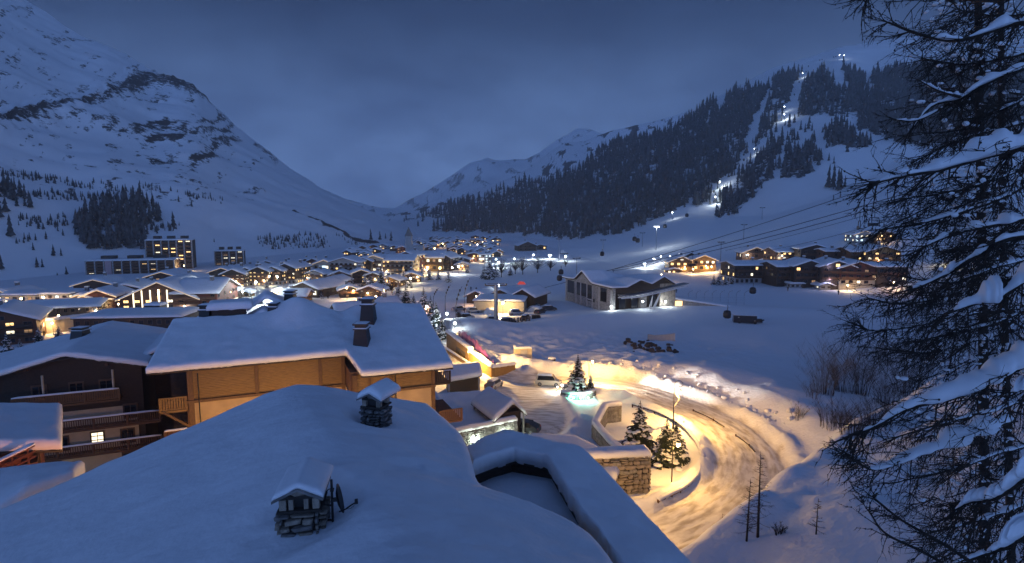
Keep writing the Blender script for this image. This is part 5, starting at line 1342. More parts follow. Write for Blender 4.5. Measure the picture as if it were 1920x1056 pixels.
# --- red chalet in the lower left corner
rc = thing('chalet', (-36, 36, 0), 'red-boarded chalet with an outside stair at the lower left edge', 'chalet')
th2 = R(38); RA = np.array([math.cos(th2), math.sin(th2)]); RS = np.array([-math.sin(th2), math.cos(th2)]); RO = np.array([-35.2, 32.0])
def rp_(a, s, z): p = RO + RA * a + RS * s; return np.array([p[0], p[1], z])
b = MB(); f = [(-4, 0), (5.6, 0), (5.6, 12.2), (1.2, 13.2), (-4, 11.1)]
b.add([rp_(a, 0, z) for a, z in f] + [rp_(a, 8, z) for a, z in f], [(0, 1, 2, 3, 4), (9, 8, 7, 6, 5)] + [(i, i + 5, (i + 1) % 5 + 5, (i + 1) % 5) for i in range(5)]); wb(rc, b, 'wall', 'red_wood')
Pq = np.array([[rp_(a, s_, z) for s_ in (-1.2, 8)] for a, z in ((-6, 10.6), (1.2, 13.4), (6.9, 12.2))]); wb(rc, plate(resample(Pq, 8, 3, False), -.2, -.002, 'dark_wood'), 'roof', None); wb(rc, snow_slab(resample(Pq, 40, 30), .75, .4, .13, .72, 63), 'roof_snow', None)
b = MB(); sk = MB()
for k in range(12):
    b.box(rp_(-3 + k * .75, -1.1, 8.5 + k * .30), (.8, 1.2, .12), th2)
    if k: sk.box(rp_(-3 + k * .75, -1.66, 8.95 + k * .30), (.09, .09, 1.0), th2)
wb(rc, b, 'stair', 'brown_wood'); wb(rc, sk, 'baluster', 'red_wood')
for h_ in (.35, .7, 1.05):
    b = MB(); b.beam(rp_(-3, -1.68, 8.5 + h_), rp_(5.6, -1.68, 11.9 + h_), .10, .10); wb(rc, b, 'handrail', 'red_wood')
Pq = np.array([[rp_(-3, s_, 9.6), rp_(5.6, s_, 13.0)] for s_ in (-1.8, -1.5)]); wb(rc, snow_slab(resample(Pq, 5, 24, False), .18, .1, .03, .5, 3), 'rail_snow', None)
for k in range(16):
    b = MB(); b.box(rp_(1.0 + k * .36, -.06, 5.5), (.34, .08, 9.6), th2); wb(rc, b, 'plank', 'red_wood')
b = MB(); b.box(rp_(5.6, -.1, 6), (.3, .3, 12), th2); wb(rc, b, 'corner_post', 'dark_wood')
for a in (-1.0, 2.0): link('window', WIN['dark_glass'], rc, rp_(a, -.1, 11.6) - np.array(rc.location), th2, (1.2, 1, 1.0))
t = thing('stone_ledge', rp_(0, -8, 0), 'orange-lit snow ledge in the lower left corner below the red chalet', 'porch roof')
q = [at(-80, 1010, 27), at(60, 915, 28), at(115, 896, 30), at(-80, 900, 31), at(-20, 1005, 25)]
Pq = np.array([[at(-120, 1000, 24), at(-20, 985, 25), at(50, 938, 26), at(140, 905, 27.5)], [at(-120, 905, 30), at(0, 900, 30.5), at(60, 893, 31), at(160, 885, 31)]]) - np.array(t.location)
link('roof', plate(Pq, -.2, -.002, 'red_wood'), t); link('roof_snow', snow_slab(resample(Pq, 24, 40), .75, .35, .12, .75, 9), t)
b = MB(); v = Pq; b.prism([tuple(v[0, 0][:2]), tuple(v[0, 3][:2] - np.array([.6, 0])), tuple(v[1, 3][:2]), tuple(v[1, 0][:2])], -2, [v[0, 0][2] - .3, v[0, 3][2] - .3, v[1, 3][2] - .3, v[1, 0][2] - .3]); b.build('wall', 'red_wood', t)
street_lamp((-24.5, 31.0, 0), 9.4, 'yard lamp glowing red-orange between the red chalet and the near roof', 2000, (1, .38, .16), -1, False)

# --- lit village, nearest row on the left
chalet(330, 580, 128, 29, 'big hotel with a tall floodlit glass gable and sloping lit eaves', 8, 20, .46, 'brown_wood', 'cream_plaster', .22, cols=7, rows=3, lit=.55, edge_glow=True, chim=0, name='hotel', cat='hotel', balc=False)
ht = [o for o in bpy.data.objects if o.name.startswith('hotel')][-1]
for k, x in enumerate((-6.6, -4.4, -2.2, 0.0, 2.2)):
    b = MB(); b.box((x, -10.2, 3.6), (.28, .2, 7.2 - abs(x) * .1)); b.build('lit_column', 'lit_pale' if k != 3 else 'bulb_warm', ht)
chalet(390, 580, 74, 38, 'brown block joined to the glass-gabled hotel, with pale lower storey', 8, 17, .34, 'red_wood', 'cream_plaster', .40, cols=5, rows=3, lit=.08, edge_glow=False, chim=1, ridge='x')
chalet(425, 566, 40, 22, 'small dark annex with stacked snowy balconies right of the brown block', 12, 10, .3, 'dark_wood', cols=3, rows=2, lit=.15)
chalet(268, 622, 184, 34, 'long low dark building under one flat snow roof before the hotel', 6, 12, flat=True, wall='dark_wood', cols=12, rows=2, lit=.12, litm=('lit_pale', 'lit_cold'), balc=False, chim=0, sides=0, name='block', cat='building')
b = MB(); p = at(293, 582, 142); t = thing('lift_house', p, 'square dark housing on the flat snow roof before the hotel', 'roof housing'); b.box((0, 0, .3), (3.8, 3, 2.2)); b.build('wall', 'black_metal', t); Pq = np.array([[(-2.1, -1.7, 1.4), (2.1, -1.7, 1.4)], [(-2.1, 1.7, 1.4), (2.1, 1.7, 1.4)]]); link('snow_cap', snow_slab(resample(Pq, 9, 9), .6, .4, .05, .5, 3), t)
chalet(20, 636, 100, 44, 'gabled chalet at the left edge with lit balconies', 32, 16, .4, 'brown_wood', cols=4, rows=3, lit=.30, edge_glow=False)
chalet(128, 597, 124, 26, 'long dark block with a low sloped snow roof, left of the hotel', 18, 11, .18, 'dark_wood', cols=11, rows=2, lit=.14, litm=('lit_pale', 'lit_cold', 'lit_warm'), ridge='x', balc=False, name='block', cat='building', chim=0)
chalet(62, 577, 80, 27, 'cream-plastered building with small dark square windows', 3, 10, flat=True, wall='cream_plaster', cols=6, rows=2, lit=.12, balc=False, name='block', cat='building', chim=0, sides=0)
chalet(8, 580, 50, 18, 'low cream wing left of the cream-plastered building', 3, 10, flat=True, wall='cream_plaster', cols=4, rows=1, lit=.3, balc=False, name='block', cat='building', chim=0)
chalet(30, 573, 64, 22, 'chalet with lit snow verge behind the cream-plastered building', 8, 12, .34, 'brown_wood', cols=3, rows=2, lit=.3, edge_glow=True)
chalet(126, 580, 50, 32, 'grey office-like block with bands of windows beside the lit brown chalet', 4, 10, flat=True, wall='grey_plaster', cols=4, rows=4, lit=.35, litm=('lit_pale', 'lit_cold', 'lit_warm'), balc=False, name='block', cat='building', chim=0)
chalet(168, 578, 38, 22, 'small brightly lit wooden chalet beside the grey block', 10, 9, .4, 'amber_wood', cols=4, rows=2, lit=.7, edge_glow=True)
chalet(205, 576, 52, 26, 'taller brown chalet with several lit gable windows, between the grey block and the hotel', 12, 12, .42, 'red_wood', cols=4, rows=3, lit=.5, edge_glow=True)
chalet(192, 545, 66, 14, 'broad low-gabled roof above the brown chalets at the foot of the wood', 15, 13, .3, 'brown_wood', cols=4, rows=1, lit=.05, edge_glow=True)
chalet(245, 555, 44, 18, 'dark chalet under two stacked snow roofs left of the hotel', 20, 13, .3, 'dark_wood', cols=3, rows=1, lit=.05)
chalet(270, 546, 42, 12, 'low dark house with lit snow verge just above the hotel roof', 12, 12, .3, 'dark_wood', cols=3, rows=1, lit=.1, edge_glow=True)
chalet(322, 528, 58, 12, 'wide snow roof with lit verges below the tall apartment block', 4, 15, .3, 'brown_wood', cols=4, rows=1, lit=.15, edge_glow=True)
chalet(352, 540, 62, 15, 'snow-roofed house tucked behind the hotel gable', -8, 14, .3, 'dark_wood', cols=4, rows=1, lit=.15)
# apartment blocks under the left mountain
def block(px, py, Y, wpx, hpx, floors, bays, label, lit, lm, rz=0, pink=None):
    p = at(px, py, Y); w = wpx * Y / F_PX; h = hpx * Y / F_PX
    t = thing('apartment_block', p, label, 'apartment block', 'apartment blocks under the mountain', R(rz)); r = random.Random(int(px))
    b = MB(); b.box((0, 0, h / 2 - 2), (w, 11, h + 4)); b.build('wall', 'dark_wood', t)
    for k in range(bays + 1):
        b = MB(); b.box((-w / 2 + w * k / bays, -5.9, h / 2), (.55, 1.4, h + .4)); b.build('fin', 'grey_plaster', t)
    for f in range(floors):
        z = h * f / floors
        b = MB(); b.box((0, -5.85, z + .1), (w, 1.5, .22)); b.box((0, -6.5, z + .6), (w, .1, .8)); b.build('balcony', 'brown_wood', t)
        for k in range(bays):
            add_window(t, -w / 2 + w * (k + .5) / bays, -5.54, z + h / floors * .55, 0, w / bays * .6, h / floors * .5, r.choice(lm) if r.random() < lit else 'dark_glass')
    Pq = np.array([[(-w / 2 - .4, -6.4, h + .02), (w / 2 + .4, -6.4, h + .02)], [(-w / 2 - .4, 5.8, h + .02), (w / 2 + .4, 5.8, h + .02)]]); link('roof_snow', snow_slab(resample(Pq, 8, 16), .7, .5, .1, .5, 3), t)
    for k in range(3):
        b = MB(); b.box((w * (-.3 + .3 * k), 1, h + 1.1), (w * .16, 4, 2.2)); b.build('roof_housing', 'black_metal', t)
    if pink is not None:
        b = MB(); b.box((-w / 2 + w * pink, -6.1, h / 2), (w * .07, 1.2, h)); b.build('stair_tower', 'pink_plaster', t)
mat('pink_plaster', (.50, .34, .34), .9, .1)
block(255, 513, 285, 142, 26, 5, 10, 'long low apartment block with a pink stair tower under the hillside wood', .22, ('lit_pale', 'lit_warm'), 16, .25)
block(324, 502, 310, 74, 52, 8, 6, 'tall apartment block at the foot of the left mountain', .24, ('lit_pale', 'lit_warm'), 20)
block(433, 497, 335, 48, 27, 5, 4, 'small square apartment block standing alone at the mountain foot', .35, ('lit_dim', 'lit_dim', 'lit_pale'), 20)
# orange lit wall beside the left-edge chalet
wl = wall_run('road_wall', [gp(66, 628), gp(120, 622), gp(178, 614)], 3.1, .5, 'long smooth wall glowing orange beside the long dark flat-roofed building', 'wall', 'plaster', .7, seed=2, stones=False)
lamp_at(98, 606, 2.6, (1, .6, .25), 700, 'bulb_warm', 'bright lamp in front of the orange wall', .22)
lamp_at(168, 618, 3.0, (1, .5, .25), 260, 'bulb_warm', 'lamp near the right end of the orange wall', .15)
for px, py, lb in ((155, 577, 'white lamp in front of the lit brown chalets'), (110, 592, 'white lamp beside the grey block'), (180, 583, 'second white lamp in front of the taller brown chalet')):
    lamp_at(px, py, 2.5, (1, .9, .72), 420, 'bulb_warm', lb, .22)
for px, py, wt in ((332, 579, 500), (300, 577, 420)): lamp_at(px, py, 1.6, (1, .8, .5), wt, 'bulb_warm', 'lamp washing the hotel front, ' + ('at its entrance' if px > 310 else 'under its glass gable'), .2)
for px, py, h, wt, lb in ((40, 560, 5, 1000, 'warm lamp before the left half of the cream-plastered building'), (82, 558, 5, 1000, 'warm lamp before the right half of the cream-plastered building'), (12, 566, 4, 700, 'warm lamp by the low cream wing'), (160, 562, 4, 900, 'warm lamp under the gable of the small brightly lit chalet'), (200, 560, 5, 1000, 'warm lamp lighting the taller brown chalet'), (222, 570, 3, 700, 'pale lamp between the taller brown chalet and the hotel'), (235, 545, 4, 500, 'lamp among the stacked snow roofs left of the hotel'), (345, 498, 3, 1500, 'lamp on the road beside the tall apartment block')):
    lamp_at(px, py, h, (1, .66, .3), wt, 'bulb_warm', lb, .24)
# white-lit square with trees (430-560, 530-565)
for px, py, wt, lb in ((420, 545, 1700, 'cold floodlight at the left end of the white square'), (480, 545, 2000, 'cold floodlight in the middle of the white square'), (520, 535, 1500, 'cold floodlight at the far side of the white square'), (455, 562, 900, 'cold floodlight nearest the chimneys, on the white square')):
    lamp_at(px, py - 16, 7.0, (.82, .95, 1.0), wt * 2.4, 'bulb_cold', lb, .28)
chalet(462, 556, 22, 8, 'small snow-roofed kiosk on the white-lit square', 0, 4, .4, 'amber_wood', cols=2, rows=1, lit=.5, balc=False, chim=0, name='kiosk', cat='kiosk')
chalet(522, 556, 20, 8, 'pointed white kiosk at the right of the white-lit square', 0, 4, .5, 'white_paint', cols=2, rows=1, lit=.5, litm=('lit_cold',), balc=False, chim=0, name='kiosk', cat='kiosk')
for k, (px, py, w, h, lb) in enumerate(((450, 535, 40, 24, 'dark chalet with warm windows, first of the row beyond the white square'), (475, 532, 34, 25, 'dark chalet with many lit windows, second of the row beyond the white square'), (500, 533, 36, 27, 'dark chalet under a peaked roof, middle of the row beyond the white square'),
                                        (527, 531, 34, 26, 'dark chalet with few lit windows, fourth of the row beyond the white square'), (552, 529, 36, 29, 'tallest dark chalet at the right end of the row beyond the white square'))):
    chalet(px, py, w, h, lb, 6 - 3 * k, 14, .42, 'dark_wood', 'grey_plaster', .3, cols=5, rows=4, lit=.55, seed=k)
chalet(425, 520, 44, 12, 'snow-roofed house with pale lit verge below the lone square block', 8, 12, .34, 'dark_wood', cols=3, rows=1, lit=.1, edge_glow=True)
chalet(470, 512, 40, 8, 'low snow roof behind the row of dark chalets', 0, 12, .3, 'dark_wood', cols=3, rows=1, lit=.1)
chalet(575, 497, 16, 8, 'small dark house on the slope above the pale-lit hall, the left one', 10, 8, .5, 'dark_wood', cols=2, rows=1, lit=.1)
chalet(588, 500, 22, 10, 'small brown house on the slope above the pale-lit hall, the right one', 10, 8, .5, 'red_wood', cols=2, rows=1, lit=.2)
chalet(580, 522, 40, 14, 'flat-roofed house with bright frontage right of the dark chalet row', 0, 10, flat=True, wall='grey_plaster', cols=5, rows=2, lit=.7, balc=False)
chalet(618, 519, 40, 26, 'pale hall with a tall cold-lit window and pointed roof', 0, 14, .38, 'grey_plaster', cols=4, rows=2, lit=.2, edge_glow=True, name='hall', cat='hall', balc=False)
hl = [o for o in bpy.data.objects if o.name.startswith('hall')][-1]; b = MB(); b.box((-.5, -7.1, 3.6), (2.4, .12, 4.2)); b.build('tall_window', 'lit_cold', hl)
chalet(655, 522, 52, 32, 'stepped grey residence with many lit windows beside the pale hall', -4, 13, .3, 'grey_plaster', cols=6, rows=4, lit=.42)
chalet(688, 518, 30, 30, 'narrow dark house between the grey residence and the long brick hotel', 0, 13, .4, 'dark_wood', cols=3, rows=3, lit=.2)
chalet(740, 516, 84, 30, 'long brick-coloured hotel with three gables and lit ground floor', -4, 14, .26, 'plaster', cols=10, rows=4, lit=.38, ridge='x', edge_glow=True, name='hotel', cat='hotel')
chalet(712, 516, 30, 34, 'gabled wing at the left end of the brick-coloured hotel', -4, 16, .34, 'plaster', cols=3, rows=4, lit=.4, edge_glow=True)
chalet(772, 512, 34, 34, 'gabled wing at the right end of the brick-coloured hotel', -8, 16, .4, 'red_wood', cols=3, rows=4, lit=.35)
chalet(812, 507, 44, 26, 'yellow-lit wooden hotel with a glowing terrace below', 0, 14, .34, 'amber_wood', cols=4, rows=2, lit=.85, ridge='x', edge_glow=True, name='hotel', cat='hotel')
chalet(838, 506, 32, 24, 'dark gabled chalet adjoining the yellow-lit hotel', -14, 14, .5, 'dark_wood', cols=3, rows=2, lit=.15)
chalet(890, 490, 24, 14, 'orange-red glowing building beyond the yellow-lit hotel', 0, 12, .2, 'red_wood', cols=3, rows=2, lit=.8, litm=('lit_warm', 'lit_dim'))
chalet(910, 492, 24, 15, 'greenish glass-fronted building at the end of the piste', 0, 10, flat=True, wall='grey_metal', cols=4, rows=3, lit=.4, litm=('lit_cold',), balc=False)
chalet(868, 494, 26, 8, 'low snow roof between the yellow-lit hotel and the orange building', 0, 10, .3, 'dark_wood', cols=2, rows=1, lit=.3)
chalet(985, 470, 34, 10, 'big dark chalet at the forest edge above the lit piste', 14, 14, .4, 'dark_wood', cols=4, rows=2, lit=.2)
chalet(1010, 468, 24, 7, 'dark annex with flat snow roof at the forest edge', 10, 12, .2, 'dark_wood', cols=3, rows=1, lit=.2)
for px, py, h, col, wt, m_, lb in ((748, 479, 5, (.8, .95, 1), 1500, 'bulb_cold', 'cold floodlight on the roof line of the brick-coloured hotel'), (800, 506, 2.5, (1, .7, .3), 1500, 'bulb_warm', 'warm lamp on the terrace of the yellow-lit hotel, left side'), (825, 503, 2.5, (1, .7, .3), 1300, 'bulb_warm', 'warm lamp on the terrace of the yellow-lit hotel, right side'),
                                    (740, 518, 3, (1, .75, .4), 800, 'bulb_warm', 'warm lamp before the long brick hotel'), (558, 508, 3, (1, .85, .6), 900, 'bulb_warm', 'lamp beside the bright flat-roofed house'), (848, 502, 3, (.9, .95, 1), 700, 'bulb_cold', 'cold lamp beside the dark chalet adjoining the yellow-lit hotel'), (930, 486, 3, (.8, .95, 1), 1400, 'bulb_cold', 'cold floodlight beside the greenish glass building')):
    lamp_at(px, py, h, col, wt, m_, lb, .35)
# nearer roofs between the square and the road
chalet(600, 552, 60, 16, 'broad snow roof with dormers right of the white-lit square', -20, 16, .34, 'dark_wood', cols=4, rows=1, lit=.2)
chalet(630, 540, 34, 14, 'reddish gabled house behind the broad dormered snow roof', -10, 12, .4, 'red_wood', cols=3, rows=1, lit=.3)
chalet(557, 566, 44, 14, 'small orange-lit chalet with a turret dormer behind the amber chalet roof', 4, 8, .34, 'amber_wood', cols=4, rows=1, lit=.2, ridge='x', balc=False)
p = gp(556, 570); lamp_at(570, 562, 3.5, (1, .6, .25), 420, 'bulb_warm', 'warm lamp by the small orange-lit chalet', .2)
chalet(668, 598, 74, 16, 'long snow roof with a row of roof windows, right behind the amber chalet', 24, 12, .32, 'dark_wood', cols=6, rows=1, lit=.1, ridge='x', balc=False)
chalet(720, 592, 44, 22, 'plain snow-roofed house left of the snowy spruces', 30, 10, .3, 'dark_wood', cols=3, rows=1, lit=.2, ridge='x')
# more roofs crowding the middle of the village
for k, (px, py, w, h, wl_, lt, lb) in enumerate(((440, 518, 30, 14, 'dark_wood', .3, 'small dark house behind the first chalet of the lit row'), (490, 517, 34, 16, 'brown_wood', .35, 'brown house behind the middle of the lit chalet row'), (535, 514, 36, 16, 'dark_wood', .3, 'dark house behind the tallest chalet of the lit row'), (565, 512, 26, 13, 'grey_plaster', .6, 'pale house with bright windows left of the flat-roofed house'), (600, 530, 34, 18, 'grey_plaster', .6, 'pale lit house just in front of the flat-roofed house'),
        (640, 530, 36, 16, 'brown_wood', .4, 'brown house below the stepped grey residence'), (676, 530, 30, 20, 'dark_wood', .5, 'tall dark house with many lights below the narrow dark house'), (705, 532, 30, 16, 'brown_wood', .6, 'brown lit house in front of the left wing of the brick-coloured hotel'), (738, 536, 34, 12, 'amber_wood', .7, 'low amber-lit house below the long brick hotel'), (772, 528, 34, 12, 'brown_wood', .6, 'low brown house right of the golden spruce'),
        (655, 556, 36, 14, 'dark_wood', .3, 'dark house below the pair of string-lit trees'), (700, 560, 40, 18, 'brown_wood', .35, 'brown house at the left of the dark spruces'), (850, 494, 24, 12, 'brown_wood', .5, 'small brown house behind the dark gabled chalet'), (866, 506, 26, 10, 'grey_plaster', .5, 'low pale house right of the dark gabled chalet'), (500, 505, 40, 9, 'dark_wood', .3, 'long low roof above the lit chalet row'), (548, 503, 30, 9, 'brown_wood', .4, 'low brown roof left of the slope houses'))):
    chalet(px, py, w, h, lb, (-14, 8, 20, -6)[k % 4], None, .36, wl_, cols=4, rows=2 if h < 15 else 3, lit=lt, edge_glow=k % 3 == 0, seed=k + 40)
for px, py, col, wt, lb in ((610, 528, (.9, .97, 1), 900, 'white lamp between the pale hall and the pale lit house'), (690, 530, (1, .65, .3), 1200, 'warm lamp among the houses left of the brick-coloured hotel'), (720, 545, (1, .6, .3), 1300, 'warm lamp by the low amber-lit house'), (770, 522, (1, .72, .38), 1500, 'warm lamp by the golden spruce'), (650, 540, (1, .62, .3), 900, 'warm lamp beside the string-lit pair of trees'), (705, 556, (1, .5, .4), 900, 'pinkish lamp by the brown house left of the dark spruces'), (860, 500, (.9, .97, 1), 900, 'white lamp before the low pale house'), (505, 518, (1, .8, .5), 700, 'lamp behind the lit chalet row')):
    lamp_at(px, py, 4.0, col, wt, 'bulb_warm' if col[2] < .8 else 'bulb_cold', lb, .3)
# --- far village: small snow-roofed houses towards the gap
FAR = []
r = random.Random(21)
for k in range(78):
    u = r.random(); px = 770 + 165 * u + r.uniform(-8, 8); py = r.uniform(449, 482)
    if py > 474 and px < 855: py = r.uniform(450, 470)
    if px < 800 and py < 455: px += 40
    FAR.append((px, py))
for k in range(16): FAR.append((r.uniform(640, 790), r.uniform(466, 484)))
for k, (px, py) in enumerate(sorted(FAR, key=lambda q: q[1])):
    s_ = np.interp(py, [447, 485], [.8, 1.35])
    wl_ = r.choice(('dark_wood', 'brown_wood', 'red_wood', 'grey_plaster')); side_ = 'crowded below the valley gap' if px > 800 else 'strung along the foot of the left mountain'
    chalet(px, py, r.uniform(11, 17) * s_, r.uniform(4.5, 8) * s_, 'small ' + {'dark_wood': 'near-black timber', 'brown_wood': 'brown timber', 'red_wood': 'reddish timber', 'grey_plaster': 'grey-walled'}[wl_] + ' house with snow roof, ' + side_, r.uniform(-30, 30), None, r.uniform(.3, .45), wl_, cols=3, rows=2 if py > 455 else 1, lit=.62, sides=0, balc=False, chim=0, edge_glow=False, group='small houses of the far village', seed=k, snow=.9)
t = thing('church', gp(767, 478), 'church with a pale pointed steeple rising above the village roofs', 'church')
b = MB(); b.box((0, 0, 7), (4.6, 4.6, 14)); b.build('tower', 'grey_plaster', t)
b = MB(); b.add([(-2.6, -2.6, 14), (2.6, -2.6, 14), (2.6, 2.6, 14), (-2.6, 2.6, 14), (0, 0, 21)], [(0, 1, 4), (1, 2, 4), (2, 3, 4), (3, 0, 4), (3, 2, 1, 0)]); b.build('spire', 'grey_stone', t)
b = MB(); b.box((5.5, 1, 3.5), (11, 7, 7)); b.build('nave', 'grey_plaster', t)
for px, py, col, wt, m_ in ((905, 454, SODIUM, 1500, 'bulb_warm'), (895, 459, (.9, .97, 1), 1800, 'bulb_cold'), (845, 452, SODIUM, 1500, 'bulb_warm'), (870, 466, SODIUM, 1200, 'bulb_warm'), (783, 466, SODIUM, 1300, 'bulb_warm'), (925, 452, SODIUM, 1200, 'bulb_warm'), (815, 466, SODIUM, 900, 'bulb_warm'), (830, 457, SODIUM, 900, 'bulb_warm')):
    lamp_at(px, py, 4, col, wt, m_, 'street lamp among the small houses of the far village', .55)

# --- gondola station
C0, Lf, Rf = gp(1147, 590)[:2], gp(1060, 563)[:2], gp(1256, 580)[:2]
u = (Lf - C0); LU = np.linalg.norm(u); u /= LU; v = np.array([u[1], -u[0]]); v = v if v @ (Rf - C0) > 0 else -v
gs = thing('gondola_station', (*C0, 0), 'big grey gondola station with zigzag snow roof and an open white-lit front', 'lift station')
def sp(a, c, z): p = C0 + u * a + v * c; return np.array([p[0], p[1], z])
angu, angv = math.atan2(u[1], u[0]), math.atan2(v[1], v[0])
D = 21.0; he = 7.6
def poly_wall(name, pts, d, m):
    """thick upright panel: outline pts (world), pushed in by d"""
    b = MB(); n = len(pts); q = [p + d for p in pts]
    b.add(list(pts) + q, [tuple(range(n)), tuple(range(2 * n - 1, n - 1, -1))] + [(i, n + i, n + (i + 1) % n, (i + 1) % n) for i in range(n)]); return wb(gs, b, name, m)
inn = np.array([*(v * .6), 0])
prof_l = [(0, he), (8, he - .3), (11.5, he + .2), (17.5, he + 3.2), (22.5, he + .3), (LU, he - .3)]
poly_wall('side_wall', [sp(0, 0, 0), sp(LU, 0, 0)] + [sp(a, 0, z) for a, z in prof_l[::-1]], inn, 'grey_stone_wall' if 'grey_stone_wall' in M else 'pale_stone')
prof_r = [(0, he), (4, he), (8.5, he + 1.9), (12.2, he + .6), (16.3, he + 2.6), (D + .8, he - .6)]
b = MB(); q = [sp(1, .8, 0), sp(1, D, 0), sp(LU, D, 0), sp(LU, .8, 0)]; b.prism([tuple(p[:2]) for p in q][::1], 0, he - .8); wb(gs, b, 'core', 'mortar')
# right-hand front: stone pier, recess, rough wall
for c0, c1, z1, m_ in ((0, .9, he, 'pale_stone'), (9.2, 11.2, he - 1.4, 'pale_stone'), (15.6, D, he + .6, 'stone')):
    b = MB(); b.prism([tuple(p[:2]) for p in (sp(-.35, c0, 0), sp(-.35, c1, 0), sp(1.2, c1, 0), sp(1.2, c0, 0))], 0, z1); wb(gs, b, 'pier', m_)
b = MB(); b.prism([tuple(p[:2]) for p in (sp(-.1, .9, 0), sp(-.1, D, 0), sp(1.2, D, 0), sp(1.2, .9, 0))], he - 1.6, [he - .6, he - .6, he - .6, he - .6]); wb(gs, b, 'fascia_wall', 'dark_wood')
for i in range(len(prof_r) - 1):
    (a, z), (c, w_) = prof_r[i], prof_r[i + 1]
    b = MB(); b.add([sp(-.3, a, he - .65), sp(-.3, c, he - .65), sp(-.3, c, w_), sp(-.3, a, z), sp(.3, a, he - .65), sp(.3, c, he - .65), sp(.3, c, w_), sp(.3, a, z)], [(0, 1, 2, 3), (7, 6, 5, 4), (3, 2, 6, 7), (0, 4, 5, 1)]); wb(gs, b, 'gable_panel', 'dark_wood')
# roof: sum of the two zigzag profiles
na, nc = 40, 44
ga, gc = np.linspace(-1.4, LU + 1, na), np.linspace(-.8, D + 1.2, nc)
pa = np.interp(ga, [p[0] for p in prof_l], [p[1] for p in prof_l]); pcx = np.interp(gc, [p[0] for p in prof_r], [p[1] for p in prof_r])
Pg = np.array([[sp(a, c, max(pa[i] - max(0, c - 6) * .25 * (pa[i] > he), pcx[j] - max(0, a - 5) * .12 * (pcx[j] > he), he - .3 if 0 < c < D else he - .6) + .1) for j, c in enumerate(gc)] for i, a in enumerate(ga)])
wb(gs, plate(Pg, -.3, -.003, 'dark_wood'), 'roof', None); wb(gs, snow_slab(Pg, .45, .6, .06, .7, 71), 'roof_snow', None)
for a0, a1 in ((3.0, 6.6), (11.6, 14.6), (15.0, 18.8), (19.2, 22.0), (24.0, 28.6)):
    n = int((a1 - a0) / .9)
    for k in range(n):
        a = a0 + (a1 - a0) * (k + .5) / n; b = MB(); b.box(sp(a, -.06, 5.0), ((a1 - a0) / n - .12, .10, 4.0), angu); wb(gs, b, 'window', 'dark_glass')
for a in (.4, 7.2, 11.2, 14.8, 19.0, 22.4, 29.4): b = MB(); b.box(sp(a, -.12, 3.5), (.5, .35, 7.0), angu); wb(gs, b, 'pilaster', 'grey_plaster')
b = MB(); b.box(sp(12.6, -.10, 2.6), (5.0, .16, 1.0), angu); sg = wb(gs, b, 'sign_board', 'black_metal')
b = MB()
for k in range(11): b.box(sp(14.6 - k * .36, -.20, 2.6), (.2, .04, .26 if k % 3 else .36), angu)
link('sign_lettering', b.mesh('sign_lettering', 'white_paint'), sg, (0, 0, 0))
for c in (3.2, 7.2, 13.2): b = MB(); b.box(sp(-.13, c, 2.6), (2.0, .1, 4.4), angv); wb(gs, b, 'doorway', 'dark_glass')
# inclined lattice canopy over the front
can = [(1.0, 5.0), (6.0, 5.1), (12.0, 5.9), (D + 2.0, 7.6)]
for off in (-3.4, -1.6):
    b = MB()
    for (c0, z0), (c1, z1) in zip(can[:-1], can[1:]):
        b.beam(sp(off, c0, z0), sp(off, c1, z1), .28); b.beam(sp(off, c0, z0 + .7), sp(off, c1, z1 + .7), .2)
        for k in range(4):
            f0, f1 = k / 4, (k + 1) / 4; q0, q1 = (c0 + (c1 - c0) * f0, z0 + (z1 - z0) * f0), (c0 + (c1 - c0) * f1, z0 + (z1 - z0) * f1 + .7)
            b.beam(sp(off, *q0), sp(off, *q1), .12)
    wb(gs, b, 'canopy_truss', 'white_paint')
Pq = np.array([[sp(off, c, z + .75) for c, z in can] for off in (-3.9, -1.2)]); wb(gs, plate(Pq, -.05, .05, 'grey_metal'), 'canopy_sheet', None)
for c, dc in ((9.6, 4.6), (10.4, 3.8)): b = MB(); b.beam(sp(-4.6, c, .2), sp(-2.4, c + dc, 5.6), .24); b.beam(sp(-4.2, c - .6, .2), sp(-2.4, c + dc - 2.4, 5.2), .16); wb(gs, b, 'raking_strut', 'white_paint')
for c, z, a, wt, lb in ((-.6, 2.4, -.6, 600, 'starry white lamp at the front corner of the gondola station'), (17.0, 3.0, -1.2, 650, 'white floodlight on the rough wall of the gondola station'), (8.0, 3.8, -3.2, 350, 'white lamp under the lattice canopy of the gondola station')):
    glow(sp(a, c, z), (.86, .96, 1.0), wt, 'bulb_cold', lb, .28, post=0)
glow(sp(-3, 3.0, 1.2) + np.array([-9, -4, 0]), (.85, .95, 1), 500, 'bulb_cold', 'low white lamp on the snow heap left of the gondola station', .15, post=1)
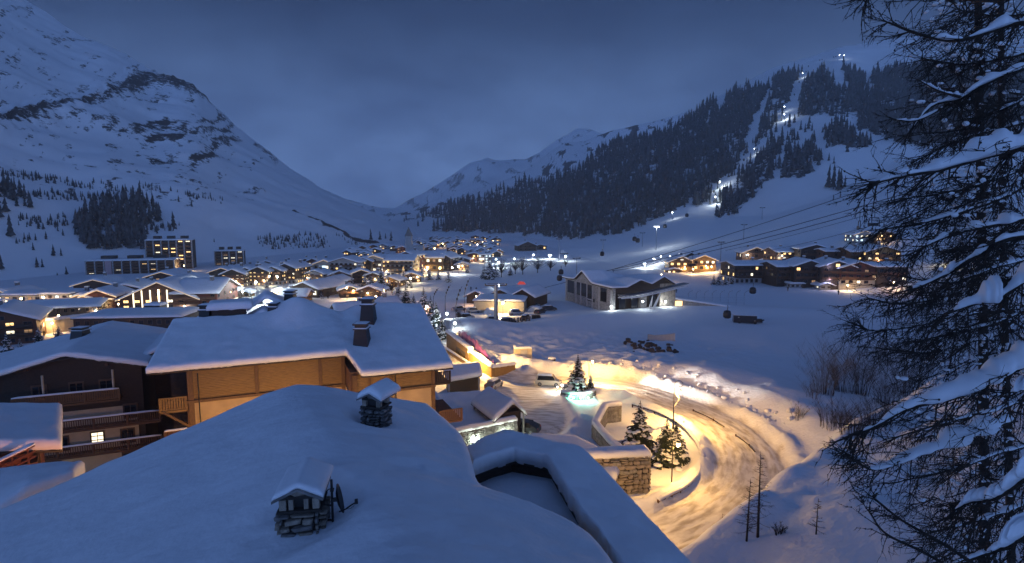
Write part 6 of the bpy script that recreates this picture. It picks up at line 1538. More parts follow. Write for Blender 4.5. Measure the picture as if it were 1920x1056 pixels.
# annexe with the lit window, low walls and arched fence to its right
t = thing('annex', gp(1285, 574), 'low annex with one big yellow window joined to the gondola station', 'annex'); pl = np.array(t.location)
a_, b_ = gp(1256, 582)[:2], gp(1392, 583)[:2]
b = MB(); q = [a_, b_, b_ + [1, 4], a_ + [1, 5]]; b.prism([tuple(v_ - pl[:2]) for v_ in q], -1, [3.6, .5, .5, 3.6]); b.build('wall', 'pale_stone', t)
b = MB(); c = a_ * .91 + b_ * .09; b.box((c[0] - pl[0], c[1] - .10 - pl[1], 1.7), (3.2, .12, 2.2), math.atan2(*(b_ - a_)[::-1])); b.build('window', 'lit_warm', t)
Pq = np.array([[(*(a_ + [0, -.4] - pl[:2]), 3.6), (*(b_ + [0, -.4] - pl[:2]), .5)], [(*(a_ + [1, 5.4] - pl[:2]), 3.6), (*(b_ + [1, 4.4] - pl[:2]), .5)]]); link('roof_snow', snow_slab(resample(Pq, 10, 30), .5, .4, .06, .5, 6), t)
t = thing('arched_fence', gp(1330, 568), 'row of thin bent fence posts behind the annex', 'fence'); pl = np.array(t.location)
for px in range(1290, 1400, 15):
    p = gp(px, 572) - pl; b = MB(); b.tube([(p[0], p[1], -.2), (p[0], p[1], 3.6), (p[0] + .4, p[1] - .2, 4.3), (p[0] + 1.2, p[1] - .4, 4.6)], .06, 5); b.build('post', 'grey_metal', t)
b = MB(); p, q = gp(1290, 572) - pl, gp(1395, 572) - pl
for z in (.8, 1.6, 2.4): b.beam((p[0], p[1], z), (q[0], q[1], z), .03)
b.build('wire', 'grey_metal', t)

# --- low pavilion and the car park in front of it
chalet(940, 580, 92, 20, 'long low pavilion with pale wall and warm lit corner entrance', -6, 12, flat=True, wall='plaster', cols=0, rows=0, chim=0, name='pavilion', cat='pavilion')
chalet(905, 566, 40, 14, 'dark-gabled roof behind the pavilion, left of the pair', -20, 10, .45, 'dark_wood', cols=0, rows=0, chim=0)
chalet(952, 566, 52, 15, 'wide dark-gabled roof behind the pavilion, in the middle', -24, 10, .4, 'dark_wood', cols=0, rows=0, chim=0)
chalet(995, 572, 40, 22, 'tall dark-gabled house with plain snow roof right of the pavilion', -24, 12, .55, 'dark_wood', cols=0, rows=0, chim=0)
lamp_at(943, 568, 3.2, (1, .68, .3), 2200, 'bulb_warm', 'bright warm lamp at the pavilion entrance', .4)
lamp_at(893, 556, 3.0, (1, .55, .25), 700, 'bulb_warm', 'orange lamp at the far end of the pavilion', .2)
for px, py, wt, lb in ((838, 588, 1300, 'cold floodlight on the white slope beside the spruces'), (853, 606, 500, 'cold floodlight at the near end of the car park'), (935, 535, 1500, 'cold floodlight on the big lift pylon'), (800, 575, 1000, 'lamp glowing pink behind the snowy spruces')):
    lamp_at(px, py, 4.5, (.85, .97, 1.0) if px != 800 else (1, .5, .35), wt, 'bulb_cold' if px != 800 else 'bulb_warm', lb, .3)
CARS = [(905, 612, 20, 'dark_paint'), (925, 603, -5, 'silver_paint'), (968, 590, 10, 'silver_paint'), (985, 600, 70, 'dark_paint'), (1030, 582, 12, 'dark_paint'), (1012, 588, 60, 'dark_paint'), (875, 598, 15, 'silver_paint'), (952, 606, 12, 'dark_paint'), (860, 583, 40, 'silver_paint'), (888, 586, 5, 'silver_paint'), (1000, 576, 10, 'silver_paint'), (935, 612, 8, 'dark_paint')]
CL = ['dark car at the near edge of the car park by the big pylon', 'grey car just left of the big pylon', 'grey snow-topped car by the pavilion entrance', 'dark car parked end-on behind the stacked frames', 'dark car beside the pink-lit patch left of the gondola station', 'black van-like car on the white snow heap', 'grey car on the white slope', 'dark car beside the stacked frames', 'pale car beside the bent poles', 'pale car in front of the pavilion wall', 'pale car between the pavilion and the gondola station', 'dark car in front of the stacked frames']
for (px, py, a, m_), lb in zip(CARS, CL): make_car(gp(px, py), R(a), lb, m_, group='cars in the car park')
for px, py, w, h, lb in ((945, 612, 10, 7, 'low stack of dark crates left of the big frame'), (975, 607, 36, 11, 'long dark frame of stacked barriers at the car park edge'), (1005, 601, 14, 10, 'tall end section of the stacked barriers')):
    p = gp(px, py); Y = p[1]; t = thing('barrier_stack', p, lb, 'barrier stack', rz=R(8)); w_, h_ = w * Y / F_PX, h * Y / F_PX
    for k in range(5): b = MB(); b.box((0, k * .5 - 1, h_ * (.15 + .19 * k)), (w_, .14, .14)); b.build('bar', 'black_metal', t)
    for k in range(6): b = MB(); b.box((-w_ / 2 + w_ * k / 5, 0, h_ / 2), (.16, 1.6, h_)); b.build('upright', 'black_metal', t)
for px, py, w, h, lb in ((1003, 584, 30, 9, 'white domed tent on the snow beside the dark-gabled house'), (920, 588, 26, 9, 'long grey awning in front of the pavilion'), (980, 560, 22, 6, 'row of snow-covered benches above the pavilion')):
    p = gp(px, py); Y = p[1]; t = thing('tent', p, lb, 'tent'); w_, h_ = w * Y / F_PX, h * Y / F_PX
    b = MB(); vs = []; n = 9
    for y in (-1.6, 1.6):
        for k in range(n): a = math.pi * k / (n - 1); vs.append((w_ / 2 * math.cos(a), y, h_ * math.sin(a) ** .7))
    b.add(vs, [tuple(range(n))[::-1], tuple(range(n, 2 * n))] + [(k, k + 1, n + k + 1, n + k) for k in range(n - 1)]); b.build('cover', 'white_paint', t)
    b = MB(); b.ball((0, 0, h_), (w_ * .36, 1.2, .3), 10, 6); b.build('snow', 'roof_snow', t, True)
t = thing('tent', gp(978, 533), 'small red tent glowing on the snow by the pylon top', 'tent'); b = MB(); b.add([(-1.7, -1, 0), (1.7, -1, 0), (1.7, 1, 0), (-1.7, 1, 0), (-.8, 0, 1.2), (1.0, 0, 1.0)], [(0, 1, 5, 4), (2, 3, 4, 5), (1, 2, 5), (3, 0, 4)]); b.build('cover', 'red_glow', t) if mat('red_glow', (.6, .05, .04), .6, emit=(1, .12, .08), estr=.5) else None

# --- restaurant and chalets at the foot of the right-hand pistes
chalet(1272, 507, 46, 18, 'gabled timber restaurant glowing amber at the foot of the piste', -6, 14, .42, 'amber_wood', cols=4, rows=2, lit=.75, edge_glow=True, name='restaurant', cat='restaurant')
chalet(1316, 506, 40, 20, 'second amber-lit wing of the restaurant with a dark terrace', -10, 14, .40, 'amber_wood', cols=4, rows=2, lit=.7, edge_glow=True, name='restaurant', cat='restaurant')
chalet(1262, 513, 26, 7, 'low brown hut in front of the amber restaurant', 4, 5, .2, 'brown_wood', cols=3, rows=1, lit=.2, balc=False, chim=0)
chalet(1286, 490, 22, 10, 'dark roof peak above the amber restaurant', 10, 10, .5, 'dark_wood', cols=0, rows=0, chim=0)
for px, py, wt, lb in ((1262, 503, 1300, 'warm lamp under the restaurant gable'), (1300, 504, 1300, 'warm lamp between the two restaurant wings'), (1335, 500, 1200, 'warm lamp at the end of the restaurant terrace'), (1360, 506, 800, 'warm lamp on the lane right of the restaurant'), (1240, 515, 700, 'warm lamp lighting the snow before the low brown hut')):
    lamp_at(px, py, 3.0, (1, .62, .26), wt, 'bulb_warm', lb, .3)
for px, py, wt in ((1225, 487, 500), (1240, 482, 500), (1255, 480, 400)): lamp_at(px, py, 3.5, (.95, .95, 1), wt, 'bulb_cold', 'white lamp in the string left of the restaurant gable', .32)
chalet(1405, 528, 82, 34, 'long dark residence nearest the restaurant, with a row of pale windows', 4, 14, .16, 'dark_wood', 'grey_plaster', .35, cols=9, rows=3, lit=.22, litm=('lit_pale', 'lit_warm'), ridge='x')
chalet(1462, 530, 50, 32, 'dark middle residence with stacked balconies left of the purple tower', 4, 14, .2, 'dark_wood', cols=5, rows=3, lit=.12, ridge='x')
chalet(1500, 530, 54, 34, 'dark gabled residence just left of the purple-lit tower', -6, 16, .36, 'dark_wood', cols=4, rows=3, lit=.1)
chalet(1555, 530, 56, 34, 'broad dark chalet just right of the purple-lit tower', -12, 18, .38, 'dark_wood', cols=3, rows=3, lit=.1)
chalet(1592, 531, 64, 30, 'large brown chalet with a warm ground floor beside the tower', -10, 16, .36, 'red_wood', 'plaster', .3, cols=5, rows=3, lit=.12)
chalet(1655, 530, 56, 30, 'dark flat-roofed chalet partly behind the larch', 0, 12, .15, 'dark_wood', cols=4, rows=2, lit=.1, ridge='x')
chalet(1412, 486, 50, 12, 'brown gabled chalet with lit windows above the long dark residence', -8, 12, .4, 'brown_wood', cols=3, rows=1, lit=.4, edge_glow=True)
chalet(1470, 488, 60, 16, 'low brown chalet with two rows of lit windows behind the residences', 4, 12, .26, 'brown_wood', cols=6, rows=2, lit=.55, ridge='x')
chalet(1520, 490, 50, 24, 'dark chalet with a single-slope roof high behind the tower', -10, 12, .3, 'dark_wood', cols=3, rows=2, lit=.1)
chalet(1556, 496, 36, 24, 'brown chalet with flat snow roof behind the broad dark chalet', 0, 10, .15, 'brown_wood', cols=3, rows=2, lit=.1, ridge='x')
chalet(1600, 497, 46, 26, 'brown chalet with warm lower windows behind the large brown chalet', 0, 12, .25, 'brown_wood', cols=4, rows=3, lit=.3, ridge='x')
chalet(1640, 497, 60, 26, 'amber-lit timber chalet with a gable, beside the larch twigs', -4, 12, .3, 'amber_wood', cols=5, rows=3, lit=.3)
chalet(1612, 452, 34, 14, 'white-lit hut with glowing zigzag verge on the piste above the chalets', -6, 10, .4, 'grey_plaster', cols=4, rows=2, lit=.8, litm=('lit_pale', 'lit_cold'), edge_glow=True, balc=False)
chalet(1650, 452, 36, 12, 'dark lodge with a row of lit windows beside the white-lit hut', -6, 10, .3, 'dark_wood', cols=6, rows=2, lit=.6, litm=('lit_pale', 'lit_warm'), balc=False)
tw = gs_(1524, 532); t = thing('tower', tw, 'narrow arched tower face lit pale purple among the dark residences', 'tower'); hw = tw[1] / F_PX * 1.0
b = MB(); vs = [(-4.5 * hw, 0, 0), (4.5 * hw, 0, 0), (4.5 * hw, 0, 36 * hw), (2.6 * hw, 0, 40 * hw), (0, 0, 41 * hw), (-2.6 * hw, 0, 40 * hw), (-4.5 * hw, 0, 36 * hw)]; q = [(x, 3, z) for x, y, z in vs]
b.add(vs + q, [tuple(range(7)), tuple(range(13, 6, -1))] + [(i, 7 + i, 7 + (i + 1) % 7, (i + 1) % 7) for i in range(7)]); b.build('face', 'white_paint', t); t.location[1] -= 10
b = MB(); b.ball((0, -.06, 36 * hw), (.5, .1, .5), 10, 6); b.build('clock', 'black_metal', t)
point(t, (0, -2.2, 2.5), (.62, .60, 1.0), 420, .2); point(t, (0, -2.0, 7.5), (.62, .60, 1.0), 260, .2)
for px, py, col, wt, lb in ((1536, 523, (.85, .9, 1), 260, 'white lamp at the foot of the purple tower'), (1560, 524, (1, .9, .7), 300, 'lamp in the porch right of the purple tower'), (1590, 534, (1, .65, .3), 900, 'warm lamp on the snow before the large brown chalet'), (1640, 512, (1, .7, .35), 500, 'warm lamp behind the flat-roofed chalet'), (1675, 527, (1, .55, .25), 500, 'orange lamp beside the small spruce under the larch'), (1780, 486, (1, .75, .35), 900, 'yellow lamp showing through the larch twigs'), (1600, 442, (.85, .95, 1), 1500, 'cold lamp on the snow before the white-lit hut')):
    lamp_at(px, py, 2.6, col, wt, 'bulb_warm' if col[2] < .8 else 'bulb_cold', lb, .26, Y=None)
chalet(1540, 540, 24, 7, 'small porch with a snow roof at the foot of the purple tower', 0, 6, .3, 'grey_plaster', cols=2, rows=1, lit=.5, balc=False, chim=0)
chalet(1490, 540, 26, 7, 'low white hut in the snow before the dark residences', 0, 5, flat=True, wall='grey_plaster', cols=3, rows=1, lit=0, balc=False, chim=0)
#@@F
# ------------------------------------------------------------------ spruces with drooping snow-laden branches (unit height templates)
def spruce_parts(seed, whorls=13, per=9, snow=.75, width=.25, loose=0.0):
    r = random.Random(seed)
    T = MB(); T.tube([(0, 0, -.03), (0, 0, .5), (r.uniform(-.006, .006), 0, 1.0)], [.020, .012, .003], 6)
    N, S = MB(), MB()
    for w in range(whorls):
        f = (w + .5) / whorls; z = .07 + .90 * f
        Lb = width * (1 - f) ** .85 * r.uniform(.86, 1.14) + .012
        n = max(4, int(per * (1 - f * .5)))
        for k in range(n):
            a = 2 * math.pi * (k + r.random() * .8) / n + w; L_ = Lb * r.uniform(.68, 1.2)
            ca, sa = math.cos(a), math.sin(a); droop = r.uniform(.25, .55) * (1 - .5 * f)
            pts = []
            for q in range(4):
                u = q / 3; pts.append(Vector((ca * L_ * u, sa * L_ * u, z + r.uniform(-.01, .01) + .05 * L_ * u - droop * L_ * u * u)))
            side = Vector((-sa, ca, 0))
            # ragged frond: three narrow leaves hung along the branch
            for q in range(3):
                p, p2 = pts[q], pts[q + 1]
                wdt = L_ * (.30 - .07 * q) * r.uniform(.8, 1.2) + .004
                for sg in (-1, 1):
                    tip = p2 + side * sg * wdt + Vector((0, 0, -wdt * r.uniform(.3, .9)))
                    mid_ = (p + p2) / 2 + side * sg * wdt * .55 + Vector((0, 0, -.10 * wdt))
                    N.add([p, p2, tip, mid_], [(0, 1, 2), (0, 2, 3)])
                    if r.random() < .6:
                        t2 = p + side * sg * wdt * .8 + Vector((ca, sa, 0)) * L_ * .02 + Vector((0, 0, -wdt * r.uniform(.8, 1.5)))
                        N.add([p, (p + p2) / 2, t2], [(0, 1, 2)])
            N.add([pts[2], pts[3] + Vector((ca, sa, -.3)) * L_ * .10, pts[3] + side * L_ * .06], [(0, 1, 2)])
            if r.random() < snow:
                for q in range(r.choice((1, 2, 2))):
                    u = r.uniform(.35, .95); p = pts[min(3, int(u * 3 + .5))] ; rr = L_ * r.uniform(.12, .22) + .002
                    S.ball((p.x, p.y, p.z + rr * .28), (rr * (1 + abs(ca) * .4), rr * (1 + abs(sa) * .4), rr * .55), 6, 4)
    return T.mesh('trunk', 'bark'), N.mesh('crown', 'needles'), S.mesh('snow', 'roof_snow', True)
SPR = [spruce_parts(k, 20, 17, .50 if k < 3 else .38) for k in range(5)]
SPR_S = [spruce_parts(20 + k, 12, 9, .7) for k in range(4)]
def spruce(p, h, label, seed=0, small=False, group='snow-laden spruces', wide=1.0):
    t = thing('spruce_tree', p, label, 'spruce tree', group, seed * 1.7)
    me = (SPR_S if small else SPR)[seed % (4 if small else 5)]
    for nm, m_ in zip(('trunk', 'crown', 'snow'), me): tag(link(nm, m_, t, (0, 0, 0), 0, (h * wide, h * wide, h)), kind='stuff' if nm == 'snow' else None)
    return t
def spx(px, py, hpx, label, seed=0, small=False, Y=None, wide=1.0, **k):
    p = gs_(px, py) if px > 1200 and py < 545 else gpt(px, py)
    return spruce(p, hpx * p[1] / F_PX, label, seed, small, wide=wide, **k)
spx(1198, 852, 108, 'snowy spruce with a slim top inside the road bend, the left of the lit pair', 0, wide=1.2)
spx(1248, 868, 90, 'broad snowy spruce inside the road bend beside the thin lamp post', 1, wide=1.3)
spx(1266, 866, 84, 'spruce standing close behind the broad one beside the thin lamp post', 3, wide=1.25)
spruce(gp(1083, 744) + np.array([0, 0, .7]), 6.0, 'tall snowy spruce in the green-lit planter', 2, wide=1.1)
spx(1107, 735, 44, 'small spruce under the lamp behind the planter', 1, wide=.9)
MID = [(745, 588, 50, 'dark spruce at the left end of the snowy group behind the amber chalet'), (762, 592, 62, 'snowy spruce in the left of the group behind the amber chalet'), (776, 590, 40, 'short snowy spruce between taller ones behind the amber chalet'),
       (795, 600, 64, 'tall snowy spruce in the middle of the group behind the amber chalet'), (808, 606, 54, 'full snowy spruce near the right of the group behind the amber chalet'), (818, 611, 56, 'broad snowy spruce at the right end of the group behind the amber chalet'), (829, 612, 46, 'outermost snowy spruce by the white slope'), (720, 578, 42, 'dark spruce beside the plain snow-roofed house'), (737, 580, 34, 'small dark spruce left of the snowy group'), (786, 596, 34, 'low snowy spruce at the front of the group'),
       (841, 530, 28, 'lone spruce on the open snow left of the pylon'), (876, 512, 18, 'small spruce beside the lone one on the open snow'), (908, 523, 34, 'left spruce of the dark clump above the pavilion'), (918, 524, 42, 'tallest spruce of the dark clump above the pavilion'), (928, 520, 34, 'spruce between the tallest and the larch above the pavilion'), (957, 517, 22, 'small solitary spruce right of the larch above the pavilion'),
       (1338, 534, 22, 'left spruce of the row before the long dark residence'), (1348, 535, 28, 'second spruce of the row before the long dark residence'), (1360, 535, 24, 'third spruce of the row before the long dark residence'), (1372, 533, 20, 'right spruce of the row before the long dark residence'), (1668, 532, 38, 'spruce by the orange lamp under the larch'),
       (238, 576, 30, 'frosted spruce left of the glass-gabled hotel'), (254, 574, 22, 'rounded frosted tree beside the glass-gabled hotel'), (445, 560, 34, 'spruce standing in the white-lit square'), (470, 566, 24, 'low spruce at the front of the white-lit square'), (488, 570, 28, 'dark spruce before the pointed kiosk'), (412, 574, 26, 'snowy spruce at the left of the white-lit square'), (465, 530, 22, 'frosted spruce behind the white-lit square'), (500, 540, 18, 'small frosted spruce by the middle floodlight'), (432, 596, 22, 'dark spruce beside the tapered chimney'), (380, 604, 24, 'snowy spruce before the hotel wing'),
       (75, 656, 46, 'snow-dusted spruce in front of the orange wall, the left one'), (112, 648, 42, 'snow-dusted spruce in front of the orange wall, the middle one'), (170, 640, 30, 'small spruce at the right end of the orange wall'), (14, 660, 40, 'dark spruce before the left-edge chalet'), (40, 672, 40, 'dark spruce low at the left edge'), (95, 670, 30, 'low dark spruce above the dark chalet roof'), (55, 690, 36, 'darkest spruce just above the left roof edge'),
       (715, 540, 40, 'dark tall spruce before the long brick hotel'), (695, 545, 34, 'bare-looking frosted tree before the grey residence'), (660, 540, 26, 'dark tree left of the string-lit trees'), (822, 525, 22, 'dark spruce beside the string-lit tree'), (790, 520, 30, 'dark spruce before the yellow-lit hotel'), (603, 560, 16, 'small snowy tree by the broad dormered roof'), (805, 525, 28, 'dark tree left of the lit terrace'),
       (545, 548, 26, 'dark spruce at the right edge of the white-lit square'), (574, 540, 22, 'dark spruce before the pale lit house'), (590, 545, 28, 'taller dark spruce before the broad dormered roof'), (622, 548, 24, 'dark spruce between the dormered roof and the reddish house'), (685, 538, 30, 'dark spruce among the lit houses left of the brick-coloured hotel'), (728, 545, 34, 'dark spruce before the low amber-lit house'), (748, 552, 26, 'short dark spruce in front of the golden spruce'), (768, 540, 30, 'dark spruce right of the golden spruce'), (395, 560, 24, 'dark spruce between the hotel and the white-lit square'), (436, 538, 22, 'dark spruce at the left end of the lit chalet row'), (512, 534, 20, 'dark spruce between two chalets of the lit row'), (570, 526, 20, 'dark spruce at the right end of the lit chalet row')]
for k, (px, py, h, lb) in enumerate(MID): spx(px, py, h, lb, k, h < 40)
mat('lit_needles', (.5, .35, .12), .7, emit=(1, .62, .18), estr=.55)
for k, (px, py, h, lb) in enumerate(((757, 533, 34, 'spruce wrapped in golden string lights before the long brick hotel'), (530, 527, 22, 'small tree wrapped in golden string lights beyond the white square'), (640, 545, 18, 'left tree of the pair glowing with warm string lights'), (668, 548, 16, 'right tree of the pair glowing with warm string lights'))):
    t = spx(px, py, h, lb, k, True); b = MB(); r = random.Random(k)
    for q in range(90):
        f = r.random(); a = r.random() * 6.28; rr = .22 * (1 - f); b.ball((rr * math.cos(a), rr * math.sin(a), .08 + .9 * f), .010, 4, 3)
    hh = t.children[0].scale[2]; link('string_lights', b.mesh('string_lights', 'lit_warm'), t, (0, 0, 0), 0, hh)
    p = np.array(t.location); glow(p + [0, -hh * .35, hh * .4], (1, .7, .3), 500, 'bulb_warm', 'warm bulb hung in the ' + lb.replace(' wrapped in golden string lights', '').replace(' glowing with warm string lights', ''), .12, post=hh * .4)

# single trees on the mountain sides
def on_surface(G, px, py):
    gx, gy = proj(G[:, :int(G.shape[1] * .6)]); k = np.argmin((gx - px) ** 2 + (gy - py) ** 2); return G[:, :gx.shape[1]].reshape(-1, 3)[k]
FARM = []
for k in range(5):
    tv, tf = tree_template(40 + k); FARM.append(np_mesh('crown', tv, tf, 'far_needles', False))
HT = [(325, 423, 30, 'largest lone spruce at the right edge of the hillside wood'), (359, 387, 15, 'small lone spruce high on the open left slope, the right one'), (334, 380, 14, 'small lone spruce high on the open left slope, the left one'), (68, 502, 22, 'lone spruce low on the left slope, left of a pair'), (79, 503, 18, 'lone spruce low on the left slope, right of a pair'), (99, 479, 24, 'bigger spruce of the pair halfway down the left slope'), (114, 477, 16, 'smaller spruce of the pair halfway down the left slope'), (88, 450, 17, 'lone spruce above the pair on the left slope'), (117, 444, 14, 'small spruce left of the hillside wood'), (70, 422, 16, 'spruce in the upper row on the left slope'), (92, 422, 16, 'second spruce in the upper row on the left slope'), (108, 420, 10, 'low tree ending the upper row on the left slope'), (61, 464, 16, 'leaning dark tree on the left slope'), (127, 534, 22, 'dark spruce above the grey block, taller one'), (108, 533, 12, 'dark spruce above the grey block, shorter one'), (2, 503, 30, 'dark spruce at the left edge of the lower slope'), (400, 455, 8, 'round bush alone beside the tall apartment block'),
      (695, 450, 22, 'tall larch near the mouth of the gap'), (712, 450, 18, 'second larch near the mouth of the gap'), (735, 452, 20, 'dense larch group tree near the mouth of the gap'), (722, 448, 12, 'low larch between the taller ones near the gap'), (604, 462, 16, 'dark bush clump below the left mountain'), (672, 420, 9, 'small tree above the gap on the left slope')]
for px, py, h, lb in HT:
    p = on_surface(LEFT, px, py); s_ = h * p[1] / F_PX; o = link('conifer_tree', FARM[int(px) % 5], None, p - [0, 0, .3], px, (s_ * 1.1, s_ * 1.1, s_)); tag(o, lb, 'conifer tree', 'single conifers on the left slope')
RT = [(1553, 355, 45), (1561, 356, 48), (1569, 356, 44), (1577, 355, 40), (1585, 350, 24), (1563, 375, 12), (1574, 370, 12), (1478, 262, 18), (1471, 282, 16), (1491, 262, 22), (1484, 268, 14), (1410, 268, 12), (1418, 262, 10), (1528, 163, 12), (1375, 330, 14), (1455, 170, 14), (1395, 160, 18), (1400, 152, 14), (1611, 148, 9), (1580, 130, 10)]
for k, (px, py, h) in enumerate(RT):
    p = on_surface(RIGHT, px, py); s_ = h * p[1] / F_PX; o = link('conifer_tree', FARM[k % 5], None, p - [0, 0, .3], k, (s_ * .9, s_ * .9, s_)); tag(o, 'tall larch in the lone clump on the open piste' if k < 5 else 'small dark tree scattered on the pistes between the woods', 'conifer tree', 'lone clump on the piste' if k < 5 else 'scattered trees on the pistes')

# ------------------------------------------------------------------ bare larches, frosted round trees and shrubs
def bare_larch(p, h, label, seed, name='larch_tree', dens=1.0, spread=.23):
    t = thing(name, p, label, 'larch tree', 'bare larches below the bend'); r = random.Random(seed)
    b = MB(); lean = r.uniform(-.02, .02); b.tube([(0, 0, -.4), (lean * h * .5, 0, h * .5), (lean * h, 0, h)], [h * .013 + .02, h * .008 + .01, .008], 6); b.build('trunk', 'bark', t)
    b = MB()
    for k in range(int(70 * dens)):
        f = r.uniform(.12, .98); a = r.random() * 6.28; Lb = h * spread * (1.05 - f) * r.uniform(.6, 1.1) + .1; x0 = lean * h * f
        pts = [(x0 + math.cos(a) * Lb * u, math.sin(a) * Lb * u, h * f + Lb * (-.22 * u + .30 * u * u)) for u in (0, .35, .7, 1)]
        b.tube(pts, [.018, .012, .009, .004], 3, False)
        for q in range(5):
            u = r.uniform(.25, .95); i = int(u * 3); P0 = Vector(pts[i]).lerp(Vector(pts[i + 1]), u * 3 - i); a2 = a + r.choice((-1, 1)) * r.uniform(.5, 1.1); l2 = Lb * r.uniform(.12, .35)
            b.tube([P0, P0 + Vector((math.cos(a2) * l2, math.sin(a2) * l2, r.uniform(-.3, .2) * l2))], [.008, .003], 3, False)
    o = b.build('branches', 'twig', t); tag(o, kind='stuff')
    return t
def lx(px, py, hpx, label, seed, **k):
    p = gpt(px, py); return bare_larch(p, hpx * p[1] / F_PX, label, seed, **k)
lx(1421, 1005, 178, 'tallest bare larch below the road bend', 1)
lx(1400, 1008, 130, 'slim bare larch just left of the tallest one', 2)
lx(1353, 1010, 52, 'bare sapling on the rim of the dark bank', 3, dens=.5)
lx(1334, 1035, 46, 'smallest bare sapling, lowest on the rim of the bank', 4, dens=.5)
lx(1530, 1002, 75, 'thin bare sapling standing alone on the dark slope', 5, dens=.5)
def shrub(p, h, w, label, seed, stems=40, cat='shrub', frost=False, twigs=5):
    t = thing('shrub', p, label, cat, 'bare shrubs on the bank'); r = random.Random(seed); b = MB()
    for k in range(stems):
        a = r.random() * 6.28; d_ = r.random() ** .6 * w; L_ = h * r.uniform(.55, 1.05); out = r.uniform(.05, .75)
        x, y = math.cos(a) * d_ * .6, math.sin(a) * d_ * .6; pts = [(x + math.cos(a) * out * L_ * u * u, y + math.sin(a) * out * L_ * u * u, L_ * u - .2) for u in (0, .3, .65, 1)]
        b.tube(pts, [.028, .018, .011, .004], 3, False)
        for q in range(twigs):
            u = r.uniform(.3, .95); i = min(2, int(u * 3)); P0 = Vector(pts[i]).lerp(Vector(pts[i + 1]), u * 3 - i); l2 = L_ * r.uniform(.14, .36); a2 = r.random() * 6.28
            b.tube([P0, P0 + Vector((math.cos(a2) * .6, math.sin(a2) * .6, .7)) * l2], [.010, .004], 3, False)
    o = b.build('stems', 'twig', t); tag(o, kind='stuff')
    if frost:
        s = MB()
        for k in range(30): a = r.random() * 6.28; d_ = r.random() * w * .9; s.ball((math.cos(a) * d_, math.sin(a) * d_, h * r.uniform(.3, .95)), (.25, .25, .14), 5, 3)
        tag(s.build('snow', 'roof_snow', t, True), kind='stuff')
    return t
for k, (px, py, hp, wp, n, lb) in enumerate(((1545, 740, 95, 34, 46, 'tall bare shrub at the left of the thicket on the bank'), (1580, 735, 95, 30, 44, 'tall bare shrub in the middle of the thicket on the bank'), (1612, 740, 110, 26, 50, 'tallest bare shrub of the thicket, with straight stems'), (1660, 760, 90, 40, 46, 'broad bare shrub at the right of the thicket on the bank'),
                                        (1700, 740, 100, 40, 46, 'bare shrub behind the larch boughs, nearest the big trunks'), (1565, 800, 60, 44, 46, 'low dense shrub lit pink from the road below'), (1600, 815, 55, 44, 44, 'low shrub at the foot of the thicket by the bough tips'), (1496, 775, 36, 16, 16, 'small bare shrub on its own on the lit slope'), (1525, 745, 40, 20, 16, 'thin shrub at the edge of the thicket'), (1462, 1008, 30, 14, 14, 'tiny shrub right of the bare larches'), (1640, 800, 60, 40, 40, 'dark shrub under the lowest left bough'))):
    p = gpt(px, py); s_ = p[1] / F_PX; shrub(p, hp * s_, wp * s_, lb, k, int(n * 1.3), twigs=13)
def round_tree(px, py, hp, label, seed):
    p = gpt(px, py); h = hp * p[1] / F_PX; t = thing('deciduous_tree', p, label, 'tree', 'frosted bare trees above the car park'); r = random.Random(seed)
    b = MB(); b.tube([(0, 0, -.3), (0, 0, h * .35)], [.22, .16], 6); b.build('trunk', 'bark', t); b = MB()
    for k in range(60):
        a = r.random() * 6.28; el = r.uniform(.3, 1.5); L_ = h * r.uniform(.4, .68); d_ = Vector((math.cos(a) * math.cos(el), math.sin(a) * math.cos(el), math.sin(el)))
        P0 = Vector((0, 0, h * r.uniform(.18, .36))); P1 = P0 + d_ * L_ * .5 + Vector((0, 0, .05 * L_)); P2 = P1 + (d_ + Vector((r.uniform(-.4, .4), r.uniform(-.4, .4), .1))) * L_ * .5
        b.tube([P0, P1, P2], [.09, .05, .015], 3, False)
        for q in range(7):
            P3 = P1.lerp(P2, r.random()); b.tube([P3, P3 + Vector((r.uniform(-1, 1), r.uniform(-1, 1), r.uniform(-.2, 1))) * h * .12], [.03, .01], 3, False)
    o = b.build('crown', 'twig', t); tag(o, kind='stuff')
for k, (px, py, hp, lb) in enumerate(((940, 520, 38, 'tall rounded larch right of the dark clump above the pavilion'), (980, 515, 34, 'dark rounded tree, the left of three above the pavilion'), (1008, 512, 32, 'dark rounded tree, the middle of three above the pavilion'), (1032, 508, 22, 'low rounded tree, the right of three above the pavilion'), (966, 514, 30, 'dark spreading tree beside the small solitary spruce'), (1060, 500, 14, 'small round bush near the slope pylon'), (1356, 490, 36, 'frosted tree beside the slope pylon above the restaurant lane'),
                                  (615, 560, 14, 'frosted bush before the dormered roof'), (680, 552, 24, 'frosted tree lit pink near the string lights'), (735, 550, 24, 'frosted tree before the long brick hotel'), (860, 600, 16, 'frosted shrub at the car park edge'), (872, 600, 12, 'smaller frosted shrub at the car park edge'))): round_tree(px, py, hp, lb, k)

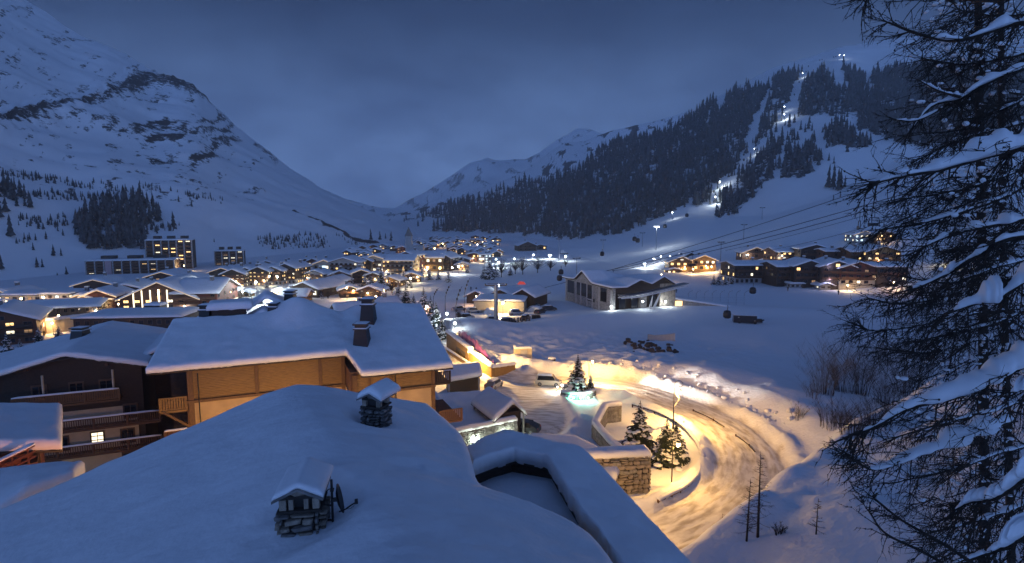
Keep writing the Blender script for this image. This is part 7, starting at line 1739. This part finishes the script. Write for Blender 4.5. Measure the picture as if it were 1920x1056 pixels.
# ------------------------------------------------------------------ the great larch at the right, boughs under heavy snow
bl = thing('larch_tree', (0, 0, 0), 'huge dark larch filling the right edge, its long boughs carrying thick snow', 'larch tree')
def bez(pts, n=16): return [Vector(p) for p in catmull(np.array(pts, float), max(2, n // (len(pts) - 1)))]
for pts, r0 in (([at(1848, 1400, 10), at(1846, 1000, 10.2), at(1843, 620, 10.5), at(1838, 300, 10.8), at(1834, 0, 11), at(1832, -300, 11)], .095), ([at(1905, 1400, 11.4), at(1895, 1000, 11.5), at(1884, 620, 11.5), at(1878, 200, 11.6), at(1874, -200, 11.6)], .085), ([at(1852, 330, 12), at(1840, 395, 12)], .07)):
    b = MB(); C = bez(pts, 24); b.tube(C, [r0 * (1 - .5 * i / len(C)) for i in range(len(C))], 9); b.build('trunk', 'bark', bl)
def twig_spray(b, P0, d_, L_, r, depth=2, rad=.010):
    n = 4; pts = [P0]; v = Vector(d_).normalized()
    for i in range(n):
        v = (v + Vector((r.uniform(-.28, .28), r.uniform(-.28, .28), r.uniform(-.22, .20)))).normalized(); pts.append(pts[-1] + v * L_ / n)
    b.tube(pts, [rad * (1 - .75 * i / n) for i in range(n + 1)], 4 if depth > 1 else 3, False)
    if depth:
        for q in range(r.randint(3, 5)):
            i = r.randint(1, n); d2 = Vector((r.uniform(-1, 1), r.uniform(-1, 1), r.uniform(-.9, .5))) + v * 1.1
            twig_spray(b, pts[i], d2, L_ * r.uniform(.28, .55), r, depth - 1, rad * .62)
        for q in range(3):           # knobbly short shoots
            p = pts[r.randint(1, n)]; b.ball((p.x, p.y, p.z), (rad * 1.35,) * 3, 4, 3)
def bough(pts, r0, seed, tw=26, tl=.8, pads=(), snow_w=.14, snow_h=.12, cover=(0, 1), down=.5):
    snow_w, snow_h, pads = snow_w * .86, snow_h * .86, [(a_, b_ * .85) for a_, b_ in pads]
    """pts: (px, py, Y) from the trunk out; pads: extra snow cushions (fraction, size)"""
    r = random.Random(seed); W = [at(*p) for p in pts]; C = bez(W, 24); n = len(C)
    b = MB(); b.tube(C, [r0 * (1 - .82 * i / n) + .006 for i in range(n)], 6)
    for k in range(int(tw * 1.35)):
        i = r.randint(2, n - 1); t_ = (C[min(i + 1, n - 1)] - C[i - 1]).normalized(); sgn = r.choice((-1, 1))
        d_ = t_ * r.uniform(.25, 1.0) + Vector((0, sgn * r.uniform(.2, .8), 0)) + Vector((0, 0, r.uniform(-1.0, .35) * down * 1.4))
        twig_spray(b, C[i], d_, tl * r.uniform(.5, 1.15) * (1.1 - .45 * i / n), r, 2, .006 + r0 * .07)
    for k in range(3): twig_spray(b, C[-1], (C[-1] - C[-3]) + Vector((r.uniform(-.1, .1), r.uniform(-.1, .1), r.uniform(-.06, .06))), tl * .5, r, 1, .008)
    o = b.build('bough', 'bark', bl)
    # snow: a lumpy cushion laid along the top
    i0, i1 = int(cover[0] * (n - 1)), int(cover[1] * (n - 1)); m_ = 4 * max(2, i1 - i0)
    if i1 - i0 > 1:
        s = MB(); vs, fs = [], []; k = 10
        for q in range(m_ + 1):
            f = i0 + (i1 - i0) * q / m_; a = int(min(f, n - 1.001)); P0 = C[a].lerp(C[min(a + 1, n - 1)], f - a); t_ = (C[min(a + 1, n - 1)] - C[max(a - 1, 0)]).normalized()
            sd = t_.cross(Vector((0, 0, 1))).normalized(); e = math.sin(math.pi * min(1, max(0, q / m_))) ** .45
            g = float(vnoise(f * .55 + seed, seed * 3.1, 5)) * 1.2 * 1.25 - .22 + .55 * float(vnoise(f * 1.3, seed * 1.7, 6)); g = max(.10, g); taper = 1.15 - .5 * f / n
            ww, hh = snow_w * g * e * taper, snow_h * g * e * taper
            for pf, ps in pads: ww += ps * .8 * math.exp(-((f / n - pf) / .09) ** 2) * e; hh += ps * math.exp(-((f / n - pf) / .09) ** 2) * e
            rr = r0 * (1 - .82 * f / n)
            for j in range(k):
                an_ = 2 * math.pi * j / k; c_, s_ = math.cos(an_), math.sin(an_)
                wob = 1 + .42 * (float(vnoise(f * .9 + seed, j * .45 + seed, 8)) - .5)
                vs.append(P0 + sd * (c_ * ww * wob) + Vector((0, 0, rr * .4 + (s_ * hh * wob if s_ > 0 else s_ * hh * .28) + hh * .12)))
        for q in range(m_):
            for j in range(k): fs.append((q * k + j, q * k + (j + 1) % k, (q + 1) * k + (j + 1) % k, (q + 1) * k + j))
        fs += [tuple(range(k)), tuple(range(m_ * k + k - 1, m_ * k - 1, -1))]
        s.add(vs, fs); link('snow', s.mesh('snow', 'roof_snow', True), o)
    return o
bough([(1960, 40, 7.0), (1900, 45, 7.2), (1800, 75, 7.4), (1730, 66, 7.6), (1665, 42, 7.8)], .035, 1, 22, .55, snow_w=.12, snow_h=.10, cover=(.05, .72), down=.9)
bough([(1960, -20, 7.5), (1860, 0, 7.5), (1760, -10, 7.6), (1660, -25, 7.8), (1620, 0, 7.9)], .03, 2, 26, .7, snow_w=.05, snow_h=.04, cover=(.1, .5), down=1.3)
bough([(1960, 115, 8.0), (1900, 135, 8.0), (1840, 160, 8.1), (1800, 185, 8.2), (1745, 200, 8.3), (1700, 255, 8.4)], .04, 3, 34, .7, snow_w=.12, snow_h=.10, cover=(.02, .97), down=.8)
bough([(1800, 182, 8.1), (1760, 170, 8.0), (1726, 152, 8.0)], .015, 4, 4, .3, snow_w=.05, snow_h=.04, cover=(.2, 1), down=.4)
bough([(1780, 195, 8.3), (1720, 225, 8.3), (1674, 224, 8.3)], .015, 5, 6, .35, snow_w=.05, snow_h=.04, cover=(.1, 1), down=.4)
bough([(1985, 262, 6.0), (1920, 275, 6.1), (1850, 292, 6.2), (1760, 318, 6.3), (1690, 330, 6.4), (1632, 345, 6.5)], .05, 6, 34, .62, ((.10, .10), (.30, .07)), .20, .17, (.0, .98), down=.9)
bough([(1950, 330, 8.5), (1880, 370, 8.6), (1800, 398, 8.7), (1720, 420, 8.8), (1655, 430, 8.9)], .035, 7, 40, .75, snow_w=.09, snow_h=.06, cover=(.1, .9), down=.8)
bough([(1960, 395, 6.6), (1900, 415, 6.7), (1830, 428, 6.8), (1770, 445, 6.9), (1720, 470, 7.0)], .035, 8, 26, .6, ((.25, .06),), .14, .11, (.0, .95))
bough([(1960, 440, 6.0), (1880, 450, 6.2), (1830, 480, 6.3), (1790, 505, 6.5), (1740, 530, 6.6), (1700, 545, 6.7)], .04, 9, 30, .6, ((.6, .03),), .12, .10, (.0, .97))
bough([(1940, 470, 9), (1860, 520, 9), (1770, 555, 9.2), (1690, 570, 9.4), (1630, 560, 9.5)], .03, 10, 44, .8, snow_w=.05, snow_h=.04, cover=(.1, .8), down=.7)
bough([(1980, 500, 5.2), (1925, 520, 5.3), (1870, 560, 5.4), (1820, 570, 5.5), (1770, 590, 5.6)], .04, 11, 18, .55, ((.12, .22), (.55, .16)), .18, .13, (.0, .95))
bough([(1900, 585, 9.5), (1800, 590, 9.5), (1720, 610, 9.6), (1640, 620, 9.8), (1610, 610, 9.8)], .03, 12, 44, .8, snow_w=.05, snow_h=.04, cover=(.1, .9), down=.6)
bough([(1900, 620, 10), (1820, 640, 10), (1740, 660, 10), (1660, 655, 10.2)], .03, 13, 40, .8, snow_w=.06, snow_h=.05, cover=(.1, .9), down=.5)
bough([(1985, 645, 5.4), (1920, 680, 5.5), (1850, 715, 5.6), (1780, 745, 5.7), (1700, 765, 5.9), (1640, 800, 6.1), (1598, 815, 6.3)], .05, 14, 34, .6, ((.16, .16), (.52, .13)), .19, .15, (.0, .93))
bough([(1985, 700, 4.8), (1930, 725, 4.9), (1895, 735, 5.0)], .03, 15, 6, .35, ((.5, .10),), .15, .13, (0, 1))
bough([(1900, 785, 6.8), (1840, 805, 6.8), (1770, 835, 6.8), (1710, 855, 6.9), (1640, 880, 7.0), (1600, 862, 7.1)], .04, 16, 34, .65, ((.35, .06),), .17, .12, (.0, .85), down=.7)
bough([(1985, 870, 4.6), (1930, 890, 4.8), (1870, 930, 5.0), (1820, 940, 5.2), (1790, 955, 5.3)], .04, 17, 20, .5, ((.25, .14), (.6, .08)), .17, .13, (.0, 1), down=.7)
bough([(1985, 985, 4.4), (1930, 1000, 4.6), (1870, 1030, 4.8), (1810, 1050, 5.0)], .045, 18, 14, .5, ((.5, .08),), .17, .13, (.0, 1), down=.6)
bough([(1830, 1060, 4.6), (1760, 1015, 4.9), (1690, 975, 5.2), (1640, 935, 5.4)], .010, 19, 9, .45, cover=(0, 0), down=.4)
bough([(1800, 1075, 4.6), (1730, 1035, 4.9), (1660, 1000, 5.2), (1630, 960, 5.4)], .009, 20, 8, .4, cover=(0, 0), down=.4)
for k_, pts_ in enumerate(([(1960, 90, 9), (1880, 110, 9), (1800, 120, 9.2), (1730, 110, 9.4)], [(1960, 220, 9.5), (1880, 240, 9.5), (1800, 262, 9.6), (1720, 300, 9.8)], [(1960, 300, 9), (1870, 335, 9), (1780, 360, 9), (1700, 372, 9.2)], [(1950, 480, 8), (1870, 500, 8), (1780, 530, 8.2), (1700, 520, 8.4)],
        [(1960, 560, 8), (1880, 600, 8), (1800, 622, 8.2), (1720, 640, 8.4)], [(1950, 740, 8.5), (1860, 770, 8.5), (1780, 790, 8.6), (1680, 820, 8.7)], [(1950, 830, 8), (1870, 850, 8), (1790, 880, 8), (1700, 900, 8.2)], [(1960, 930, 7), (1880, 960, 7), (1800, 985, 7.2), (1740, 1000, 7.3)], [(1960, 20, 9), (1880, 30, 9), (1800, 20, 9.2)], [(1960, 170, 8.6), (1890, 200, 8.6), (1820, 230, 8.8)], [(1960, 400, 8.8), (1880, 440, 8.8), (1800, 470, 9)])):
    bough(pts_, .022, 60 + k_, 46, .8, snow_w=.05, snow_h=.035, cover=(.05, .75), down=.9)
r = random.Random(8)                        # the tangle of fine twigs round the trunks
for k, (y0, y1, n) in enumerate(((-20, 260, 26), (300, 560, 44), (560, 820, 38), (820, 1056, 30))):
    b = MB()
    for q in range(n):
        px = 1845 + r.gauss(0, 38); py = r.uniform(y0, y1); P0 = Vector(at(px, py, r.uniform(8.5, 12)))
        twig_spray(b, P0, (r.uniform(-1.2, .7), r.uniform(-.6, .6), r.uniform(-.7, .1)), r.uniform(.7, 1.5), r, 3, .014)
    tag(b.build('twigs', 'twig', bl), kind='stuff')
    s = MB()
    for q in range(n * 6):
        px = 1830 + r.gauss(0, 55); py = r.uniform(y0, y1); P0 = at(px, py, r.uniform(8, 11)); s.ball(P0, (r.uniform(.02, .07), r.uniform(.02, .06), r.uniform(.015, .04)), 6, 4)
    tag(s.build('snow_clumps', 'roof_snow', bl, True), kind='stuff')

# ------------------------------------------------------------------ lifts on the right-hand slope
def cable(a, b_, sag, label, rad=.075):
    a, b_ = np.array(a), np.array(b_); t = None
    P = [a + (b_ - a) * u - np.array([0, 0, sag * 4 * u * (1 - u)]) for u in np.linspace(0, 1, 24)]
    m_ = MB(); m_.tube(P, rad, 4); o = m_.build('lift_cable', 'black_metal'); tag(o, label, 'cable', 'chairlift cables'); return P
K1 = cable(at(1000, 545, 200), at(1780, 300, 130), 1.5, 'uppermost chairlift cable crossing the open piste')
K2 = cable(at(1075, 520, 190), at(1790, 335, 118), 1.5, 'second chairlift cable, passing just above the restaurant', .08)
K3 = cable(at(1150, 508, 180), at(1800, 345, 92), 1.2, 'third chairlift cable, carrying the near chairs', .07)
K4 = cable(at(1360, 470, 170), at(1800, 350, 110), .8, 'short faint cable below the near chairs, the upper one', .045)
K5 = cable(at(1440, 470, 165), at(1800, 372, 105), .8, 'short faint cable below the near chairs, the lower one', .045)
def chair(p, label, s=1.0, rz=0.0):
    t = thing('chairlift_chair', p, label, 'chairlift chair', 'chairs on the lift', rz)
    b = MB(); b.box((0, 0, .05), (.7 * s, .25, .22)); b.tube([(0, 0, 0), (.05, 0, -1.2 * s), (0, 0, -1.9 * s)], .06, 5); b.build('hanger', 'black_metal', t)
    b = MB(); b.tube([(-1.3 * s, 0, -3.9 * s), (-1.2 * s, 0, -2.6 * s), (-1.0 * s, 0, -1.95 * s), (1.0 * s, 0, -1.95 * s), (1.2 * s, 0, -2.6 * s), (1.3 * s, 0, -3.9 * s)], .07, 5); b.build('frame', 'black_metal', t)
    b = MB(); b.box((0, -.1, -3.7 * s), (2.5 * s, .5, .10)); b.box((0, .2, -3.4 * s), (2.5 * s, .08, .5)); b.build('seat', 'black_metal', t)
def near_on(P, px):
    q = [proj(p)[0] for p in P]; k = int(np.argmin(np.abs(np.array(q) - px))); return P[k] if abs(q[k] - px) < 3 else np.array([np.interp(px, q, [p[i] for p in P]) for i in range(3)])
chair(near_on(K3, 1641), 'nearest lift chair, beside the larch bough tip', .85, .1)
chair(near_on(K3, 1613), 'lift chair seen end-on left of the nearest one', .8, 1.2)
chair(near_on(K2, 1134), 'left of the two chairs above the gondola station', 1.0, .4); chair(near_on(K3, 1152), 'right of the two chairs above the gondola station', 1.0, .4)
chair(near_on(K2, 1299), 'lift chair above the restaurant roof', 1.1, .5)
def pylon(p, h, label, arm=2.2, rad=.22, rz=0.0, name='lift_pylon', cat='lift pylon'):
    t = thing(name, p, label, cat, 'lift pylons', rz); b = MB(); b.tube([(0, 0, -.5), (0, 0, h)], [rad, rad * .7], 8); b.build('mast', 'grey_metal', t)
    b = MB(); b.box((0, 0, h - .2), (arm * 2, .25, .25)); b.box((0, 0, h + .25), (arm * 1.6, .12, .1)); b.build('crossarm', 'black_metal', t)
    b = MB()
    for sx in (-1, 1): b.box((sx * arm, 0, h + .05), (.25, 1.6, .3))
    b.build('sheave', 'black_metal', t)
for px, py, hp, lb in ((1081, 514, 30, 'lift pylon on the piste just above the gondola station'), (1048, 490, 42, 'thin lift pylon left of the piste floodlight'), (1130, 478, 28, 'small curved lift pylon on the open piste'), (1352, 490, 36, 'lift pylon beside the frosted tree'), (1396, 449, 28, 'lift pylon on the smooth slope, lower of two'), (1429, 412, 22, 'lift pylon on the smooth slope, upper of two'), (1203, 462, 26, 'lift pylon left of the tall floodlight mast'), (1006, 478, 16, 'short lift pylon by the lit piste')):
    p = gs_(px, py)
    pylon(p, hp * p[1] / F_PX, lb, 1.8, .2, .3)
p = gp(930, 614); pylon(p, 82 * p[1] / F_PX, 'big pale concrete lift pylon by the pavilion with a wide crossarm', 2.6, .55, .1)
def gondola(p, label, s=1.0):
    t = thing('gondola_cabin', p, label, 'gondola cabin', 'gondola cabins'); b = MB(); b.lathe((0, 0, -2.4 * s), [(.6 * s, 0), (.95 * s, .3 * s), (1.0 * s, 1.1 * s), (.8 * s, 1.8 * s), (.3 * s, 2.0 * s)], 9); b.build('cabin', 'black_metal', t, True)
    b = MB(); b.tube([(0, 0, -.5 * s), (.1, 0, .4 * s), (0, 0, .9 * s)], .07, 4); b.build('hanger', 'black_metal', t)
for px, py, Y, lb in ((1129, 474, 250, 'dark gondola cabin above the open piste'), (1052, 507, 215, 'dark gondola cabin left of the slope pylon, upper one'), (1049, 518, 200, 'dark gondola cabin left of the slope pylon, lower one'), (1190, 446, 330, 'left of two dark cabins near the forest edge'), (1196, 449, 330, 'right of two dark cabins near the forest edge'), (1247, 423, 380, 'dark cabin hanging near the forest foot'), (1364, 583, 140, 'dark object hanging on the bent fence behind the annex'), (1412, 540, 170, 'dark cabin at the end of the wires right of the annex'), (1288, 403, 420, 'cabin at the lift hut by the forest edge')):
    gondola(at(px, py - 4, Y), lb, 1.0 if Y < 300 else 1.3)
r = random.Random(5)
lift_line = [(1330, 372), (1346, 352), (1380, 318), (1412, 288), (1440, 250), (1468, 212), (1490, 175), (1503, 145), (1540, 112), (1572, 90)]
for k in range(26):
    u = (k + .5) / 26 * (len(lift_line) - 1); i = int(u); px = lift_line[i][0] + (lift_line[i + 1][0] - lift_line[i][0]) * (u - i); py = lift_line[i][1] + (lift_line[i + 1][1] - lift_line[i][1]) * (u - i)
    p = on_surface(RIGHT if py > 150 else RIGHT, px + (-4 if k % 2 else 4), py); d_ = p - np.array([0, 0, CAM_H]); p = p - d_ * .006 + np.array([0, 0, 6])
    b = MB(); b.ball((0, 0, 0), (1.1, 1.1, 1.4), 6, 4); o = b.build('gondola_cabin', 'black_metal', None, loc=p); tag(o, 'tiny dark cabin on the lift line climbing between the woods', 'gondola cabin', 'cabins climbing the mountain')
for k, (px, py, lb) in enumerate(((1346, 356, 'lowest bright piste lamp at the forest foot'), (1411, 290, 'second piste lamp up the lift line'), (1468, 212, 'third piste lamp up the lift line'), (1466, 226, 'lamp lighting the snow ledge below the third piste lamp'), (1503, 147, 'fourth piste lamp between the upper woods'), (1571, 97, 'fifth piste lamp on the bare dome'), (1580, 86, 'highest piste lamp on the bare dome'), (1338, 385, 'lamp on the lit snow patch at the forest foot'))):
    p = on_surface(RIGHT, px, py); p = p + np.array([0, -4, 7]); t = thing('piste_lamp', p, lb, 'piste lamp', 'piste lamps up the mountain'); b = MB(); b.ball((0, 0, 0), (.75, .75, .55), 7, 5); b.build('globe', 'bulb_cold', t); b = MB(); b.tube([(0, 0, -9), (0, 0, 0)], .2, 5); b.build('post', 'black_metal', t); point(t, (0, -.9, -1.2), (.85, .95, 1), 6000 if py > 330 or py == 226 else 1800, .5)
def mast_lamp(px, py, hp, label, watt, n=5, base=None):
    p = gs_(px, py) if base is None else base; h = hp * p[1] / F_PX; t = thing('floodlight_mast', p, label, 'floodlight mast'); b = MB(); b.tube([(0, 0, -.5), (0, 0, h)], [.22, .12], 7); b.build('mast', 'grey_metal', t)
    b = MB(); b.box((0, 0, h), (3.2, .3, .2)); b.build('crossarm', 'black_metal', t); b = MB()
    for k in range(n): b.ball(((k - (n - 1) / 2) * .75, -.1, h - .25), (.26, .2, .26), 7, 5)
    b.build('floodlight', 'bulb_cold', t); point(t, (0, -.6, h - .9), (.86, .95, 1), watt, .5); return t
mast_lamp(1229, 468, 44, 'tall floodlight mast standing on the open piste', 6000)
mast_lamp(1208, 504, 10, 'low floodlight shining like a star in front of the restaurant snow', 5200, 2)
mast_lamp(1031, 486, 8, 'floodlight at the end of the brightly lit piste', 5000, 3); mast_lamp(1260, 412, 14, 'small floodlight mast below the forest edge', 1800, 2)
for k, (px, py) in enumerate(((935, 492), (965, 485), (1000, 478), (1060, 482))): lamp_at(px, py, 3.0, (.84, .95, 1), 2600, 'bulb_cold', ('piste lamp beside the greenish glass building', 'piste lamp midway along the bright strip', 'piste lamp near the dark forest-edge chalet', 'piste lamp before the white snow groomer')[k], .3)
t = thing('snow_groomer', gs_(1056, 478), 'white snow groomer parked on the lit strip of piste', 'snow groomer'); t.location = tuple(np.array(t.location) + [0, 0, .6]); b = MB(); b.box((0, 0, 1.2), (5, 2.6, 1.0)); b.box((-1.2, 0, 2.3), (2.2, 2.3, 1.4)); b.build('body', 'white_paint', t); b = MB(); b.box((0, 1.5, .3), (5.4, .7, .9)); b.box((0, -1.5, .3), (5.4, .7, .9)); b.build('track', 'black_metal', t); b = MB(); b.box((3.1, 0, .5), (.3, 4, 1.0)); b.build('blade', 'grey_metal', t)
for k, (px, y0, y1) in enumerate(((836, 592, 533), (856, 628, 535), (872, 598, 520), (814, 580, 540))):
    p = gp(px, y0); h = (y0 - y1) * p[1] / F_PX; t = thing('bent_pole', p, ('first bent dark banner pole beside the spruces', 'nearest and tallest bent dark banner pole', 'bent dark banner pole with a lamp, behind the tallest one', 'short bent pole before the pink glow')[k], 'banner pole', 'bent poles by the white slope'); b = MB(); b.tube([(0, 0, -.3), (-.15, 0, h * .3), (-.1, 0, h * .6), (.5, 0, h * .85), (1.4, 0, h)], [.10, .09, .08, .07, .05], 5); b.build('pole', 'black_metal', t)
    b = MB()
    for q in range(3): b.ball((.2 + .35 * q, 0, h * (.74 + .09 * q)), (.22, .22, .35), 6, 4)
    b.build('speaker', 'black_metal', t)
for k, (px, py, lb) in enumerate(((883, 546, 'lone skier standing on the snow left of the pylon top'), (893, 547, 'second skier standing left of the pylon top'), (1268, 550, 'skier standing on the piste behind the gondola station'), (1085, 555, 'figure'), (1477, 546, 'walker on the smooth snow before the dark residences'), (1572, 553, 'walker alone on the smooth snow right of the purple tower'))):
    if lb == 'figure': continue
    p = gp(px, py); t = thing('person', p, lb, 'person'); b = MB()
    b.tube([(-.09, 0, 0), (-.10, 0, .45), (-.08, 0, .88)], [.07, .075, .11], 7); b.tube([(.11, .05, 0), (.11, 0, .45), (.08, 0, .88)], [.07, .075, .11], 7)
    b.tube([(0, 0, .84), (0, 0, 1.1), (0, 0, 1.42), (0, 0, 1.52)], [.17, .16, .22, .08], 9); b.tube([(0, 0, 1.5), (0, -.01, 1.6), (0, -.01, 1.72), (0, 0, 1.80)], [.06, .10, .105, .04], 8)
    b.tube([(-.2, 0, 1.42), (-.29, 0, 1.15), (-.25, -.12, .92)], [.07, .06, .045], 6); b.tube([(.2, 0, 1.42), (.29, 0, 1.15), (.25, -.12, .92)], [.07, .06, .045], 6); b.build('body', 'dark_paint', t, True)
#@@G
